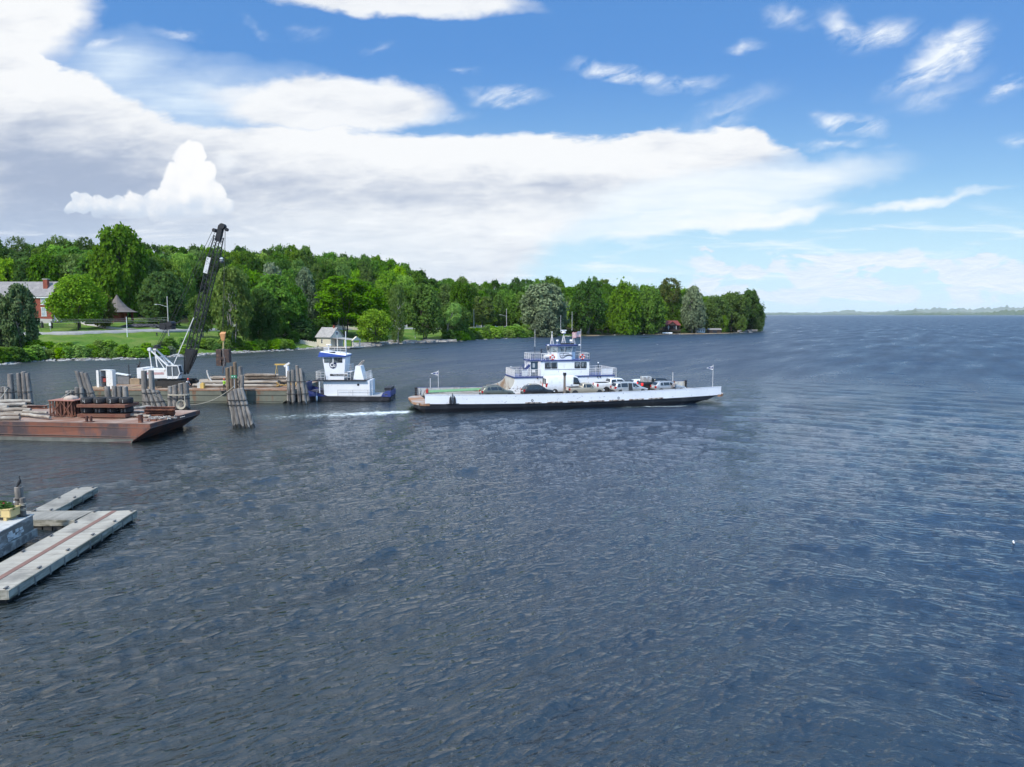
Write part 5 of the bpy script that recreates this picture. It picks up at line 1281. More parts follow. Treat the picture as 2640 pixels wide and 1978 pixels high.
    def octo(g): return [(cx - H2 - g, Y0 + ch - g * .4), (cx - H2 + ch - g * .4, Y0 - g), (cx + H2 - ch + g * .4, Y0 - g), (cx + H2 + g, Y0 + ch - g * .4), (cx + H2 + g, Y1 - ch), (cx + H2 - ch, Y1 + g), (cx - H2 + ch, Y1 + g), (cx - H2 - g, Y1 - ch)]
    def ring(g, z): return [(x, y, z) for x, y in octo(g)]
    MB().mat(FW).rings([ring(0, 6.373), ring(0, 7.42)], True, True, False).obj('wheelhouse', t)
    a, b = ring(0, 7.423), ring(.18, 8.3)
    gl = mat('bridge_glass', (.30, .37, .40), .06, .15, .8, (.05, .06, .07), .35, 1.2, spec=.9)
    for k in range(8):
        p0, p1, q0, q1 = Vector(a[k]), Vector(a[(k + 1) % 8]), Vector(b[k]), Vector(b[(k + 1) % 8])
        n_ = 2 if (p1 - p0).length > 2 else 1
        for s in range(n_):
            u0, u1 = s / n_, (s + 1) / n_; P0, P1, Q0, Q1 = p0.lerp(p1, u0), p0.lerp(p1, u1), q0.lerp(q1, u0), q0.lerp(q1, u1)
            nn = (P1 - P0).cross(Q0 - P0).normalized()
            f = MB().mat(FW); 
            for (A, B, w_) in ((P0, Q0, .12), (P1, Q1, .12), (P0, P1, .08), (Q0, Q1, .14)): f.bar(A, B, w_, .07)
            fo = f.obj('window', t); MB().mat(gl).quad(P0, P1, Q1, Q0).obj('pane', fo)
    MB().mat(mat('console', (.07, .07, .08), .7)).box(cx - 1.2, cx + 1.2, 2.4, 3.0, 7.42, 7.8).obj('console', t)
    MB().mat(FTR).rings([ring(.32, 8.345), ring(.36, 8.52), ring(.1, 8.58)], True, True, False).obj('wheelhouse_roof', t)
    # emblem: curling wave in dark strokes on the wheelhouse front
    e = MB().mat(mat('emblem_black', (.03, .03, .035), .6)); ye = Y0 - .012
    def stroke(pts, w):
        for p, q in zip(pts[:-1], pts[1:]): e.bar((p[0], ye, p[1]), (q[0], ye, q[1]), .02, w)
    X0, Z0 = -1.18, 7.30
    stroke([(X0 + .02, Z0), (X0 + 1.42, Z0)], .055); stroke([(X0 + .58, Z0), (X0 + .60, Z0 - .34)], .06)
    for k, (zz, r) in enumerate(((0, .36), (.12, .25), (.24, .14))):
        arc = [(X0 + .38 + (r + .02) * math.cos(a_), Z0 - .36 + (r + .02) * math.sin(a_)) for a_ in np.linspace(math.pi * (1.02 if k == 0 else .9 if k == 1 else .2), math.pi * 1.62 if k < 2 else math.pi * 1.7, 10)]
        if k == 0: arc = [(X0 + .0, Z0 - .04)] + arc
        if k == 2: arc = [(X0 + .38 + (.05 + .012 * j) * math.cos(j * .7), Z0 - .30 + (.05 + .012 * j) * math.sin(j * .7)) for j in range(0, 10)]; stroke(arc, .05); continue
        x1, z1 = arc[-1]
        wave = [(x1 + (1.95 - (x1 - X0)) * s, z1 + (.50 - .03 * k) * math.sin(s * math.pi * .78) * (.72) - (.0 if s < .6 else (s - .6) * .12)) for s in np.linspace(0, 1, 14)]
        stroke(arc + wave, .055)
    w3 = [(X0 + .62 + 1.33 * s, Z0 - .34 + .17 * math.sin(s * math.pi * .8) - .05 * s) for s in np.linspace(0, 1, 10)]; stroke(w3, .055)
    e.obj('emblem', t)
    # rails
    def railing(name, pts, z, h=1.02, nb=.28, close=False, mid=2, m=None):
        r = MB().mat(m or RAIL)
        for p, q in zip(pts[:-1], pts[1:]):
            p3, q3 = Vector((p[0], p[1], z)), Vector((q[0], q[1], z)); U = Vector((0, 0, h))
            r.bar(p3 + U, q3 + U, .055); 
            for k in range(1, mid + 1): r.bar(p3 + U * k / (mid + 1), q3 + U * k / (mid + 1), .03)
            L = (q3 - p3).length; n_ = max(1, int(L / nb))
            for k in range(n_ + 1):
                c = p3.lerp(q3, k / n_); ww = .028 if k % 4 and nb < .5 else .05; r.box(c.x - ww / 2, c.x + ww / 2, c.y - ww / 2, c.y + ww / 2, z, z + h)
        return r.obj(name, t)
    railing('promenade_rail', [(C0, y0), (L0, y0), (L0, y1), (-5.7, y1)], 4.043, nb=.2)
    railing('promenade_rail', [(C1, y0), (L1, y0), (L1, y1), (C1, y1)], 4.043, nb=.24)
    MB().mat(FW).box(4.95, L1 - .2, y0 + .06, y0 + .09, 4.1, 5.0).obj('canvas_panel', t)
    MB().mat(FW).box(-7.2, -6.3, y0 + .06, y0 + .09, 4.15, 4.95).obj('canvas_panel', t)
    railing('bridge_rail', [(cx - H2, 1.3), (-5.6, 1.3), (-5.6, cy1), (-3, cy1)], 6.37, .95, .3, mid=1)
    railing('bridge_rail', [(cx + H2, y0), (C1, y0), (C1, cy1), (1, cy1)], 6.37, .95, .9, mid=1)
    railing('bridge_rail', [(-4.3, y0), (cx - H2, y0)], 6.37, .95, .5, mid=1)
    m = MB().mat(RAIL)
    for s in (0, .5): m.bar((7.35, y0 + s, 2.9), (7.35, y0 + s, 5.1), .05)
    for k in range(7): m.bar((7.35, y0, 3.0 + k * .32), (7.35, y0 + .5, 3.0 + k * .32), .04)
    m.bar((7.35, y0 + .25, 5.1), (6.4, y0 + .25, 5.15), .04); m.obj('ladder', t)
    s_ = MB().mat(FTR)
    for yy in (1.5, 2.2):
        s_.bar((-4.9, yy, 6.4), (-7.1, yy, 4.05), .07, .22); s_.bar((-4.8, yy, 7.3), (-7.2, yy, 4.95), .05)
        for k in range(5): x = -5 - k * .5; s_.bar((x, yy, 6.3 - (k * .5) * 1.068), (x, yy, 7.15 - (k * .5) * .98), .04)
    for k in range(10): x = -5 - k * .21; s_.box(x - .11, x + .11, 1.5, 2.2, 6.2 - k * .225, 6.24 - k * .225)
    s_.obj('companion_stair', t)
    # masts and gear
    def lattice(x, y, zt, r0, name='mast'):
        m = MB().mat(RAIL); zb = 8.58
        for k in range(4):
            a_ = k * math.pi / 2 + .6; m.bar((x + r0 * math.cos(a_), y + r0 * math.sin(a_), zb), (x, y, zt), .05)
        for f in (.35, .6):
            P = [(x + r0 * (1 - f) * math.cos(k * math.pi / 2 + .6), y + r0 * (1 - f) * math.sin(k * math.pi / 2 + .6), zb + (zt - zb) * f) for k in range(5)]; m.path(P, .018, 4)
        m.tube((x, y, zb), (x, y, zt + .1), .04); return m
    lattice(-.12, 2.6, 10.15, .42).obj('radar_mast', t); r = MB().mat(FW); r.lathe([(.1, 0), (.34, .04), (.34, .2), (.25, .32), (.08, .36)], (-.12, 2.6, 10.15), 12); r.box(-.52, .28, 2.5, 2.7, 10.55, 10.72); r.obj('radar_scanner', t)
    m = lattice(-1.95, 2.6, 10.2, .32); m.mat(FW).ball((-1.95, 2.6, 10.38), .09); m.obj('mast', t); lattice(1.42, 2.6, 10.3, .32).obj('mast', t)
    for x, z0_, z1 in ((-.5, 8.58, 12.9), (1.28, 8.58, 13.4), (-4.5, 6.4, 10.86)): 
        m = MB().mat(WHITE).tube((x, 2.9, (z0_ + z1) / 2 - .4), (x, 2.9, z1), .028, .018, 6); m.mat(BLKPL).tube((x, 2.9, z0_), (x, 2.9, (z0_ + z1) / 2 - .4), .035); m.obj('whip_aerial', t)
    for x, y, z in ((-1.35, 2.0, 9.1), (.75, 2.0, 9.1)):
        m = MB().mat(FW).tube((x, y, 8.58), (x, y, z - .15), .04).tube((x - .12, y, z + .02), (x + .16, y - .1, z - .02), .17, .19, 12); m.obj('searchlight', t)
    for x in (cx - H2 - .45, cx + H2 + .5, .05):
        m = MB().mat(FW).tube((x, Y0 + (.6 if x else -.35), 8.45), (x + .1, Y0 + (.45 if x else -.5), 8.5), .12, .13); m.obj('deck_lamp', t)
    m = MB().mat(BLKPL).box(-.9, 1.1, 1.5, 1.7, 8.58, 8.78); m.obj('horn_rack', t)
    m = MB().mat(mat('dark_davit', (.035, .04, .055), .6)).tube((-3.9, 1.6, 6.4), (-3.9, 1.6, 8.0), .06).box(-3.98, -3.8, 1.5, 1.7, 7.45, 8.0).bar((-3.85, 1.6, 7.85), (-2.8, 1.6, 8.0), .06).bar((-3.85, 1.6, 7.55), (-2.8, 1.6, 7.95), .04).box(-2.85, -2.75, 1.5, 1.7, 7.8, 8.15); m.obj('davit', t)
    m = MB().mat(mat('raft_white', (.72, .72, .70), .5)).tube((-3.6, 1.0, 6.85), (-2.75, 1.0, 6.85), .32, .32, 12); m.obj('life_raft', t)
    for x in (4.6,): m = MB().mat(BLKPL).tube((x, y0 + .3, 4.05), (x, y0 + .3, 5.75), .05); m.mat(FW).ball((x, y0 + .3, 5.85), .11); m.obj('lamp_post', t)
    m = MB().mat(BLKPL).tube((-8.15, 3, 4.05), (-8.15, 3, 5.2), .04); m.mat(FW).ball((-8.15, 3, 5.3), .1); m.obj('lamp_post', t)
    m = MB().mat(mat('weathered_post', (.20, .165, .13), .85, .2)).box(-2.79, -2.53, -5.62, -5.36, 1.5, 4.6); po = m.obj('bulwark_post', t); MB().mat(BLKPL).box(-2.84, -2.48, -5.68, -5.3, 4.603, 5.0).obj('lamp', po)
    # national flag on its staff, streaming aft
    MB().mat(RAIL).tube((2.44, 2.2, 6.4), (2.44, 2.2, 10.85), .03).obj('flagstaff', t)
    red, wht, blu = mat('flag_red', (.36, .03, .045), .8), mat('flag_white', (.72, .72, .72), .8), mat('flag_blue', (.04, .06, .19), .8)
    m = MB(); NX = 16
    def fpnt(i, j): s = i / NX; return (2.40 - 1.28 * s, 2.2 + .12 * math.sin(s * 7 + .5), 10.48 - .86 * j / 13 - .10 * s + .05 * math.sin(s * 6))
    for j in range(13):
        for i in range(NX):
            m.mat(blu if j < 7 and i < 7 else (red if j % 2 == 0 else wht)); m.quad(fpnt(i, j), fpnt(i + 1, j), fpnt(i + 1, j + 1), fpnt(i, j + 1))
    m.mat(wht)
    for a_ in range(5):
        for b_ in range(4):
            p = Vector(fpnt(.9 + a_ * 1.3, .9 + b_ * 1.6)) + Vector((0, -.012, 0)); m.box(p.x - .03, p.x + .03, p.y - .004, p.y, p.z - .03, p.z + .03)
    m.obj('national_flag', t)
    # company pennants on the end staffs
    for sx, sy, zt, zb in ((-18.65, hw(18.65) - .2, 4.85, 2.3), (20.5, -hw(20.5) + .15, 5.65, 2.4)):
        MB().mat(RAIL).tube((sx, sy, zb), (sx, sy, zt), .035).obj('pennant_staff', t)
        m = MB(); NX = 10
        def pp(i, j): s = i / NX; return (sx - .05 - 1.1 * s, sy + .08 * math.sin(s * 6), zt - .14 - .62 * (s * .5 + (1 - s) * j) - .02 * math.sin(s * 8))
        for i in range(NX):
            for j, (a_, b_) in enumerate(((0, .22), (.22, .78), (.78, 1))):
                m.mat(blu if j == 1 and i < 7 else wht); m.quad(pp(i, a_), pp(i + 1, a_), pp(i + 1, b_), pp(i, b_))
        m.mat(wht); c = Vector(pp(2.2, .5)); m.torus((c.x, c.y - .02, c.z), .09, .03, 10, 4, Matrix.Rotation(math.pi / 2, 3, 'X')); m.obj('pennant', t)
    for sx, sy, zt in ((-19.85, hw(19.85) - .2, 3.8), (19.1, hw(19.1) - .2, 3.9)):
        m = MB().mat(RAIL).tube((sx, sy, 2.3), (sx, sy, zt), .045); m.mat(BLKPL).ball((sx, sy, zt), .07); m.obj('deck_light_post', t)
    m = MB().mat(BLKPL)
    for q in (0, .5): m.bar((-21.6 + q, 3.4, 1.5), (-21.2 + q, 4.4, 2.0), .05)
    m.bar((-21.4, 3.9, 1.5), (-21.4, 3.9, 1.9), .05); m.obj('cleat_gear', t)
    # lifebuoys hanging on the rails
    def buoy(lab, x, z):
        b = thing('lifebuoy', lab, 'lifebuoy', group=None); c, s = math.cos(FYAW), math.sin(FYAW); yy = y0 - .09
        b.location = (FX + x * c - yy * s, FY + x * s + yy * c, z); b.rotation_euler = (0, 0, FYAW); M_ = Matrix.Rotation(math.pi / 2, 3, 'X')
        MB().mat(mat('buoy_red', (.56, .055, .03), .5)).torus((0, 0, 0), .31, .10, 24, 8, M_).obj('ring', b)
        for k in range(4):
            k_ = MB().mat(WHITE); a_ = k * math.pi / 2 + math.pi / 4; rr = []
            for f in np.linspace(-.22, .22, 5): rr.append([tuple(M_ @ Vector(((.31 + .108 * math.cos(u)) * math.cos(a_ + f), (.31 + .108 * math.cos(u)) * math.sin(a_ + f), .108 * math.sin(u)))) for u in np.linspace(0, 2 * math.pi, 9)[:-1]])
            k_.rings(rr).obj('white_band', b)
    buoy('red and white lifebuoy on the bridge rail left of the ferry wheelhouse', -2.66, 6.80); buoy('red and white lifebuoy on the bridge rail right of the ferry wheelhouse', 1.95, 6.80)
    return t
FERRY = ferry()
# ------------------------------------------------------------------ tug
TW = mat('tug_white', (.80, .80, .80), .4, .04, .8, (.52, .46, .40), .06, 1.5, (1, 1, .4))
TB = mat('tug_blue', (.030, .045, .19), .4, .15, 1, (.10, .12, .26), .3, 1.4)
TBR = mat('tug_roof_blue', (.055, .11, .42), .45, .1, 1)
TK = mat('tug_black', (.016, .016, .02), .55, .25, 1, (.05, .05, .055), .3, 1)
def tug():
    ox, oy = -24.7, 108.4                         # hull middle; bow to the left
    t = thing('push_tug', 'white and blue push tug with its bow against the grey work barge', 'tug', (ox, oy, 0), R(0))
    # local x to the right along the hull, near side y = -2.4
    yn = -2.35
    def X(x): return x - ox
    x0, x1 = -6.6, 6.45
    rr = []
    for x, w, zb in ((-6.75, 1.9, .0), (-6.4, 2.25, -.5), (-5.0, 2.35, -.9), (0, 2.4, -.9), (5, 2.35, -.9), (6.2, 2.25, -.7), (6.45, 2.1, -.2)):
        zt = float(np.interp(x, [-6.75, -3.2, 6.45], [.80, .78, .62])); rr.append([(x, -w, zt), (x, -w, .1), (x, -w * .85, zb), (x, w * .85, zb), (x, w, .1), (x, w, zt)])
    MB().mat(TK).rings(rr, True, True, False).obj('hull', t)
    MB().mat(mat('tug_deck', (.40, .40, .40), .8)).box(-6.3, 6.2, -2.2, 2.2, .70, .84).obj('deck', t)
    for s in (-1, 1):                              # raised blue bow bulwark falling to the rail
        m = MB().mat(TB); m.prism([(-6.7, .72), (-3.15, .78), (-3.6, .98), (-4.4, 1.25), (-6.7, 1.92)], s * 2.36 - .05, s * 2.36 + .05, 'y'); m.mat(TK).bar((-6.7, s * 2.36, 1.95), (-4.4, s * 2.36, 1.28), .14, .07); m.bar((-4.4, s * 2.36, 1.28), (-3.15, s * 2.36, .82), .14, .07); m.obj('bow_bulwark', t)
    MB().mat(TB).box(-6.75, -6.6, -2.3, 2.3, .6, 2.7).obj('push_plate', t)
    for s in (-1.5, 1.5): 
        m = MB().mat(RUBBER).box(-7.0, -6.76, s - .4, s + .4, -.2, 2.8); m.obj('push_knee', t)
    m = MB().mat(TB).prism([(5.0, .70), (5.3, 1.25), (5.75, 1.52), (6.45, 1.52), (6.45, .66)], yn - .02, yn + .12, 'y').prism([(5.0, .70), (5.3, 1.25), (5.75, 1.52), (6.45, 1.52), (6.45, .66)], 2.2, 2.34, 'y').box(6.3, 6.44, -2.2, 2.2, .7, 1.5); m.mat(TK).box(5.6, 6.0, yn - .04, yn - .02, .95, 1.10); m.obj('stern_bulwark', t)
    m = MB().mat(TK).lathe([(.35, 1.5), (.5, 1.6), (.5, 1.95), (.35, 2.02)], (5.95, 0, 0), 10); m.box(5.4, 6.4, -1.6, 1.6, 1.55, 1.98); m.obj('stern_fender', t)
    # main house, porthole, rails
    hx0, hx1 = X(-28.35), X(-21.42)
    MB().mat(TW).box(hx0, hx1, yn + .35, 2.0, .84, 3.06).obj('deckhouse', t)
    m = MB().mat(TK); m.M = Matrix.Translation((X(-23.16), yn + .34, 2.48)) @ Matrix.Rotation(math.pi / 2, 4, 'X'); m.lathe([(.01, -.0), (.18, .0), (.18, .03), (.01, .03)], n=16); m.obj('porthole', t)
    MB().mat(TK).box(X(-29.8), X(-21.9), yn - .02, 2.1, 3.063, 3.2).obj('upper_deck', t)
    def rail(name, pts, z, h, m=None, nb=.5, mid=2, r=.028):
        k = MB().mat(m or RAIL)
        for p, q in zip(pts[:-1], pts[1:]):
            a, b = Vector((p[0], p[1], z)), Vector((q[0], q[1], z)); U = Vector((0, 0, h)); n_ = max(1, int((b - a).length / nb))
            k.tube(a + U, b + U, r, r, 6)
            for j in range(1, mid + 1): k.tube(a + U * j / (mid + 1), b + U * j / (mid + 1), r * .8, r * .8, 5)
            for j in range(n_ + 1): c = a.lerp(b, j / n_); k.tube(c, c + U, r, r, 5)
        return k.obj(name, t)
    rail('foredeck_rail', [(X(-28.1), yn + .05), (X(-29.2), yn + .05), (X(-29.7), -1.2), (X(-29.7), 1.2), (X(-29.2), 2.0)], 3.2, 1.2)
    rail('aft_rail', [(X(-25.2), yn + .05), (X(-24.2), yn + .05)], 3.2, 1.2); rail('aft_rail', [(X(-22.2), yn + .05), (X(-21.95), yn + .05), (X(-21.95), 2.0)], 3.2, 1.2)
    rail('landing_rail', [(X(-25.0), -1.2), (X(-24.4), -1.2), (X(-24.4), .6)], 4.4, 1.1); MB().mat(TW).box(X(-25.0), X(-24.3), -1.25, 1.2, 4.3, 4.4).obj('landing', t)
    rail('side_rail', [(X(-26.2), yn + .1), (X(-19.4), yn + .1)], .84, .85, mat('grey_rail', (.12, .12, .13), .6), 2.0, 1, .02)
    rail('bow_rail', [(X(-29.3), yn + .2), (X(-28.4), yn + .2)], .84, 1.05, mat('grey_rail', 0), 1, 1, .02)
    m = MB().mat(TW); 
    for x in (X(-21.38), X(-21.1)): m.tube((x, yn + .6, .84), (x, yn + .6, 4.2), .04)
    for k in range(9): m.tube((X(-21.38), yn + .6, 1.2 + k * .33), (X(-21.1), yn + .6, 1.2 + k * .33), .02)
    m.obj('ladder', t)
    MB().mat(TW).tube((X(-28.9), yn + .1, .84), (X(-28.9), yn + .1, 3.1), .07).obj('stanchion', t)
    # wheelhouse leaning forward
    a = (X(-28.0), X(-25.35)); b = (X(-28.52), X(-25.05)); zz = (3.203, 6.66)
    m = MB().mat(TW).hexa([(a[0], -1.75, zz[0]), (a[1], -1.75, zz[0]), (a[1], 1.6, zz[0]), (a[0], 1.6, zz[0]), (b[0], -1.75, zz[1]), (b[1], -1.75, zz[1]), (b[1], 1.6, zz[1]), (b[0], 1.6, zz[1])]); m.obj('wheelhouse', t)
    wg = mat('tug_glass', (.12, .14, .14), .06, .3, 1, (.02, .02, .022), .5, 1.5, spec=.9)
    for x, x_ in ((-28.22, -27.05), (-26.8, -25.55)):
        f = MB().mat(TK).box(X(x) - .03, X(x_) + .03, -1.79, -1.752, 5.80, 6.53).obj('window', t); MB().mat(wg).box(X(x) + .03, X(x_) - .03, -1.81, -1.791, 5.86, 6.47).obj('pane', f)
    f = MB().mat(wg)
    for y in (-1.1, .2): f.hexa([(b[0] - .0 + .13, y, 5.8), (b[0] + .15, y, 5.8), (b[0] + .15, y + 1, 5.8), (b[0] + .1, y + 1, 5.8), (b[0] - .02, y, 6.5), (b[0] + .05, y, 6.5), (b[0] + .05, y + 1, 6.5), (b[0] - .02, y + 1, 6.5)])
    f.obj('front_window', t)
    m = MB().mat(TBR).hexa([(X(-29.1), -2.0, 6.66), (X(-24.95), -2.0, 6.663), (X(-24.95), 1.9, 6.663), (X(-29.1), 1.9, 6.66), (X(-28.85), -2.05, 7.4), (X(-24.9), -2.05, 6.84), (X(-24.9), 1.95, 6.84), (X(-28.85), 1.95, 7.4)])
    m.mat(TW).hexa([(X(-28.85), -2.02, 7.403), (X(-24.9), -2.02, 6.843), (X(-24.9), 1.92, 6.843), (X(-28.85), 1.92, 7.403), (X(-28.6), -1.85, 7.5), (X(-24.95), -1.85, 7.0), (X(-24.95), 1.8, 7.0), (X(-28.6), 1.8, 7.5)]); m.obj('wheelhouse_roof', t)
    rail('roof_rail', [(X(-24.95), -1.85), (X(-28.3), -1.85), (X(-28.5), 1.8)], 7.2, .8, None, .8, 2, .035)
    m = MB().mat(TW).tube((X(-27.8), -.6, 7.3), (X(-27.8), -.6, 8.3), .06).lathe([(.1, 0), (.36, .03), (.42, .12), (.34, .2), (.05, .22)], (X(-27.8), -.6, 8.3), 12); m.obj('radar', t)
    MB().mat(TW).tube((X(-24.93), -1.75, 6.9), (X(-24.93), -1.75, 10.5), .085, .06).obj('mast', t); MB().mat(TW).tube((X(-26.65), 0, 7.1), (X(-26.65), 0, 10.0), .03, .02).obj('whip_aerial', t)
    MB().mat(TK).box(X(-27.4), X(-26.5), -1.9, -1.86, 7.18, 7.42).obj('light_box', t)
    # shield emblem
    sx, sz = X(-26.95), 5.40; e = MB().mat(mat('shield_navy', (.012, .018, .07), .5))
    e.prism([(sx - .52, sz + .38), (sx + .52, sz + .38), (sx + .52, sz - .1), (sx + .36, sz - .36), (sx, sz - .52), (sx - .36, sz - .36), (sx - .52, sz - .1)], -1.80, -1.755, 'y'); 
    eo = e.obj('shield', t); c = MB().mat(WHITE); M_ = Matrix.Rotation(math.pi / 2, 3, 'X')
    for k in range(15):
        a0 = .7 + k * (2 * math.pi - 1.1) / 15; a1 = .7 + (k + 1) * (2 * math.pi - 1.1) / 15; c.bar((sx - .1 + .26 * math.cos(a0), -1.815, sz + .04 + .27 * math.sin(a0)), (sx - .1 + .26 * math.cos(a1), -1.815, sz + .04 + .27 * math.sin(a1)), .02, .17)
    for p, q in (((.0, .06), (.3, .06)), ((.15, .06), (.15, -.2)), ((.15, -.2), (.38, -.2)), ((.34, .1), (.34, -.06))): c.bar((sx + p[0], -1.815, sz + p[1]), (sx + q[0], -1.815, sz + q[1]), .02, .1)
    c.obj('emblem', eo)
    # name board
    nb = MB().mat(TK).box(X(-27.42), X(-24.72), yn + .62, yn + .64, 3.78, 4.08)
    MB_ = nb; MB_.mat(TW).box(X(-25.38), X(-24.72), yn + .641, yn + .66, 3.7, 4.2); no = nb.obj('name_board', t)
    no.location = (0, -.05, 0)
    text_mesh('MISS PIGGY', (X(-26.98), yn + .555, 3.83), .28, mat('sign_silver', (.62, .62, .62), .4), no, 1.86)
    # funnel with two stacks, fender, flag line
    fx0, fx1 = X(-24.0), X(-22.4)
    MB().mat(TW).hexa([(fx0, -1.5, 3.2), (fx1, -1.5, 3.2), (fx1, 1.2, 3.2), (fx0, 1.2, 3.2), (fx0 + .35, -1.35, 5.25), (fx1 - .5, -1.35, 5.25), (fx1 - .5, 1, 5.25), (fx0 + .35, 1, 5.25)]).obj('funnel', t)
    for y in (-.9, .5): MB().mat(mat('exhaust', (.38, .34, .30), .5, metal=.6)).tube((fx0 + .6, y, 5.15), (fx0 + 1.35, y, 6.0), .12).obj('exhaust_pipe', t)
    m = MB().mat(TW); m.lathe([(.02, -.42), (.13, -.3), (.15, 0), (.13, .3), (.02, .42)], (X(-29.3), yn - .18, .45), 10); m.path([(X(-29.3), yn - .18, .85), (X(-29.3), yn - .05, 1.5)], .02); m.obj('fender', t)
    m = MB().mat(TK).path([(X(-31.3), -1.2, 2.3), (X(-32.3), -1.2, 5.0)], .03).path([(X(-31.0), -.8, 1.6), (X(-31.9), -.9, 3.6), (X(-32.3), -1.2, 5.0)], .02); m.obj('bow_tackle', t)
    m = MB().mat(mat('winch_dark', (.05, .05, .08), .7)).box(X(-30.6), X(-28.8), -1, 1, .84, 1.5); m.obj('winch', t)
    return t
def text_mesh(s, loc, size, m, parent, width=None):
    c = bpy.data.curves.new('lettering', 'FONT'); c.body = s; c.size = size; c.extrude = .008
    o = bpy.data.objects.new('lettering', c); COL.objects.link(o)
    dg = bpy.context.evaluated_depsgraph_get(); me = bpy.data.meshes.new_from_object(o.evaluated_get(dg)); bpy.data.objects.remove(o)
    me.materials.clear(); me.materials.append(m)
    w = max(v.co.x for v in me.vertices); k = width / w if width else 1
    me.transform(Matrix.Diagonal((k, 1.1, 1, 1)))
    o = bpy.data.objects.new('lettering', me); COL.objects.link(o); o.parent = parent; o.location = loc; o.rotation_euler = (math.pi / 2, 0, 0)
    return o
tug()

# ------------------------------------------------------------------ grey work barge and all it carries
GBM = mat('grey_barge_side', (.16, .165, .125), .8, .25, .5, (.19, .095, .05), .22, .55, (1, 1, .35), bump=.2, bs=3)
GBD = mat('grey_barge_deck', (.30, .24, .18), .9, .3, .7, (.22, .11, .06), .5, .5)
BZ = 1.95; BY0, BY1, BX0, BX1 = 103.9, 117.0, -62.8, -32.1
def grey_barge():
    t = thing('work_barge', 'long grey rust-streaked work barge carrying the crawler crane and logs', 'barge', (-47.5, 110.4, 0))
    x0, x1, y0, y1 = BX0 + 47.5, BX1 + 47.5, BY0 - 110.4, BY1 - 110.4
    m = MB().mat(GBM).prism([(x0, BZ), (x1, BZ), (x1, 1.2), (x1 - 1.9, -.1), (x1 - 2.6, -.8), (x0 + 2, -.8), (x0, 1.0)], y0, y1, 'y'); m.obj('hull', t)
    m = MB().mat(GBD).box(x0 + .05, x1 - .05, y0 + .05, y1 - .05, BZ, BZ + .03); m.mat(mat('rust_edge', (.27, .15, .09), .9, .3, 2)).box(x0, x1, y0 - .05, y0 + .12, BZ - .12, BZ + .06); m.obj('deck', t)
    m = MB().mat(mat('strake_grey', (.12, .12, .09), .8)).box(x0, x1 - .6, y0 - .06, y0 - .002, 1.15, 1.25).box(x0 + 1, x1 - 1.7, y0 - .06, y0 - .002, .22, .3); m.obj('rub_rail', t)
    return t
grey_barge()
def at_deck(u, v, z=BZ + .03): p = at_z(u, v, z); return p
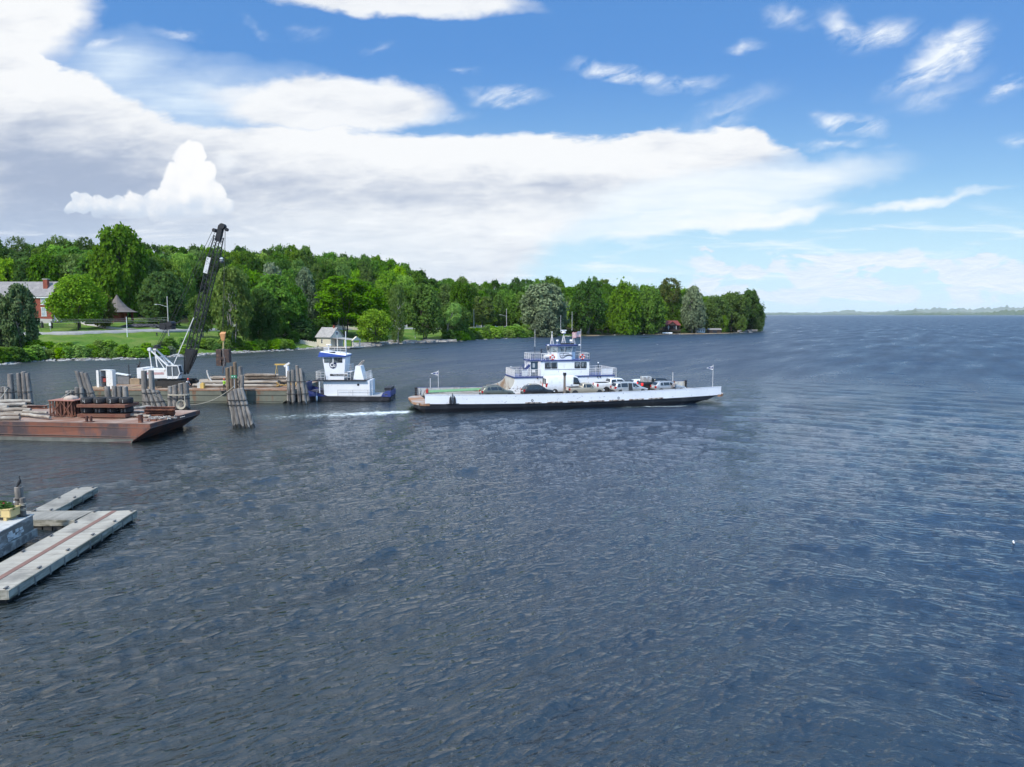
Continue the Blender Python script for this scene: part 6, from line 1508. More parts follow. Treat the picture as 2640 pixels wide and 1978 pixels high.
def crane():
    cx, cy = -52.3, 108.6; z0 = BZ + .03
    t = thing('crawler_crane', 'white crawler crane with black lattice boom standing on the grey barge', 'crane', (cx, cy, z0))
    CW = mat('crane_white', (.72, .71, .68), .5, .08, 1, (.40, .33, .27), .12, 1.6); CB = mat('crane_black', (.016, .017, .019), .6, .2, 1)
    for s in (-1, 1):
        m = MB().mat(mat('track_dark', (.035, .033, .03), .9, .3, 2)); y = s * 1.7; m.prism([(-2.6, .0), (2.9, 0), (3.35, .35), (3.35, .75), (2.9, 1.05), (-2.6, 1.05), (-3.0, .75), (-3.0, .35)], y - .42, y + .42, 'y')
        for k in range(24): x = -2.8 + k * .25; m.box(x - .05, x + .05, y - .46, y + .46, 1.051, 1.11)
        for k in range(7): m.tube((-2.4 + k * .85, y - .46, .5), (-2.4 + k * .85, y + .46, .5), .33, .33, 12)
        m.obj('track', t)
    MB().mat(CB).lathe([(1.2, .9), (1.2, 1.35)], n=16).box(-2, 2, -1.3, 1.3, .45, .95).obj('undercarriage', t)
    m = MB().mat(CW).box(-4.1, 1.0, -1.5, 1.5, 1.35, 2.75).box(-4.4, -3.4, -1.6, 1.6, 1.4, 2.95); m.obj('house', t)
    MB().mat(mat('crane_red', (.40, .05, .04), .5)).box(-3.5, -.35, -1.53, -1.505, 2.02, 2.12).box(-3.5, -.35, -1.53, -1.505, 2.22, 2.27).obj('red_stripe', t)
    m = MB().mat(CB).box(-3.2, 1.0, -1.52, 1.52, 1.22, 1.39); m.obj('base_frame', t)
    # cab
    ca = MB().mat(CW); P = [(.2, 1.4), (1.75, 1.4), (2.15, 2.2), (1.9, 3.3), (.2, 3.3)]
    for p, q in zip(P, P[1:] + P[:1]):
        for y in (-1.75, -.55): ca.bar((p[0], y, p[1]), (q[0], y, q[1]), .12)
    for p in P: ca.bar((p[0], -1.75, p[1]), (p[0], -.55, p[1]), .12)
    ca.box(.2, 1.9, -1.76, -.55, 1.35, 1.75); ca.bar((1.05, -1.76, 1.4), (1.05, -1.76, 3.3), .10); co = ca.obj('cab', t)
    MB().mat(mat('cab_glass', (.10, .115, .125), .08, .2)).prism([(.24, 1.8), (1.72, 1.8), (2.1, 2.2), (1.86, 3.25), (.24, 3.25)], -1.70, -.6, 'y').obj('cab_window', co)
    # white gantry (A-frame) leaning back
    g = MB().mat(CW)
    for y in (-.85, .85):
        g.bar((.5, y, 2.75), (-2.7, y, 5.75), .2); g.bar((-.5, y, 2.75), (-2.0, y, 5.1), .12); g.bar((-2.75, y, 5.7), (-2.5, y, 2.9), .14)
    for f in (.3, .6, .92): g.bar((.5 - 3.2 * f, -.85, 2.75 + 3 * f), (.5 - 3.2 * f, .85, 2.75 + 3 * f), .12)
    for y in (-.85, .85): g.tube((-2.7, y - .2, 5.75), (-2.7, y + .2, 5.75), .26, .26, 12)
    g.mat(CB).tube((-1.9, -.5, 6.15), (-1.9, .5, 6.15), .28, .28, 12).box(-2.5, -1.3, -.6, .6, 5.85, 6.02); g.obj('gantry', t)
    # boom: foot to head
    A = Vector((2.3, 0, 1.9)); Bp = at_y(571, 583, cy); B = Vector((Bp[0] - cx, 0, Bp[2] - z0)); d = (B - A).normalized(); n = Vector((-d.z, 0, d.x)); L = (B - A).length
    b = MB().mat(CB); W_, D_ = .68, .58
    def pt(s, a, c):
        f = min(1, .12 + s / (L * .13)) * (1 if s < L * .8 else 1 - .35 * (s - L * .8) / (L * .2)); return A + d * s + n * (c * D_ * f) + Vector((0, a * W_ * (.7 + .3 * f), 0))
    N_ = 34; S = [L * .93 * k / N_ for k in range(N_ + 1)]
    for a in (-1, 1):
        for c in (-1, 1):
            for k in range(N_): b.bar(pt(S[k], a, c), pt(S[k + 1], a, c), .125)
    for k in range(2, N_):
        q = 1 if k % 2 else -1
        for a in (-1, 1): b.bar(pt(S[k], a, -q), pt(S[k + 1], a, q), .052)
        for c in (-1, 1): b.bar(pt(S[k], -q, c), pt(S[k + 1], q, c), .052)
        if k % 3 == 0:
            for c in (-1, 1): b.bar(pt(S[k], -1, c), pt(S[k], 1, c), .052)
    bo = b.obj('boom', t)
    m = MB().mat(CB)
    for a in (-1, 1): m.hexa([pt(0, a, -.5) - Vector((0, .08, 0)), pt(0, a, .5) - Vector((0, .08, 0)), pt(0, a, .5) + Vector((0, .08, 0)), pt(0, a, -.5) + Vector((0, .08, 0)), pt(L * .17, a, -1.0) - Vector((0, .08, 0)), pt(L * .17, a, 1.0) - Vector((0, .08, 0)), pt(L * .17, a, 1.0) + Vector((0, .08, 0)), pt(L * .17, a, -1.0) + Vector((0, .08, 0))])
    m.obj('boom_foot', bo)
    m = MB().mat(CB); e = A + d * (L * .92)
    m.bar(e - d * .5, e + d * 1.9, .78, .7, n); m.tube(B + Vector((0, -.5, 0)) + n * -.2, B + Vector((0, .5, 0)) - n * .2, .42, .42, 9); m.tube(B - d * .9 + Vector((0, -.6, 0)) + n * .75, B - d * .9 + Vector((0, .6, 0)) + n * .6, .28, .28, 10); m.tube(B - d * .3 + Vector((0, -.4, 0)) - n * .95, B - d * .3 + Vector((0, .4, 0)) - n * .8, .26, .26, 10); m.obj('boom_head', bo)
    p0 = pt(L * .68, -1, .2) ; p1 = pt(L * .785, -1, .2); m = MB().mat(mat('board_white', (.68, .68, .66), .5, .1, 2, (.25, .25, .26), .3, 4)); o_ = Vector((0, -.12, 0)); m.bar(p0 + o_ + n * .3, p1 + o_ + n * .3, .03, .62, n); m.obj('sign_board', bo)
    # ropes: pendants to the gantry spreader, hoist line
    r = MB().mat(mat('wire_rope', (.04, .04, .04), .6)); sp = Vector(at_y(432, 842, cy)) - Vector((cx, cy, z0))
    for y in (-.5, .5):
        r.path([B + n * .9 - d * .9 + Vector((0, y, 0)), sp + Vector((.6, y, .7))], .035, 5); r.path([sp + Vector((0, y, 0)), Vector((-1.9, y * .8, 6.2))], .03, 5); r.path([sp + Vector((.2, y * .6, 0)), Vector((-1.7, y * .5, 6.2))], .03, 5)
    ro = r.obj('pendant_ropes', t)
    m = MB().mat(CB).box(sp.x - .9, sp.x + .9, -.7, .7, sp.z - .45, sp.z + .55).tube(sp + Vector((-.4, -.8, 0)), sp + Vector((-.4, .8, 0)), .5, .5, 12).tube(sp + Vector((.6, -.8, .4)), sp + Vector((.6, .8, .4)), .4, .4, 12).bar(sp + Vector((.9, 0, .3)), sp + Vector((2.2, 0, .9)), .15); m.obj('bridle_block', t)
    m = MB().mat(CW).bar((1.0, -1.0, 3.6), A + d * 9 + Vector((-.5, -.9, 0)), .1); m.obj('back_stop', t)
    hook = Vector(at_y(575, 866, cy)) - Vector((cx, cy, z0)); m = MB().mat(mat('wire_rope', 0)); hx = Vector((B.x + .55, 0, B.z - .4))
    for y in (-.15, .15): m.path([hx + Vector((0, y, 0)), hook + Vector((0, y, .8))], .025, 5)
    hb = Vector(at_y(571, 673, cy)) - Vector((cx, cy, z0)); m.path([hx + Vector((-.4, .3, 0)), hb + Vector((0, 0, .4))], .022, 5); m.obj('hoist_rope', t)
    m = MB().mat(mat('ball_grey', (.2, .2, .2), .5)).ball(tuple(hb), .33); m.mat(mat('cap_white', (.7, .7, .66), .5)).lathe([(.3, 0), (.18, .22), (.05, .26)], (hb.x, hb.y, hb.z + .3), 10); m.obj('headache_ball', t)
    m = MB().mat(mat('hook_orange', (.52, .25, .10), .6, .2, 2)).hexa([tuple(hook + Vector(q)) for q in ((-.2, -.2, -.75), (.2, -.2, -.75), (.2, .2, -.75), (-.2, .2, -.75), (-.42, -.25, .3), (.42, -.25, .3), (.38, .25, .6), (-.38, .25, .6))]); m.obj('hook_block', t)
    return t, hook + Vector((cx, cy, z0))
CR, HOOK = crane()
def hammer():
    p = HOOK; zt = at_y(575, 901, p.y)[2]; zb = at_y(575, 948, p.y)[2]
    t = thing('pile_hammer', 'rusty dark pile driving hammer hanging from the orange crane hook', 'hammer', (p.x, p.y, zb)); h = zt - zb
    HM = mat('hammer_brown', (.060, .040, .034), .8, .3, 1.5, (.15, .08, .05), .3, 2)
    MB().mat(HM).box(-1.0, -.25, -.5, .5, .3, h).box(.25, .95, -.5, .5, .8, h).box(-.9, .9, -.45, .45, h * .45, h * .6).obj('frame', t)
    MB().mat(mat('hammer_steel', (.16, .14, .13), .6, .3, 2, metal=.4)).tube((0, 0, .2), (0, 0, h + .1), .3, .3, 10).obj('ram', t)
    m = MB().mat(mat('yellow_sling', (.42, .34, .16), .8)).path([(0, -.1, h), (.05, 0, h + 1.4), (0, 0, p.z - zb - .7)], .12, 6); m.obj('sling', t)
    m = MB().mat(mat('hammer_steel', 0)).path([(.2, -.5, h * .7), (.4, -.62, h * .3), (.1, -.66, .1), (-.1, -.4, -.9)], .09); m.obj('hose', t)
hammer()
def deck_clutter():
    z = BZ + .03
    # open white tool locker
    x, y, _ = at_deck(268, 1003); t = thing('tool_locker', 'tall white steel tool locker with its doors open on the grey barge', 'locker', (x, y + 1.2, z), R(-12))
    LW = mat('locker_white', (.72, .71, .67), .5, .08, 1.5, (.4, .3, .2), .12, 2)
    MB().mat(LW).box(-.9, .9, .5, .56, 0, 2.7).box(-.9, -.85, -.5, .5, 0, 2.7).box(.85, .9, -.5, .5, 0, 2.7).box(-.9, .9, -.5, .56, 2.7, 2.76).obj('cabinet', t)
    m = MB().mat(LW); m.box(.25, 1.35, -.64, -.58, 0, 2.72); m.obj('door', t); m = MB().mat(LW); m.box(-1.35, -.95, -.75, -.69, 0, 2.72); m.obj('door', t)
    m = MB().mat(mat('shelf_dark', (.06, .05, .05), .8)); 
    for q in (.05, .9, 1.75): m.box(-.85, .85, -.4, .5, q, q + .05)
    m.obj('shelf', t); m = MB().mat(mat('red_cans', (.3, .05, .04), .6)).box(-.6, -.1, -.3, .3, .96, 1.5).box(.0, .3, -.3, .3, .1, .6); m.obj('contents', t)
    x, y, _ = at_deck(286, 991); o = MB().mat(mat('drum_blue', (.03, .09, .22), .5)).lathe([(.3, 0), (.31, .3), (.29, .32), (.31, .6), (.3, .9), (.02, .92)], n=14).obj('blue_drum'); o.location = (x + 1.0, y + .8, z); tag(o, 'blue drum standing right beside the open white locker', 'drum')
    x, y, _ = at_deck(304, 992); t = thing('welding_set', 'grey generator box with a bent sheet lid and exhaust on the grey barge', 'generator', (x + .6, y + 1, z)); MB().mat(mat('gen_grey', (.17, .17, .17), .6, .2)).box(-.9, .9, -.5, .5, .05, 1.25).obj('housing', t); MB().mat(LW).hexa([(-1.4, -.6, 1.7), (.7, -.6, 1.35), (.7, .6, 1.35), (-1.4, .6, 1.7), (-1.4, -.6, 1.8), (.7, -.6, 1.45), (.7, .6, 1.45), (-1.4, .6, 1.8)]).obj('lid', t); MB().mat(BLKPL).tube((.7, 0, 1.2), (.72, 0, 3.1), .07).obj('exhaust', t)
    g = random.Random(5); WD = mat('plank_wood', (.34, .25, .16), .9, .25, 1.5)
    x, y, _ = at_deck(330, 992); m = MB().mat(mat('scrap_dark', (.05, .04, .035), .9, .3)) 
    for k in range(34):
        c = Vector((g.uniform(-1.5, 1.5), g.uniform(-.8, .8), g.uniform(.0, .6))); q = c + Vector((g.uniform(-1.2, 1.2), g.uniform(-.6, .6), g.uniform(-.2, .8))); m.bar(c, q, g.uniform(.05, .16))
    m.path([(1.0, 0, 0), (1.1, 0, 2.2)], .06); 
    for k in range(14): m.path([(1.1 + g.uniform(-.4, .4), g.uniform(-.3, .3), 1.2 + k * .14), (1.1 + g.uniform(-.4, .4), g.uniform(-.3, .3), 1.9 + k * .14)], .04)
    o = m.obj('scrap_pile'); o.location = (x, y + 1.5, z); tag(o, 'dark heap of scrap rods and hoses between the locker and crane', 'scrap heap')
    o = MB().mat(WD).box(-.7, .7, -.5, .5, 0, .95).obj('plywood_box'); o.location = (x + .9, y + .6, z); o.rotation_euler = (0, 0, .2); tag(o, 'tan plywood box beside the dark scrap heap on the barge', 'box')
    for (u, v, w, lab) in ((360, 1003, 4.6, 'pale loose planks lying on the barge deck before the crane tracks'), (236, 1004, 2.4, 'loose planks lying left of the open white locker')):
        x, y, _ = at_deck(u, v); m = MB().mat(WD)
        for k in range(7): a = g.uniform(-.25, .25); m.M = Matrix.Translation((g.uniform(-w / 3, w / 3), .6 + k * .22, .04 + k * .03)) @ Matrix.Rotation(a, 4, 'Z'); m.box(-w / 2, w / 2, -.1, .1, 0, .05)
        o = m.obj('loose_planks'); o.location = (x, y, z); tag(o, lab, 'planks')
    for (u, v, c, w, lab) in ((511, 1001, (.50, .50, .47), .5, 'small grey case on the barge deck beside the yellow box'), (519, 1002, (.62, .42, .12), .52, 'small yellow box on the barge deck near the orange-hatted worker')):
        x, y, _ = at_deck(u, v); o = MB().mat(mat('case_%d' % u, c, .6)).box(-w / 2, w / 2, -.3, .3, 0, .75).box(-.12, .12, -.05, .05, .75, .85).obj('case'); o.location = (x, y + .5, z); tag(o, lab, 'case')
    x, y, _ = at_deck(495, 1001); m = MB().mat(mat('cardboard', (.44, .27, .15), .9)).hexa([(-1, -.5, 0), (1, -.5, 0), (1, .5, 0), (-1, .5, 0), (-.6, -.4, .35), (1.1, -.4, .75), (1.1, .5, .7), (-.6, .4, .4)]); o = m.obj('cardboard_sheet'); o.location = (x, y + 2, z); tag(o, 'folded brown sheet lying behind the grey case on the barge', 'sheet')
    # curved pale hose, sawhorse, white post, orange gear
    x, y, _ = at_deck(566, 1000); m = MB().mat(mat('pale_hose', (.55, .52, .47), .7)); m.path([(-2.2 + 2.3 * (1 - math.cos(a)), 1.0, 2.6 - 2.5 * math.sin(a)) for a in np.linspace(0, 1.5, 10)], .13, 8); o = m.obj('curved_hose'); o.location = (x, y, z); tag(o, 'pale curved hose arching down to the deck left of the green-shirted worker', 'hose')
    x, y, _ = at_deck(704, 975); m = MB().mat(mat('sawhorse_yellow', (.56, .37, .10), .7)).box(-1.3, 1.3, -.12, .12, 1.9, 2.15)
    for s in (-1, 1):
        for q in (-1, 1): m.bar((s * .9, q * .1, 1.95), (s * 1.05, q * .7, .0), .07)
    o = m.obj('sawhorse'); o.location = (x, y + 5, z); tag(o, 'yellow sawhorse standing behind the log pile on the grey barge', 'sawhorse')
    x, y, _ = at_deck(737, 995); t = thing('barge_bitt', 'white steel mooring post at the right end of the grey barge', 'post', (x, y + 1, z)); MB().mat(TW).tube((0, 0, 0), (0, 0, 3.0), .26, .26, 12).obj('post', t); MB().mat(mat('crane_white', 0)).bar((-.5, 0, 2.95), (.35, 0, 3.5), .2, .3).obj('head', t); MB().mat(mat('plank_wood', 0)).tube((.9, .2, 0), (.9, .2, 1.4), .2).obj('stub', t)
    m = MB().mat(mat('tackle_yellow', (.50, .31, .11), .8, .25, 3)); 
    for k in range(16): c = Vector((g.uniform(-1.6, 2.0), g.uniform(-.3, .5), g.uniform(.1, .4))); m.tube(c, c + Vector((g.uniform(-.5, .5), g.uniform(-.3, .3), g.uniform(-.1, .6))), .1)
    o = m.obj('tackle_heap'); x, y, _ = at_deck(735, 1000); o.location = (x, y + .5, z); tag(o, 'heap of yellow-brown tackle at the right end of the grey barge', 'tackle')
    # logs
    LG = mat('weathered_log', (.25, .20, .155), .95, .3, 1.4, (.36, .32, .27), .4, 1.2, (.3, 1, 1), bump=.5, bs=5)
    LGD = mat('dark_log', (.10, .075, .055), .95, .3, 1.4, (.22, .18, .14), .3, 1.2, (.3, 1, 1), bump=.5, bs=5)
    def log(name, lab, grp, p, q, r, m_):
        p, q = Vector(p), Vector(q); n_ = 7; m = MB().mat(m_); pts = [p.lerp(q, k / n_) + Vector((0, g.uniform(-.05, .05), g.uniform(-.04, .04))) for k in range(n_ + 1)]; c = pts[0].copy()
        for k in range(n_): m.tube(pts[k] - c, pts[k + 1] - c, r * (1 - .25 * k / n_) * g.uniform(.93, 1.05), r * (1 - .25 * (k + 1) / n_), 10, k in (0, n_ - 1))
        o = m.obj(name); o.location = c; tag(o, lab, 'log', grp)
    gr = 'logs piled on the grey barge'
    yb = 107.4
    for lay, n_ in ((0, 8), (1, 6), (2, 4), (3, 2)):
        for k in range(n_):
            r = g.uniform(.22, .31); y = yb + k * .85 + lay * .45; x0 = -47.5 + g.uniform(-2.4, 1.6) + lay * 1.3 + k * .1; x1 = -34.6 + g.uniform(-1.6, .6) - lay * .2
            if lay == 3: x0 = -41
            log('timber_pile', ['log at the bottom of the pile on the grey barge', 'log in the second layer of the pile on the grey barge', 'log in the third layer of the pile on the grey barge', 'long pale log lying on top of the pile on the grey barge'][lay], ['bottom logs of the barge pile', 'second layer logs of the barge pile', 'third layer logs of the barge pile', 'top logs of the barge pile'][lay], (x0, y, z + .3 + lay * .47), (x1, y + g.uniform(-.5, .5), z + .3 + lay * .47), r, g.choice([LG, LGD, LG]))
    return log
LOG = deck_clutter()
WX, WY = -42.15, 103.78
HIV = mat('hi_vis', (.33, .60, .05), .8, .08); ORH = mat('orange_hat', (.68, .11, .035), .4)
p_ = person('person in a lime shirt and orange hard hat working at the barge side, back turned', dict(elr=(.30, -.08, 1.18), wrr=(.22, -.30, 1.15), ell=(-.28, -.02, 1.15), wrl=(-.30, -.2, .98)), (HIV, mat('olive_trousers', (.075, .065, .05), .9, .2), BOOT), ORH)
p_.location = (WX, WY - .28, 1.86); p_.rotation_euler = (0, 0, R(160))
m = MB().mat(mat('grey_rail', 0)); 
for s in (-.75, .75): m.bar((s, 0, .0), (s, -.55, 0), .05); m.bar((s, 0, .0), (s, -.1, .45), .04)
m.bar((-.75, -.55, 0), (.75, -.55, 0), .05); m.box(-.75, .75, -.5, 0, -.04, .0)
o = m.obj('hanging_step'); o.location = (WX, BY0 - .04, 1.86); tag(o, 'small grey step platform hung on the barge side under the lime-shirted worker', 'step')
q_ = person('person in a white shirt and red hard hat crouching beside the crane tracks', dict(pelvis=(0, .12, .50), chest=(0, -.12, .80), neck=(0, -.22, .98), chin=(0, -.27, 1.06), crown=(0, -.27, 1.24), shl=(-.19, -.17, .93), shr=(.19, -.17, .93), ell=(-.25, -.28, .66), elr=(.25, -.28, .66), wrl=(-.18, -.46, .48), wrr=(.18, -.46, .48), hpl=(-.1, .12, .46), hpr=(.1, .12, .46), knl=(-.16, -.34, .50), knr=(.16, -.30, .44), anl=(-.14, .02, .09), anr=(.14, .06, .09), tol=(-.16, -.17, .04), tor=(.16, -.13, .04)), (mat('pale_shirt', (.55, .55, .56), .9), mat('denim', (.06, .09, .17), .9, .2), BOOT), mat('red_hat', (.62, .045, .03), .4), None, 1.12)
x, y, _ = at_deck(480, 1001); q_.location = (x, y + .2, BZ + .03); q_.rotation_euler = (0, 0, R(75))

# ------------------------------------------------------------------ brown barge in front
BBM = mat('brown_barge_side', (.072, .050, .052), .8, .3, .45, (.20, .075, .045), .5, .45, (1, 1, .5), bump=.25, bs=2)
BBD = mat('brown_barge_deck', (.29, .205, .16), .9, .3, .5, (.22, .105, .065), .45, .45, (.5, 1, 1))
ZB = 1.9
QA = Vector((-36.75, 71.35, 0)); QB = Vector((-36.3, 81.9, 0)); QC = Vector((-62, 84.6, 0)); QD = Vector((-62, 74.3, 0))
def brown_barge():
    t = thing('rusty_barge', 'rust-brown flat barge at the left edge loaded with logs, tyres and steel', 'barge', (-50, 78, 0))
    o = Vector((-50, 78, 0)); A, B, C, D = [q - o for q in (QA, QB, QC, QD)]
    def P(q, z, inx=0): return (q.x - inx, q.y, z)
    rk = 3.0
    m = MB().mat(BBM)
    # side, raked end, far side and bottom
    V = [P(A, ZB), P(A, 1.45), P(A, -.2, rk - .6), P(A, -.7, rk), P(B, ZB), P(B, 1.45), P(B, -.2, rk - .6), P(B, -.7, rk), P(D, ZB), P(D, -.7), P(C, ZB), P(C, -.7)]
    m._add(V, [(8, 9, 3, 2, 1, 0), (0, 1, 5, 4), (1, 2, 6, 5), (2, 3, 7, 6), (4, 5, 6, 7, 11, 10), (8, 10, 11, 9), (3, 9, 11, 7)]); m.obj('hull', t)
    m = MB().mat(BBD).quad(P(D, ZB), P(A, ZB), P(B, ZB), P(C, ZB)); m.obj('deck', t)
    m = MB().mat(mat('barge_strake', (.17, .115, .09), .85, .25, 1.5)); u = (A - D).normalized(); n = Vector((u.y, -u.x, 0)) * .03
    for z, c in ((1.52, 0), (.62, 1.3), (.42, 1.5)): m.bar(D + n + Vector((0, 0, z)), A + n + Vector((-c, 0, z)), .05, .05)
    m.bar(A + Vector((.03, 0, 1.5)), B + Vector((.03, 0, 1.5)), .05, .05)
    m.bar(D + Vector((0, .06, ZB + .02)), A + Vector((0, .06, ZB + .02)), .12, .05); m.bar(A + Vector((-.06, 0, ZB + .02)), B + Vector((-.06, 0, ZB + .02)), .12, .05); m.obj('rubbing_bars', t)
    m = MB().mat(mat('waterline_grey', (.14, .14, .12), .9, .3, 1)).hexa([tuple(D + n * .5 + Vector((0, 0, -.3))), tuple(A + n * .5 + Vector((-2.1, 0, -.3))), tuple(A - n + Vector((-2.1, 0, -.3))), tuple(D - n + Vector((0, 0, -.3))), tuple(D + n * .5 + Vector((0, 0, .36))), tuple(A + n * .5 + Vector((-1.75, 0, .36))), tuple(A - n + Vector((-1.75, 0, .36))), tuple(D - n + Vector((0, 0, .36)))]); m.obj('waterline_band', t)
brown_barge()
def on_b(u, v, z=ZB): p = at_z(u, v, z); return Vector(p)
RB = mat('rusty_beam', (.105, .043, .031), .85, .3, 1, (.24, .10, .055), .4, 1.3)
RO = mat('rust_orange', (.165, .075, .047), .9, .3, 1, (.15, .055, .035), .4, 1.2)
def brown_load():
    g = random.Random(9); ang = math.atan2(QA.y - QD.y, QA.x - QD.x)
    # two stacks of steel plate with tyres between and on top
    c = on_b(254, 1081); 
    def plate(name, lab, z, w, d, th):
        o = MB().mat(RO).box(-w / 2, w / 2, 0, d, 0, th).obj(name); o.location = (c.x, c.y + .5, z); o.rotation_euler = (0, 0, ang * .6); tag(o, lab, 'steel plate')
    plate('steel_plate', 'rusty steel plate stack lying on the barge deck under the lower tyres', ZB + .12, 5.4, 2.6, .32)
    plate('steel_plate', 'rusty steel plate carried on the lower tyres, upper tyres on top', ZB + 1.18, 5.4, 2.6, .30)
    for q in (-2, 2): 
        o = MB().mat(RB).box(-.1, .1, 0, 2.5, 0, .12).obj('bearer'); o.location = (c.x + q, c.y + .55, ZB); tag(o, 'rusty bearer under the %s end of the lower steel plates' % ('left' if q < 0 else 'right'), 'bearer')
    def tyre(lab, x, y, z, grp, mark):
        t = thing('truck_tyre', lab, 'tyre', (x, y, z), 0, grp)
        MB().mat(RUBBER).lathe([(.36, .05), (.52, .0), (.66, .06), (.70, .2), (.70, .48), (.66, .62), (.52, .68), (.36, .63), (.40, .5), (.40, .2), (.36, .05)], n=24).obj('casing', t)
        k = MB().mat(mat('chalk', (.55, .55, .52), .9))
        for a in mark: k.bar((.0 + a[0], -.715, .12 + a[1]), (a[2], -.715, .12 + a[3]), .015, .035)
        k.obj('chalk_mark', t)
    three = ((-.08, .36, .08, .36), (.08, .36, .08, .2), (-.05, .2, .08, .2), (.08, .2, .08, .02), (-.08, .02, .08, .02)); four = ((-.1, .36, -.1, .18), (-.1, .18, .1, .18), (.06, .36, .06, .0)); one = ((0, .36, 0, .02),); two = ((-.15, .36, -.15, .02), (.2, .36, .2, .02))
    mk = [four, one, three, one]
    nm = ['leftmost of four', 'second of four from the left', 'third of four, chalked with a three', 'rightmost of four']
    for k in range(4):
        x = c.x - 2.05 + k * 1.38; y = c.y + 1.7 + k * .02
        tyre('tyre on the upper steel plate, %s' % nm[k], x, y, ZB + 1.48, 'tyres on the upper plate', mk[k])
        tyre('tyre squeezed between the two steel plates, %s' % nm[k].split(',')[0], x, y, ZB + .47, 'tyres between the plates', two if k % 2 else one)
    # crib of rusty lattice frames
    c2 = on_b(153, 1078); t = thing('steel_crib', 'rusty crib of upright channel frames with cross bracing left of the tyres', 'steel frame', (c2.x, c2.y + .5, ZB), ang)
    m = MB().mat(RB)
    for k in range(6):
        y = k * .42; 
        for x in (-1.35, -.95, -.5, -.1, .35, .8, 1.2): m.bar((x, y, .1), (x, y, 1.75), .09, .14)
        m.bar((-1.45, y, .15), (1.4, y, .15), .1)
    m.obj('frames', t)
    b = MB().mat(RO); 
    for q in (-.08,): b.bar((-1.4, q, 1.7), (.0, q, .1), .05, .09); b.bar((-1.4, q, .1), (0, q, 1.7), .05, .09); b.bar((0, q, 1.7), (1.3, q, .1), .05, .09); b.bar((0.1, q, .1), (1.3, q, 1.7), .05, .09)
    b.obj('bracing', t); MB().mat(mat('rust_pink', (.33, .15, .11), .9, .3, 1.5)).box(-1.5, 1.5, -.1, 2.3, 1.78, 1.86).obj('top_sheet', t)
    m = MB().mat(mat('tarp_tan', (.42, .34, .27), .9, .2, 2)); m.M = Matrix.Translation((.2, 1.2, 1.87)); m.lathe([(.75, 0), (.7, .18), (.5, .3), (.2, .38), (.01, .36)], n=9, smooth=False); m.M = None
    o = m.obj('canvas_bundle'); o.location = (c2.x, c2.y + .5, ZB); o.rotation_euler = (0, 0, ang); tag(o, 'crumpled tan bundle lying on top of the rusty crib', 'bundle')
    # logs left
    PL = mat('pale_log', (.40, .36, .30), .95, .25, 1.4, (.24, .20, .16), .4, 1, (.3, 1, 1), bump=.5, bs=5)
    for k, (u0, v0, u1, v1, z, r, lab) in enumerate(((-60, 1062, 66, 1064, .35, .27, 'pale log, second up at the front of the left barge pile'), (-60, 1046, 66, 1042, 1.1, .26, 'pale log on top of the left barge pile nearest the crib'), (-60, 1077, 52, 1078, .28, .24, 'short pale log with a sawn end at the front edge of the pile'), (40, 1066, 130, 1076, .3, .2, 'thin pale log slanting towards the rusty crib'), (-60, 1036, 80, 1034, 1.3, .24, 'pale log at the back of the left barge pile'), (50, 1046, 118, 1050, .9, .2, 'short pale log resting between the pile and crib'), (-50, 1055, 80, 1056, .7, .24, 'pale log in the middle of the left barge pile'), (60, 1062, 122, 1064, .55, .18, 'slim pale log end showing beside the rusty crib'), (-60, 1069, 50, 1070, .3, .22, 'pale log lying low behind the sawn-ended one'), (-60, 1050, 20, 1050, .9, .25, 'pale log cut by the left edge, upper half of the pile'))):
        z_ = ZB + z; LOG('pile_log', lab, 'logs on the left of the rusty barge', at_z(u0, v0, z_), at_z(u1, v1, z_), r, PL)
    # logs and beams right of the tyres
    for k, (u0, v0, u1, v1, z, r, lab) in enumerate(((322, 1056, 388, 1048, .5, .18, 'pale log pointing right behind the tyres, topmost of three'), (322, 1063, 400, 1061, .3, .17, 'pale log pointing right beside the beams, middle of three'), (322, 1070, 388, 1072, .25, .18, 'pale log pointing right beside the beams, lowest of three'))):
        LOG('pile_log', lab, 'logs right of the tyres', at_z(u0, v0, ZB + z), at_z(u1, v1, ZB + z), r, PL)
    for k, (v, z, u0, u1, lab) in enumerate(((1053, .95, 376, 453, 'dark red steel beam, topmost in the stack behind the logs'), (1061, .55, 372, 452, 'dark red steel beam, second in the stack behind the logs'), (1068, .2, 376, 452, 'dark red steel beam at the foot of the stack'), (1074, .1, 330, 425, 'dark rusty beam lying nearest the deck centre'), (1050, .9, 70, 122, 'dark red steel beam behind the left end of the rusty crib'))):
        p = Vector(at_z(u0, v, ZB + z)); q = Vector(at_z(u1, v, ZB + z)); q.y = p.y + (q.x - p.x) * -.02; c_ = (p + q) / 2; m = MB().mat(RB)
        d = (q - p) / 2; U = Vector((0, 0, .17)); m.bar(-d + U, d + U, .34, .05); m.bar(-d - U, d - U, .34, .05); m.bar(-d, d, .04, .32); o = m.obj('steel_beam'); o.location = c_; tag(o, lab, 'beam', 'steel beams on the rusty barge')
    # bollards and rope heap
    for (u, v, lab) in ((225, 1089, 'double rusty mooring bitt on the near deck edge before the steel plates'),):
        p = on_b(u, v); t = thing('mooring_bitt', lab, 'bollard', tuple(p)); 
        for s in (-.22, .22): MB().mat(RB).tube((s, .3, 0), (s, .3, .62), .13, .15, 10).obj('bollard', t)
        MB().mat(RB).box(-.5, .5, .05, .55, 0, .06).obj('base_plate', t)
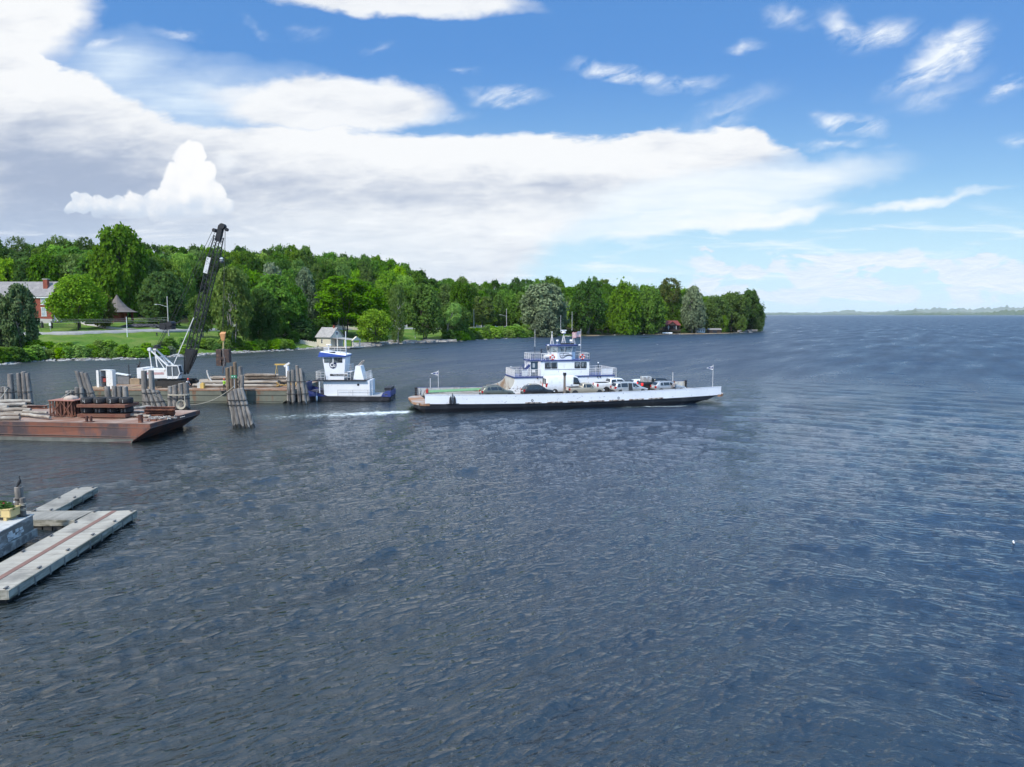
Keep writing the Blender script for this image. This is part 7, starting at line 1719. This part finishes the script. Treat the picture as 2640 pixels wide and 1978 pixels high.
    p = on_b(359, 1091); t = thing('cross_bollard', 'single rusty bollard with cross pin near the barge corner', 'bollard', tuple(p + Vector((0, .3, 0)))); MB().mat(RB).tube((0, 0, 0), (0, 0, .85), .24, .24, 12).obj('post', t); MB().mat(RB).tube((-.42, 0, .55), (.42, 0, .55), .06).obj('pin', t); MB().mat(mat('pale_log', 0)).tube((0, 0, .853), (0, 0, .9), .25).obj('cap', t)
    p = on_b(392, 1085); o = MB().mat(RB).box(-.45, .45, -.15, .15, 0, .16).obj('iron_cleat'); o.location = p; tag(o, 'low rusty cleat on the deck right of the cross bollard', 'cleat')
    m = MB().mat(mat('rope_heap_pale', (.38, .35, .31), .95, .25, 3)); 
    for k in range(60): a = g.uniform(0, 6.28); r = g.uniform(.1, 1.5); c3 = Vector((r * math.cos(a) * 1.4, r * math.sin(a) * .9 + .6, g.uniform(.03, .25))); m.tube(c3, c3 + Vector((g.uniform(-.4, .4), g.uniform(-.3, .3), g.uniform(-.05, .12))), .05, .05, 5)
    o = m.obj('rope_heap'); o.location = on_b(408, 1083); tag(o, 'tangled heap of pale rope at the right corner of the rusty barge', 'rope', kind='stuff')
    # red bracket on the left
    p = on_b(22, 1083); o = MB().mat(RB).box(-1.2, 1.2, 0, .1, .0, .08).bar((-1.1, 0, .0), (-.6, 0, .25), .1).bar((1.1, 0, 0), (.6, 0, .25), .1).bar((-.6, 0, .25), (.6, 0, .25), .1).obj('deck_bracket'); o.location = p; tag(o, 'low rusty bracket on the near left deck of the brown barge', 'bracket')
brown_load()

# ------------------------------------------------------------------ piling clusters (dolphins)
DW = [mat('dolphin_wood_%d' % k, c, .95, .3, 1.2, (.10, .09, .08), .35, 1.3, (3, 3, .25), bump=.8, bs=7, bstretch=(3, 3, .2)) for k, c in enumerate(((.235, .21, .185), (.185, .168, .15), (.275, .25, .22)))]
BRW = mat('brown_pile_wood', (.20, .145, .095), .95, .3, 1.2, (.09, .06, .045), .35, 1.3, (3, 3, .25), bump=.8, bs=7, bstretch=(3, 3, .2))
WET = mat('wet_wood', (.022, .022, .02), .5, .3, 3); IRON = mat('band_iron', (.03, .028, .028), .7); ROPE = mat('rope_tan', (.40, .36, .28), .95, .2, 4)
def dolphin(lab, base, spec, bands=(.55,), rope=None, brown=()):
    """base on the water; spec rows: foot dx, foot dy, head dx, head dy, head height, radius"""
    t = thing('piling_cluster', lab, 'pilings', (base[0], base[1], 0), 0, None); g = random.Random(int(abs(base[0]) * 7 + base[1]))
    for k, (fx, fy, hx, hy, H, r) in enumerate(spec):
        m = MB().mat(BRW if k in brown else g.choice(DW)); f = Vector((fx, fy, .0)); h = Vector((hx, hy, H)); d = (h - f)
        n_ = 8; ph = g.uniform(0, 6); rr = []
        for q in range(n_ + 1):
            c = f.lerp(h, q / n_); rad = r * (1 - .14 * q / n_); rr.append([(c.x + rad * (1 + .05 * math.sin(a * 3 + ph + q)) * math.cos(a), c.y + rad * math.sin(a), c.z + (g.uniform(-.06, .06) if q == n_ else 0)) for a in [2 * math.pi * i / 12 for i in range(12)]])
        m.rings(rr)
        fo = f - d * (1.2 / H); m.mat(WET); w1 = f.lerp(h, .38 / H)
        rr = []
        for c, e in ((fo, 1.02), (f, 1.03), (w1, 1.02)): rr.append([(c.x + r * e * math.cos(a), c.y + r * e * math.sin(a), c.z + (.14 * math.sin(a * 2 + ph + k) if c is w1 else 0)) for a in [2 * math.pi * i / 12 for i in range(12)]])
        m.rings(rr, cap=False); m.obj('pile', t)
    for b in bands:
        P = []
        for fx, fy, hx, hy, H, r in spec:
            s = b * min(x[4] for x in spec) / H if b < 1.01 else 1
            c = Vector((fx, fy, 0)).lerp(Vector((hx, hy, H)), min(s, .99)); 
            for a in np.linspace(0, 2 * math.pi, 10): P.append((c.x + (r + .03) * math.cos(a), c.y + (r + .03) * math.sin(a), c.z))
        hull = convex([(p[0], p[1]) for p in P]); z = sum(p[2] for p in P) / len(P)
        m = MB().mat(IRON); 
        for p, q in zip(hull, hull[1:] + hull[:1]): m.tube((p[0], p[1], z), (q[0], q[1], z), .045, .045, 5)
        m.obj('iron_band', t)
    return t
def convex(pts):
    pts = sorted(set((round(a, 3), round(b, 3)) for a, b in pts))
    def half(ps):
        h = []
        for p in ps:
            while len(h) > 1 and (h[-1][0] - h[-2][0]) * (p[1] - h[-2][1]) - (h[-1][1] - h[-2][1]) * (p[0] - h[-2][0]) <= 0: h.pop()
            h.append(p)
        return h
    a, b = half(pts), half(pts[::-1]); return a[:-1] + b[:-1]
def top_at(u, v, y): return at_y(u, v, y)[2]
# leaning cluster in the open water
dolphin('grey piling cluster leaning left alone in open water before the work barge', (-30.9, 81.2), [(-1.05, 0, -1.75, .2, 4.0, .27), (-.55, -.15, -1.35, 0, 4.25, .27), (-.05, -.1, -1.0, .1, 4.45, .27), (.5, -.1, -.6, .2, 4.5, .26), (1.0, 0, -.3, .3, 4.55, .25), (.2, .55, -1.2, .6, 4.4, .26)], (.80, .66))
dolphin('tall brown and grey piling cluster at the middle of the work barge, under the hammer', (-40.2, 102.6), [(-.95, 0, -1.1, .1, 5.3, .30), (-.42, -.1, -.45, 0, 5.5, .24), (.05, .1, -.0, .2, 6.1, .30), (.75, -.1, .75, .3, 5.5, .32), (1.0, -.5, 1.2, -.3, 4.3, .32), (-.5, .7, -.5, .7, 5.2, .28)], (.42,), brown=(0, 1, 2))
dolphin('grey piling cluster between the work barge end and tug bow', (-31.35, 103.0), [(-1.25, 0, -1.15, .1, 4.8, .30), (-.5, -.15, -.5, 0, 5.0, .30), (.35, 0, .05, .15, 5.6, .28), (1.1, 0, .55, .2, 5.2, .30), (1.55, .3, .75, .5, 4.7, .27)], (.70, .32))
dolphin('two-level piling cluster at the far left behind the log pile', (-71.0, 101.5), [(-1.0, 0, -.95, 0, 4.5, .42), (.3, 0, .25, 0, 4.6, .34), (1.0, 0, .95, 0, 4.8, .34), (1.6, .2, 1.45, .1, 4.65, .34), (-1.9, -.6, -1.9, -.5, 2.7, .34), (-1.2, -.7, -1.25, -.6, 2.7, .34), (-.5, -.8, -.6, -.6, 2.4, .34)], (.82,))
dolphin('tall piling cluster with a stepped lower half, left of the white locker', (-61.4, 100.6), [(.8, 0, -.55, .2, 5.0, .34), (1.4, .1, .1, .3, 4.8, .34), (2.0, 0, .6, .3, 4.7, .34), (-1.7, -.4, -1.7, -.3, 2.2, .35), (-1.0, -.5, -1.0, -.4, 2.3, .35), (-.3, -.5, -.3, -.4, 2.7, .35), (.5, -.5, .3, -.4, 2.7, .35)], (.86, .5))
dolphin('grey cluster of three flat-topped piles right behind the tyres', (-55.3, 98.6), [(-1.15, 0, -1.25, .1, 3.0, .42), (-.25, 0, -.25, .1, 3.05, .38), (.55, 0, .5, .1, 3.0, .38), (1.3, 0, 1.2, .2, 2.95, .40)], (.50,))
dolphin('tall bent piling cluster standing before the white crane house', (-49.9, 97.2), [(-.75, .2, -.8, .3, 5.3, .42), (.25, .2, .2, .3, 5.35, .40), (.1, -.3, -.75, -.1, 2.7, .34), (.8, -.3, -.1, -.1, 2.75, .34), (1.5, -.2, .45, 0, 2.7, .34), (2.1, 0, .9, .2, 2.6, .32)], (.88, .42))
dolphin('grey piling cluster with rope loops at the right corner of the rusty barge', (-45.3, 96.0), [(-1.2, 0, -1.2, .1, 3.3, .38), (-.6, .1, -.55, .1, 3.4, .40), (.35, -.1, .3, 0, 3.65, .36), (1.05, 0, .95, .1, 3.8, .40)], (.5,))
# mooring lines
def line(name, lab, P, sag, r=.05):
    m = MB().mat(ROPE); c = Vector(P[0]); pts = []
    for a, b, s in zip(P[:-1], P[1:], sag):
        a, b = Vector(a), Vector(b)
        for k in range(13): f = k / 12; q = a.lerp(b, f); q.z -= 4 * f * (1 - f) * s; pts.append(q - c)
    m.path(pts, r, 6); o = m.obj(name); o.location = c; tag(o, lab, 'rope'); return o
line('mooring_line', 'long slack mooring rope hanging from the bent cluster to the pile under the green lantern', [(-49.2, 96.7, 2.15), (-40.0, 101.9, 2.75)], [2.1])
line('mooring_line', 'rope running from the stepped piling cluster down to the rusty barge', [(-62.4, 100.0, 2.2), (-56.5, 84.3, 1.95)], [.3])
line('mooring_line', 'rope running from the far left cluster down to the log pile', [(-72.0, 100.8, 2.5), (-62.5, 84.6, 2.1)], [.3])
m = MB().mat(ROPE)
for z in (1.55, 1.65): m.torus((0, 0, z), 1.42, .06, 20, 6, Matrix.Diagonal((1, .5, 1)))
m.path([(1.1, -.75, 1.6), (1.15, -.8, .8), (.9, -.85, .3)], .07)
for k in range(5): m.torus((.75, -1.0 - k * .03, .35), .42 + k * .05, .05, 14, 5, Matrix.Rotation(math.pi / 2.3, 3, 'X'))
o = m.obj('coiled_rope'); o.location = (-45.3, 96.0, .55); tag(o, 'yellowish rope coiled round and hanging from the cluster at the rusty barge corner', 'rope')
g_ = thing('green_lantern', 'small green light box on the pile behind the leaning piling cluster', 'light', at_y(604, 985, 101.7)); MB().mat(mat('lantern_green', (.03, .22, .10), .5)).box(-.42, .38, -.15, .15, .55, .97).obj('box', g_); MB().mat(mat('galvanised', 0)).tube((0, 0, -.9), (0, 0, .55), .06).obj('post', g_); MB().mat(WHITE).ball((-.2, -.16, .76), .09).ball((.14, -.16, .76), .09).obj('lenses', g_)
# ------------------------------------------------------------------ floating docks, quay, birds
def plank_mat(name, c1, c2, gapc, across=.145, axis=1, wear=(.16, .15, .13)):
    m, N, b = new_mat(name); co = N.n('ShaderNodeTexCoord').outputs['Object']
    X, Y, Z = N.sep(co); q = (X, Y)[axis]
    k = N.m('DIVIDE', q, across); f = N.m('FRACT', k); idx = N.m('FLOOR', k)
    w = N.n('ShaderNodeTexWhiteNoise', noise_dimensions='1D'); N.put(w.inputs['W'], idx)
    st = N.noise(N.mapp(co, scale=(1.2, 14, 1) if axis else (14, 1.2, 1)), 1, 6, .65)
    big = N.noise(co, .55, 5, .6)
    c = N.mix(N.m('ADD', N.mul(w.outputs['Value'], .6), N.mul(N.sub(st, .4), 1.2), None, True), lin(c1), lin(c2))
    c = N.mix(N.mul(N.ss(big, .46, .72), .75), c, lin(wear))
    gap = N.mx(N.ss(f, .11, .05), N.ss(f, .90, .96))
    N.put(b.inputs['Base Color'], N.mix(gap, c, lin(gapc))); b.inputs['Roughness'].default_value = .9
    N.put(b.inputs['Normal'], N.bump(N.add(N.mul(N.sub(1., gap), 1.), N.mul(st, .3)), .6, .02))
    return m
DOCKP = plank_mat('dock_planks', (.36, .325, .265), (.54, .495, .41), (.05, .045, .04))
DOCKO = plank_mat('old_dock_planks', (.27, .25, .21), (.42, .39, .33), (.07, .065, .06), wear=(.13, .12, .10))
DOCKX = plank_mat('cross_dock_planks', (.25, .235, .20), (.38, .355, .30), (.06, .055, .05), axis=0, wear=(.12, .11, .09))
FASC = mat('dock_fascia', (.34, .315, .255), .9, .25, 1.4, (.15, .14, .10), .5, 1.2, (1, .35, 3), bump=.3)
FLOATM = mat('dock_float', (.020, .020, .020), .7, .3, 1)
def dock(name, label, cx, cy, L, W, rz, top, planks, stripe=None, seams=True):
    """floating dock running along its own y axis, near end at y = 0"""
    t = thing(name, label, 'dock', (cx, cy, 0), rz)
    MB().mat(planks).box(-W / 2, W / 2, 0, L, top - .05, top).obj('decking', t)
    m = MB().mat(FASC)
    for s in (-1, 1): m.box(min(s * W / 2, s * (W / 2 + .06)), max(s * W / 2, s * (W / 2 + .06)), -.06, L + .06, top - .42, top - .012)
    m.box(-W / 2, W / 2, -.07, -.003, top - .42, top - .012).box(-W / 2, W / 2, L + .003, L + .07, top - .42, top - .012); m.obj('fascia', t)
    m = MB().mat(FLOATM); n_ = max(2, int(L / 2.4))
    for k in range(n_): m.box(-W / 2 + .15, W / 2 - .15, L * k / n_ + .12, L * (k + 1) / n_ - .12, -.35, top - .43)
    m.obj('floats', t)
    if stripe:
        MB().mat(stripe).box(-.15, .15, .3, L - .02, top + .001, top + .02).obj('brown_runner', t)
    gm = mat('galvanised_dark', (.10, .10, .10), .5)
    g = random.Random(int(L * 10))
    for k in range(n_ + 1):
        for s in (-1, 1):
            y = min(L - .2, L * k / n_ + .15); m = MB().mat(gm); m.box(s * (W / 2 - .16) - .05, s * (W / 2 - .16) + .05, y - .14, y + .14, top + .05, top + .09).box(s * (W / 2 - .16) - .03, s * (W / 2 - .16) + .03, y - .05, y + .05, top + .0, top + .06); m.obj('cleat', t)
    for k in range(n_ * 2): y = L * (k + .5) / (n_ * 2); MB().mat(mat('fascia_strap', (.19, .18, .16), .8)).box(W / 2 + .061, W / 2 + .09, y - .05, y + .05, top - .5, top - .08).obj('strap', t)
    return t
mz = .62
p1, p0 = Vector((-23.9, 44.1, 0)), Vector((-22.75, 31.0, 0))
a = math.atan2(-(p1.x - p0.x), p1.y - p0.y); L = (p1 - p0).length; W = 2.55
n = Vector((-math.cos(a), -math.sin(a), 0)) * W / 2
dock('floating_dock', 'long pale floating dock with a brown runner down its middle', p0.x + n.x, p0.y + n.y, L, W, a, mz, DOCKP, mat('brown_runner', (.20, .11, .085), .9, .15, 2))
e1, e0 = Vector((-30.0, 50.3, 0)), Vector((-28.85, 42.05, 0)); a2 = math.atan2(-(e1.x - e0.x), e1.y - e0.y); L2 = (e1 - e0).length
n = Vector((-math.cos(a2), -math.sin(a2), 0)) * .62
dock('finger_dock', 'narrow weathered finger dock pointing away behind the cross dock', e0.x + n.x - .3, e0.y + n.y + 2.0, L2 - 2.0, 1.3, a2, .60, DOCKO)
t = thing('cross_dock', 'weathered cross dock linking the quay to the long floating dock', 'dock', (-28.9, 43.1, 0), R(1))
MB().mat(DOCKX).box(-2.2, 2.35, -1.0, .95, .55, .6).obj('decking', t)
MB().mat(FASC).box(-2.2, 2.35, -1.07, -1.003, .22, .59).box(-2.2, 2.35, .953, 1.02, .22, .59).obj('fascia', t)
m = MB().mat(mat('tyre_fender', (.05, .05, .05), .8, .3))
for k in range(7): m.box(-2.0 + k * .6, -1.5 + k * .6, -1.0, .8, -.3, .21)
m.obj('floats', t)
def quay():
    c = Vector((-27.72, 40.15, 0)); f = Vector((-27.05, 35.0, 0)) - c; far = 9.0
    t = thing('timber_quay', 'heavy weathered timber quay with pale deck at the left edge', 'quay', tuple(c))
    top = 1.5; d = f.normalized(); l = Vector((-1, .02, 0)); B = d * 14
    QM = mat('quay_timber', (.15, .14, .125), .9, .3, 1, (.40, .39, .37), .35, .8, (1, .5, 2.2), bump=.5, bs=4, bstretch=(1, .4, 3))
    P = [Vector((0, 0, 0)), B, B + l * far, l * far]
    m = MB().mat(QM); lo = [(p.x, p.y, .42) for p in P]; hi = [(p.x, p.y, top - .06) for p in P]; m.hexa(lo + hi); m.obj('wall', t)
    m = MB().mat(mat('quay_wale', (.33, .32, .29), .9, .3, 1.2, (.14, .13, .12), .4, 1, bump=.4)); q = Vector((.14, .0, 0)); m.hexa([tuple(x) for x in (Vector((0, .1, .18)), B + Vector((0, 0, .18)), B + q + Vector((0, 0, .18)), q + Vector((0, .1, .18)), Vector((0, .1, .62)), B + Vector((0, 0, .62)), B + q + Vector((0, 0, .62)), q + Vector((0, .1, .62)))]); m.obj('wale', t)
    m = MB().mat(mat('quay_shadow', (.03, .028, .025), .9)); lo = [(p.x - .3, p.y - .3, -.6) for p in P]; hi = [(p.x - .3, p.y - .3, .42) for p in P]; m.hexa(lo + hi); m.obj('footing_shade', t)  # shade under the quay put into the dark colour of this block
    m = MB().mat(mat('quay_deck', (.46, .45, .42), .9, .12, 1.2, (.28, .27, .25), .3, .8)); lo = [(p.x + (.05 if k < 2 else 0), p.y + (.05 if k in (0, 3) else 0), top - .057) for k, p in enumerate(P)]; m.hexa(lo + [(x, y, top) for x, y, z in lo]); m.obj('deck', t)
    m = MB().mat(mat('white_spill', (.52, .53, .52), .8, .2, 3))
    g = random.Random(4)
    for k in range(12):
        s = g.uniform(1.2, 2.5); p = d * s; z = g.uniform(.75, 1.25); m.M = Matrix.Translation((p.x + .012, p.y, z)) @ Matrix.Rotation(math.atan2(d.y, d.x), 4, 'Z'); m.box(-g.uniform(.05, .3), g.uniform(.05, .3), -.004, .004, -g.uniform(.03, .16), g.uniform(.03, .12))
    m.M = None; m.obj('white_stain', t)
    return c, top
QC_, QT = quay()
def quay_things():
    pos = {}
    for k, (u, v, vt, r, lab) in enumerate(((53, 1328, 1256, .21, 'thick grey mooring pile on the quay corner, the one the bird sits on'), (61, 1331, 1284, .14, 'slimmer grey pile just right of the thick one on the quay corner'), (44, 1323, 1284, .12, 'short grey pile behind the thick one on the quay corner'))):
        p = Vector(at_z(u, v, QT)); zt = at_y(u, vt, p.y)[2]; g = random.Random(k); m = MB().mat(DW[k % 3]); rr = []
        for q in range(7): z = QT + (zt - QT) * q / 6; rr.append([(r * (1 + .06 * math.sin(a * 4 + q)) * math.cos(a), r * math.sin(a), z - QT) for a in [2 * math.pi * i / 12 for i in range(12)]])
        m.rings(rr); t = thing('mooring_pile', lab, 'pile', tuple(p)); m.obj('pile', t)
        if k < 2: b = MB().mat(IRON); b.lathe([(r * 1.09, 0), (r * 1.12, .02), (r * 1.12, .08), (r * 1.09, .1)], (0, 0, (zt - QT) * .55), 12); b.obj('iron_band', t)
        if k == 1: b = MB().mat(IRON); b.box(-.22, .22, -.22, .22, 0, .03); b.obj('base_plate', t)
        pos[k] = (p, zt)
    # dark bird on the thick pile
    p, zt = pos[0]; t = thing('cormorant', 'dark cormorant perched on the thick mooring pile at the quay corner', 'bird', (p.x + .03, p.y, zt), R(-20))
    BM = mat('bird_dark', (.022, .022, .024), .6, .25, 8); prof = [(-.16, .02, .05, .02), (-.10, .02, .12, .05), (-.02, 0, .20, .085), (.05, 0, .30, .095), (.09, 0, .40, .07), (.08, 0, .48, .036), (.055, 0, .55, .028), (.075, 0, .61, .034), (.11, 0, .645, .033), (.15, 0, .65, .020), (.20, 0, .645, .008), (.26, 0, .64, .004)]
    rr = []
    for k, (x, y, z, r) in enumerate(prof):
        a0 = Vector(prof[max(0, k - 1)][:3]); a1 = Vector(prof[min(len(prof) - 1, k + 1)][:3]); d = (a1 - a0).normalized(); u = Vector((0, 1, 0)); w_ = d.cross(u)
        rr.append([tuple(Vector((x, y, z)) + u * (r * math.cos(a)) + w_ * (r * math.sin(a))) for a in [2 * math.pi * i / 10 for i in range(10)]])
    MB().mat(BM).rings(rr).obj('body', t)
    m = MB().mat(BM)
    for s in (-1, 1): m.tube((.0, s * .05, .16), (.02, s * .05, 0), .018, .014, 6); m.box(-.02, .10, s * .05 - .03, s * .05 + .03, 0, .012)
    m.prism([(-.14, .08), (-.30, -.06), (-.24, -.08), (-.08, .10)], -.05, .05, 'y'); m.obj('tail_and_legs', t)
    # rope strung from the pile to the left
    p, zt = pos[1]
    for hz, lab in ((.62, 'upper rope strung along the quay edge from the corner pile'), (.2, 'lower rope strung along the quay edge from the corner pile')):
        line('guard_rope', lab, [(p.x, p.y - .1, QT + (zt - QT) * (.3 + hz * .5)), (p.x - 2.6, p.y - 3.6, QT + .25 + hz * .5)], [.12], .025)
    m = MB().mat(ROPE)
    for h in (.35, .42, .62, .69): m.torus((0, 0, (zt - QT) * h), .165, .025, 14, 6)
    o = m.obj('rope_lashing'); o.location = (p.x, p.y, QT); tag(o, 'pale rope lashings wound round the slim quay pile', 'rope')
    # yellow flower box
    q = Vector(at_z(22, 1338, QT)); t = thing('flower_box', 'yellow wooden flower box with red and white flowers on the quay', 'planter', (q.x - .35, q.y, QT), R(-3))
    YM = mat('planter_yellow', (.62, .46, .20), .6, .08, 2)
    m = MB().mat(YM).box(-1.3, .72, -.34, .34, .22, .30)
    for s in (-1, 1): m.box(-1.35, .76, s * .36 - .03, s * .36 + .03, .2, .66)
    m.box(.73, .79, -.36, .36, .2, .66).box(-1.35, .80, -.42, -.30, .62, .68).box(-1.35, .80, .30, .42, .62, .68).box(.70, .82, -.42, .42, .625, .685); m.obj('box', t)
    for x in (-1.0, .45): MB().mat(YM).box(x - .09, x + .09, -.37, .37, 0, .21).obj('leg', t)
    MB().mat(mat('soil', (.05, .035, .025), .95)).box(-1.3, .7, -.33, .33, .3, .6).obj('soil', t)
    V, F_ = crown_data(3, 'bush', 900, 1.5); V = V * np.array([2.0, .75, .42]) + np.array([-.3, 0, .6]); o = bpy.data.objects.new('plants', np_mesh('flower_leaves', V, F_, [LEAF['dark']])); COL.objects.link(o); o.parent = t
    g = random.Random(6)
    for nm, c, n_ in (('red_flower', (.40, .02, .04), 26), ('white_flower', (.7, .7, .68), 12)):
        for k in range(n_):
            m = MB().mat(mat('petal_' + nm, c, .7)); m.ball((g.uniform(-1.2, .62), g.uniform(-.3, .3), g.uniform(.78, .98)), .055, .7, 7, 4); m.obj(nm, t)
quay_things()
def gull(label, u, v, D, fly=True, onz=None):
    p = at_y(u, v, D) if onz is None else at_z(u, v, onz); t = thing('gull', label, 'bird', p, R(60))
    GM = mat('gull_white', (.78, .78, .77), .7, .05); m = MB().mat(GM); m.rings([[(x, r * math.cos(a), z + r * .8 * math.sin(a)) for a in [2 * math.pi * i / 8 for i in range(8)]] for x, r, z in ((-.28, .01, .06), (-.2, .05, .06), (0, .10, .05), (.14, .085, .07), (.22, .05, .13), (.29, .055, .17), (.34, .02, .16), (.40, .006, .15))]); m.obj('body', t)
    for s in (-1, 1):
        w = MB().mat(mat('gull_grey', (.42, .43, .45), .7)); 
        if fly: w.hexa([(-.10, s * .05, .10), (.10, s * .05, .10), (.06, s * .75, .34), (-.08, s * .75, .34), (-.10, s * .05, .12), (.10, s * .05, .13), (.06, s * .75, .355), (-.08, s * .75, .355)])
        else: w.hexa([(-.34, s * .03, .08), (.08, s * .09, .06), (.08, s * .11, .06), (-.34, s * .05, .08), (-.34, s * .03, .10), (.08, s * .07, .15), (.08, s * .1, .13), (-.34, s * .05, .1)])
        w.obj('wing', t)
    return t
gull('white gull flying low over the water beyond the ferry bow', 1695, 889, 300)
gull('small white gull floating on the lake near the right edge', 2613, 1401, 0, False, .02).scale = (.62,) * 3
# ------------------------------------------------------------------ the air over the lake
def haze():
    m = bpy.data.materials.new('haze'); m.use_nodes = True; nt = m.node_tree; N = NB(nt)
    nt.nodes.remove(nt.nodes['Principled BSDF'])
    v = N.n('ShaderNodeVolumePrincipled'); v.inputs['Color'].default_value = (.86, .94, 1, 1); v.inputs['Density'].default_value = 2.0e-5; v.inputs['Anisotropy'].default_value = -.25
    nt.links.new(v.outputs[0], nt.nodes['Material Output'].inputs['Volume'])
    o = MB().mat(m).box(-36000, 40000, -8000, 40000, -45, 620).obj('haze'); tag(o, kind='stuff')
haze()
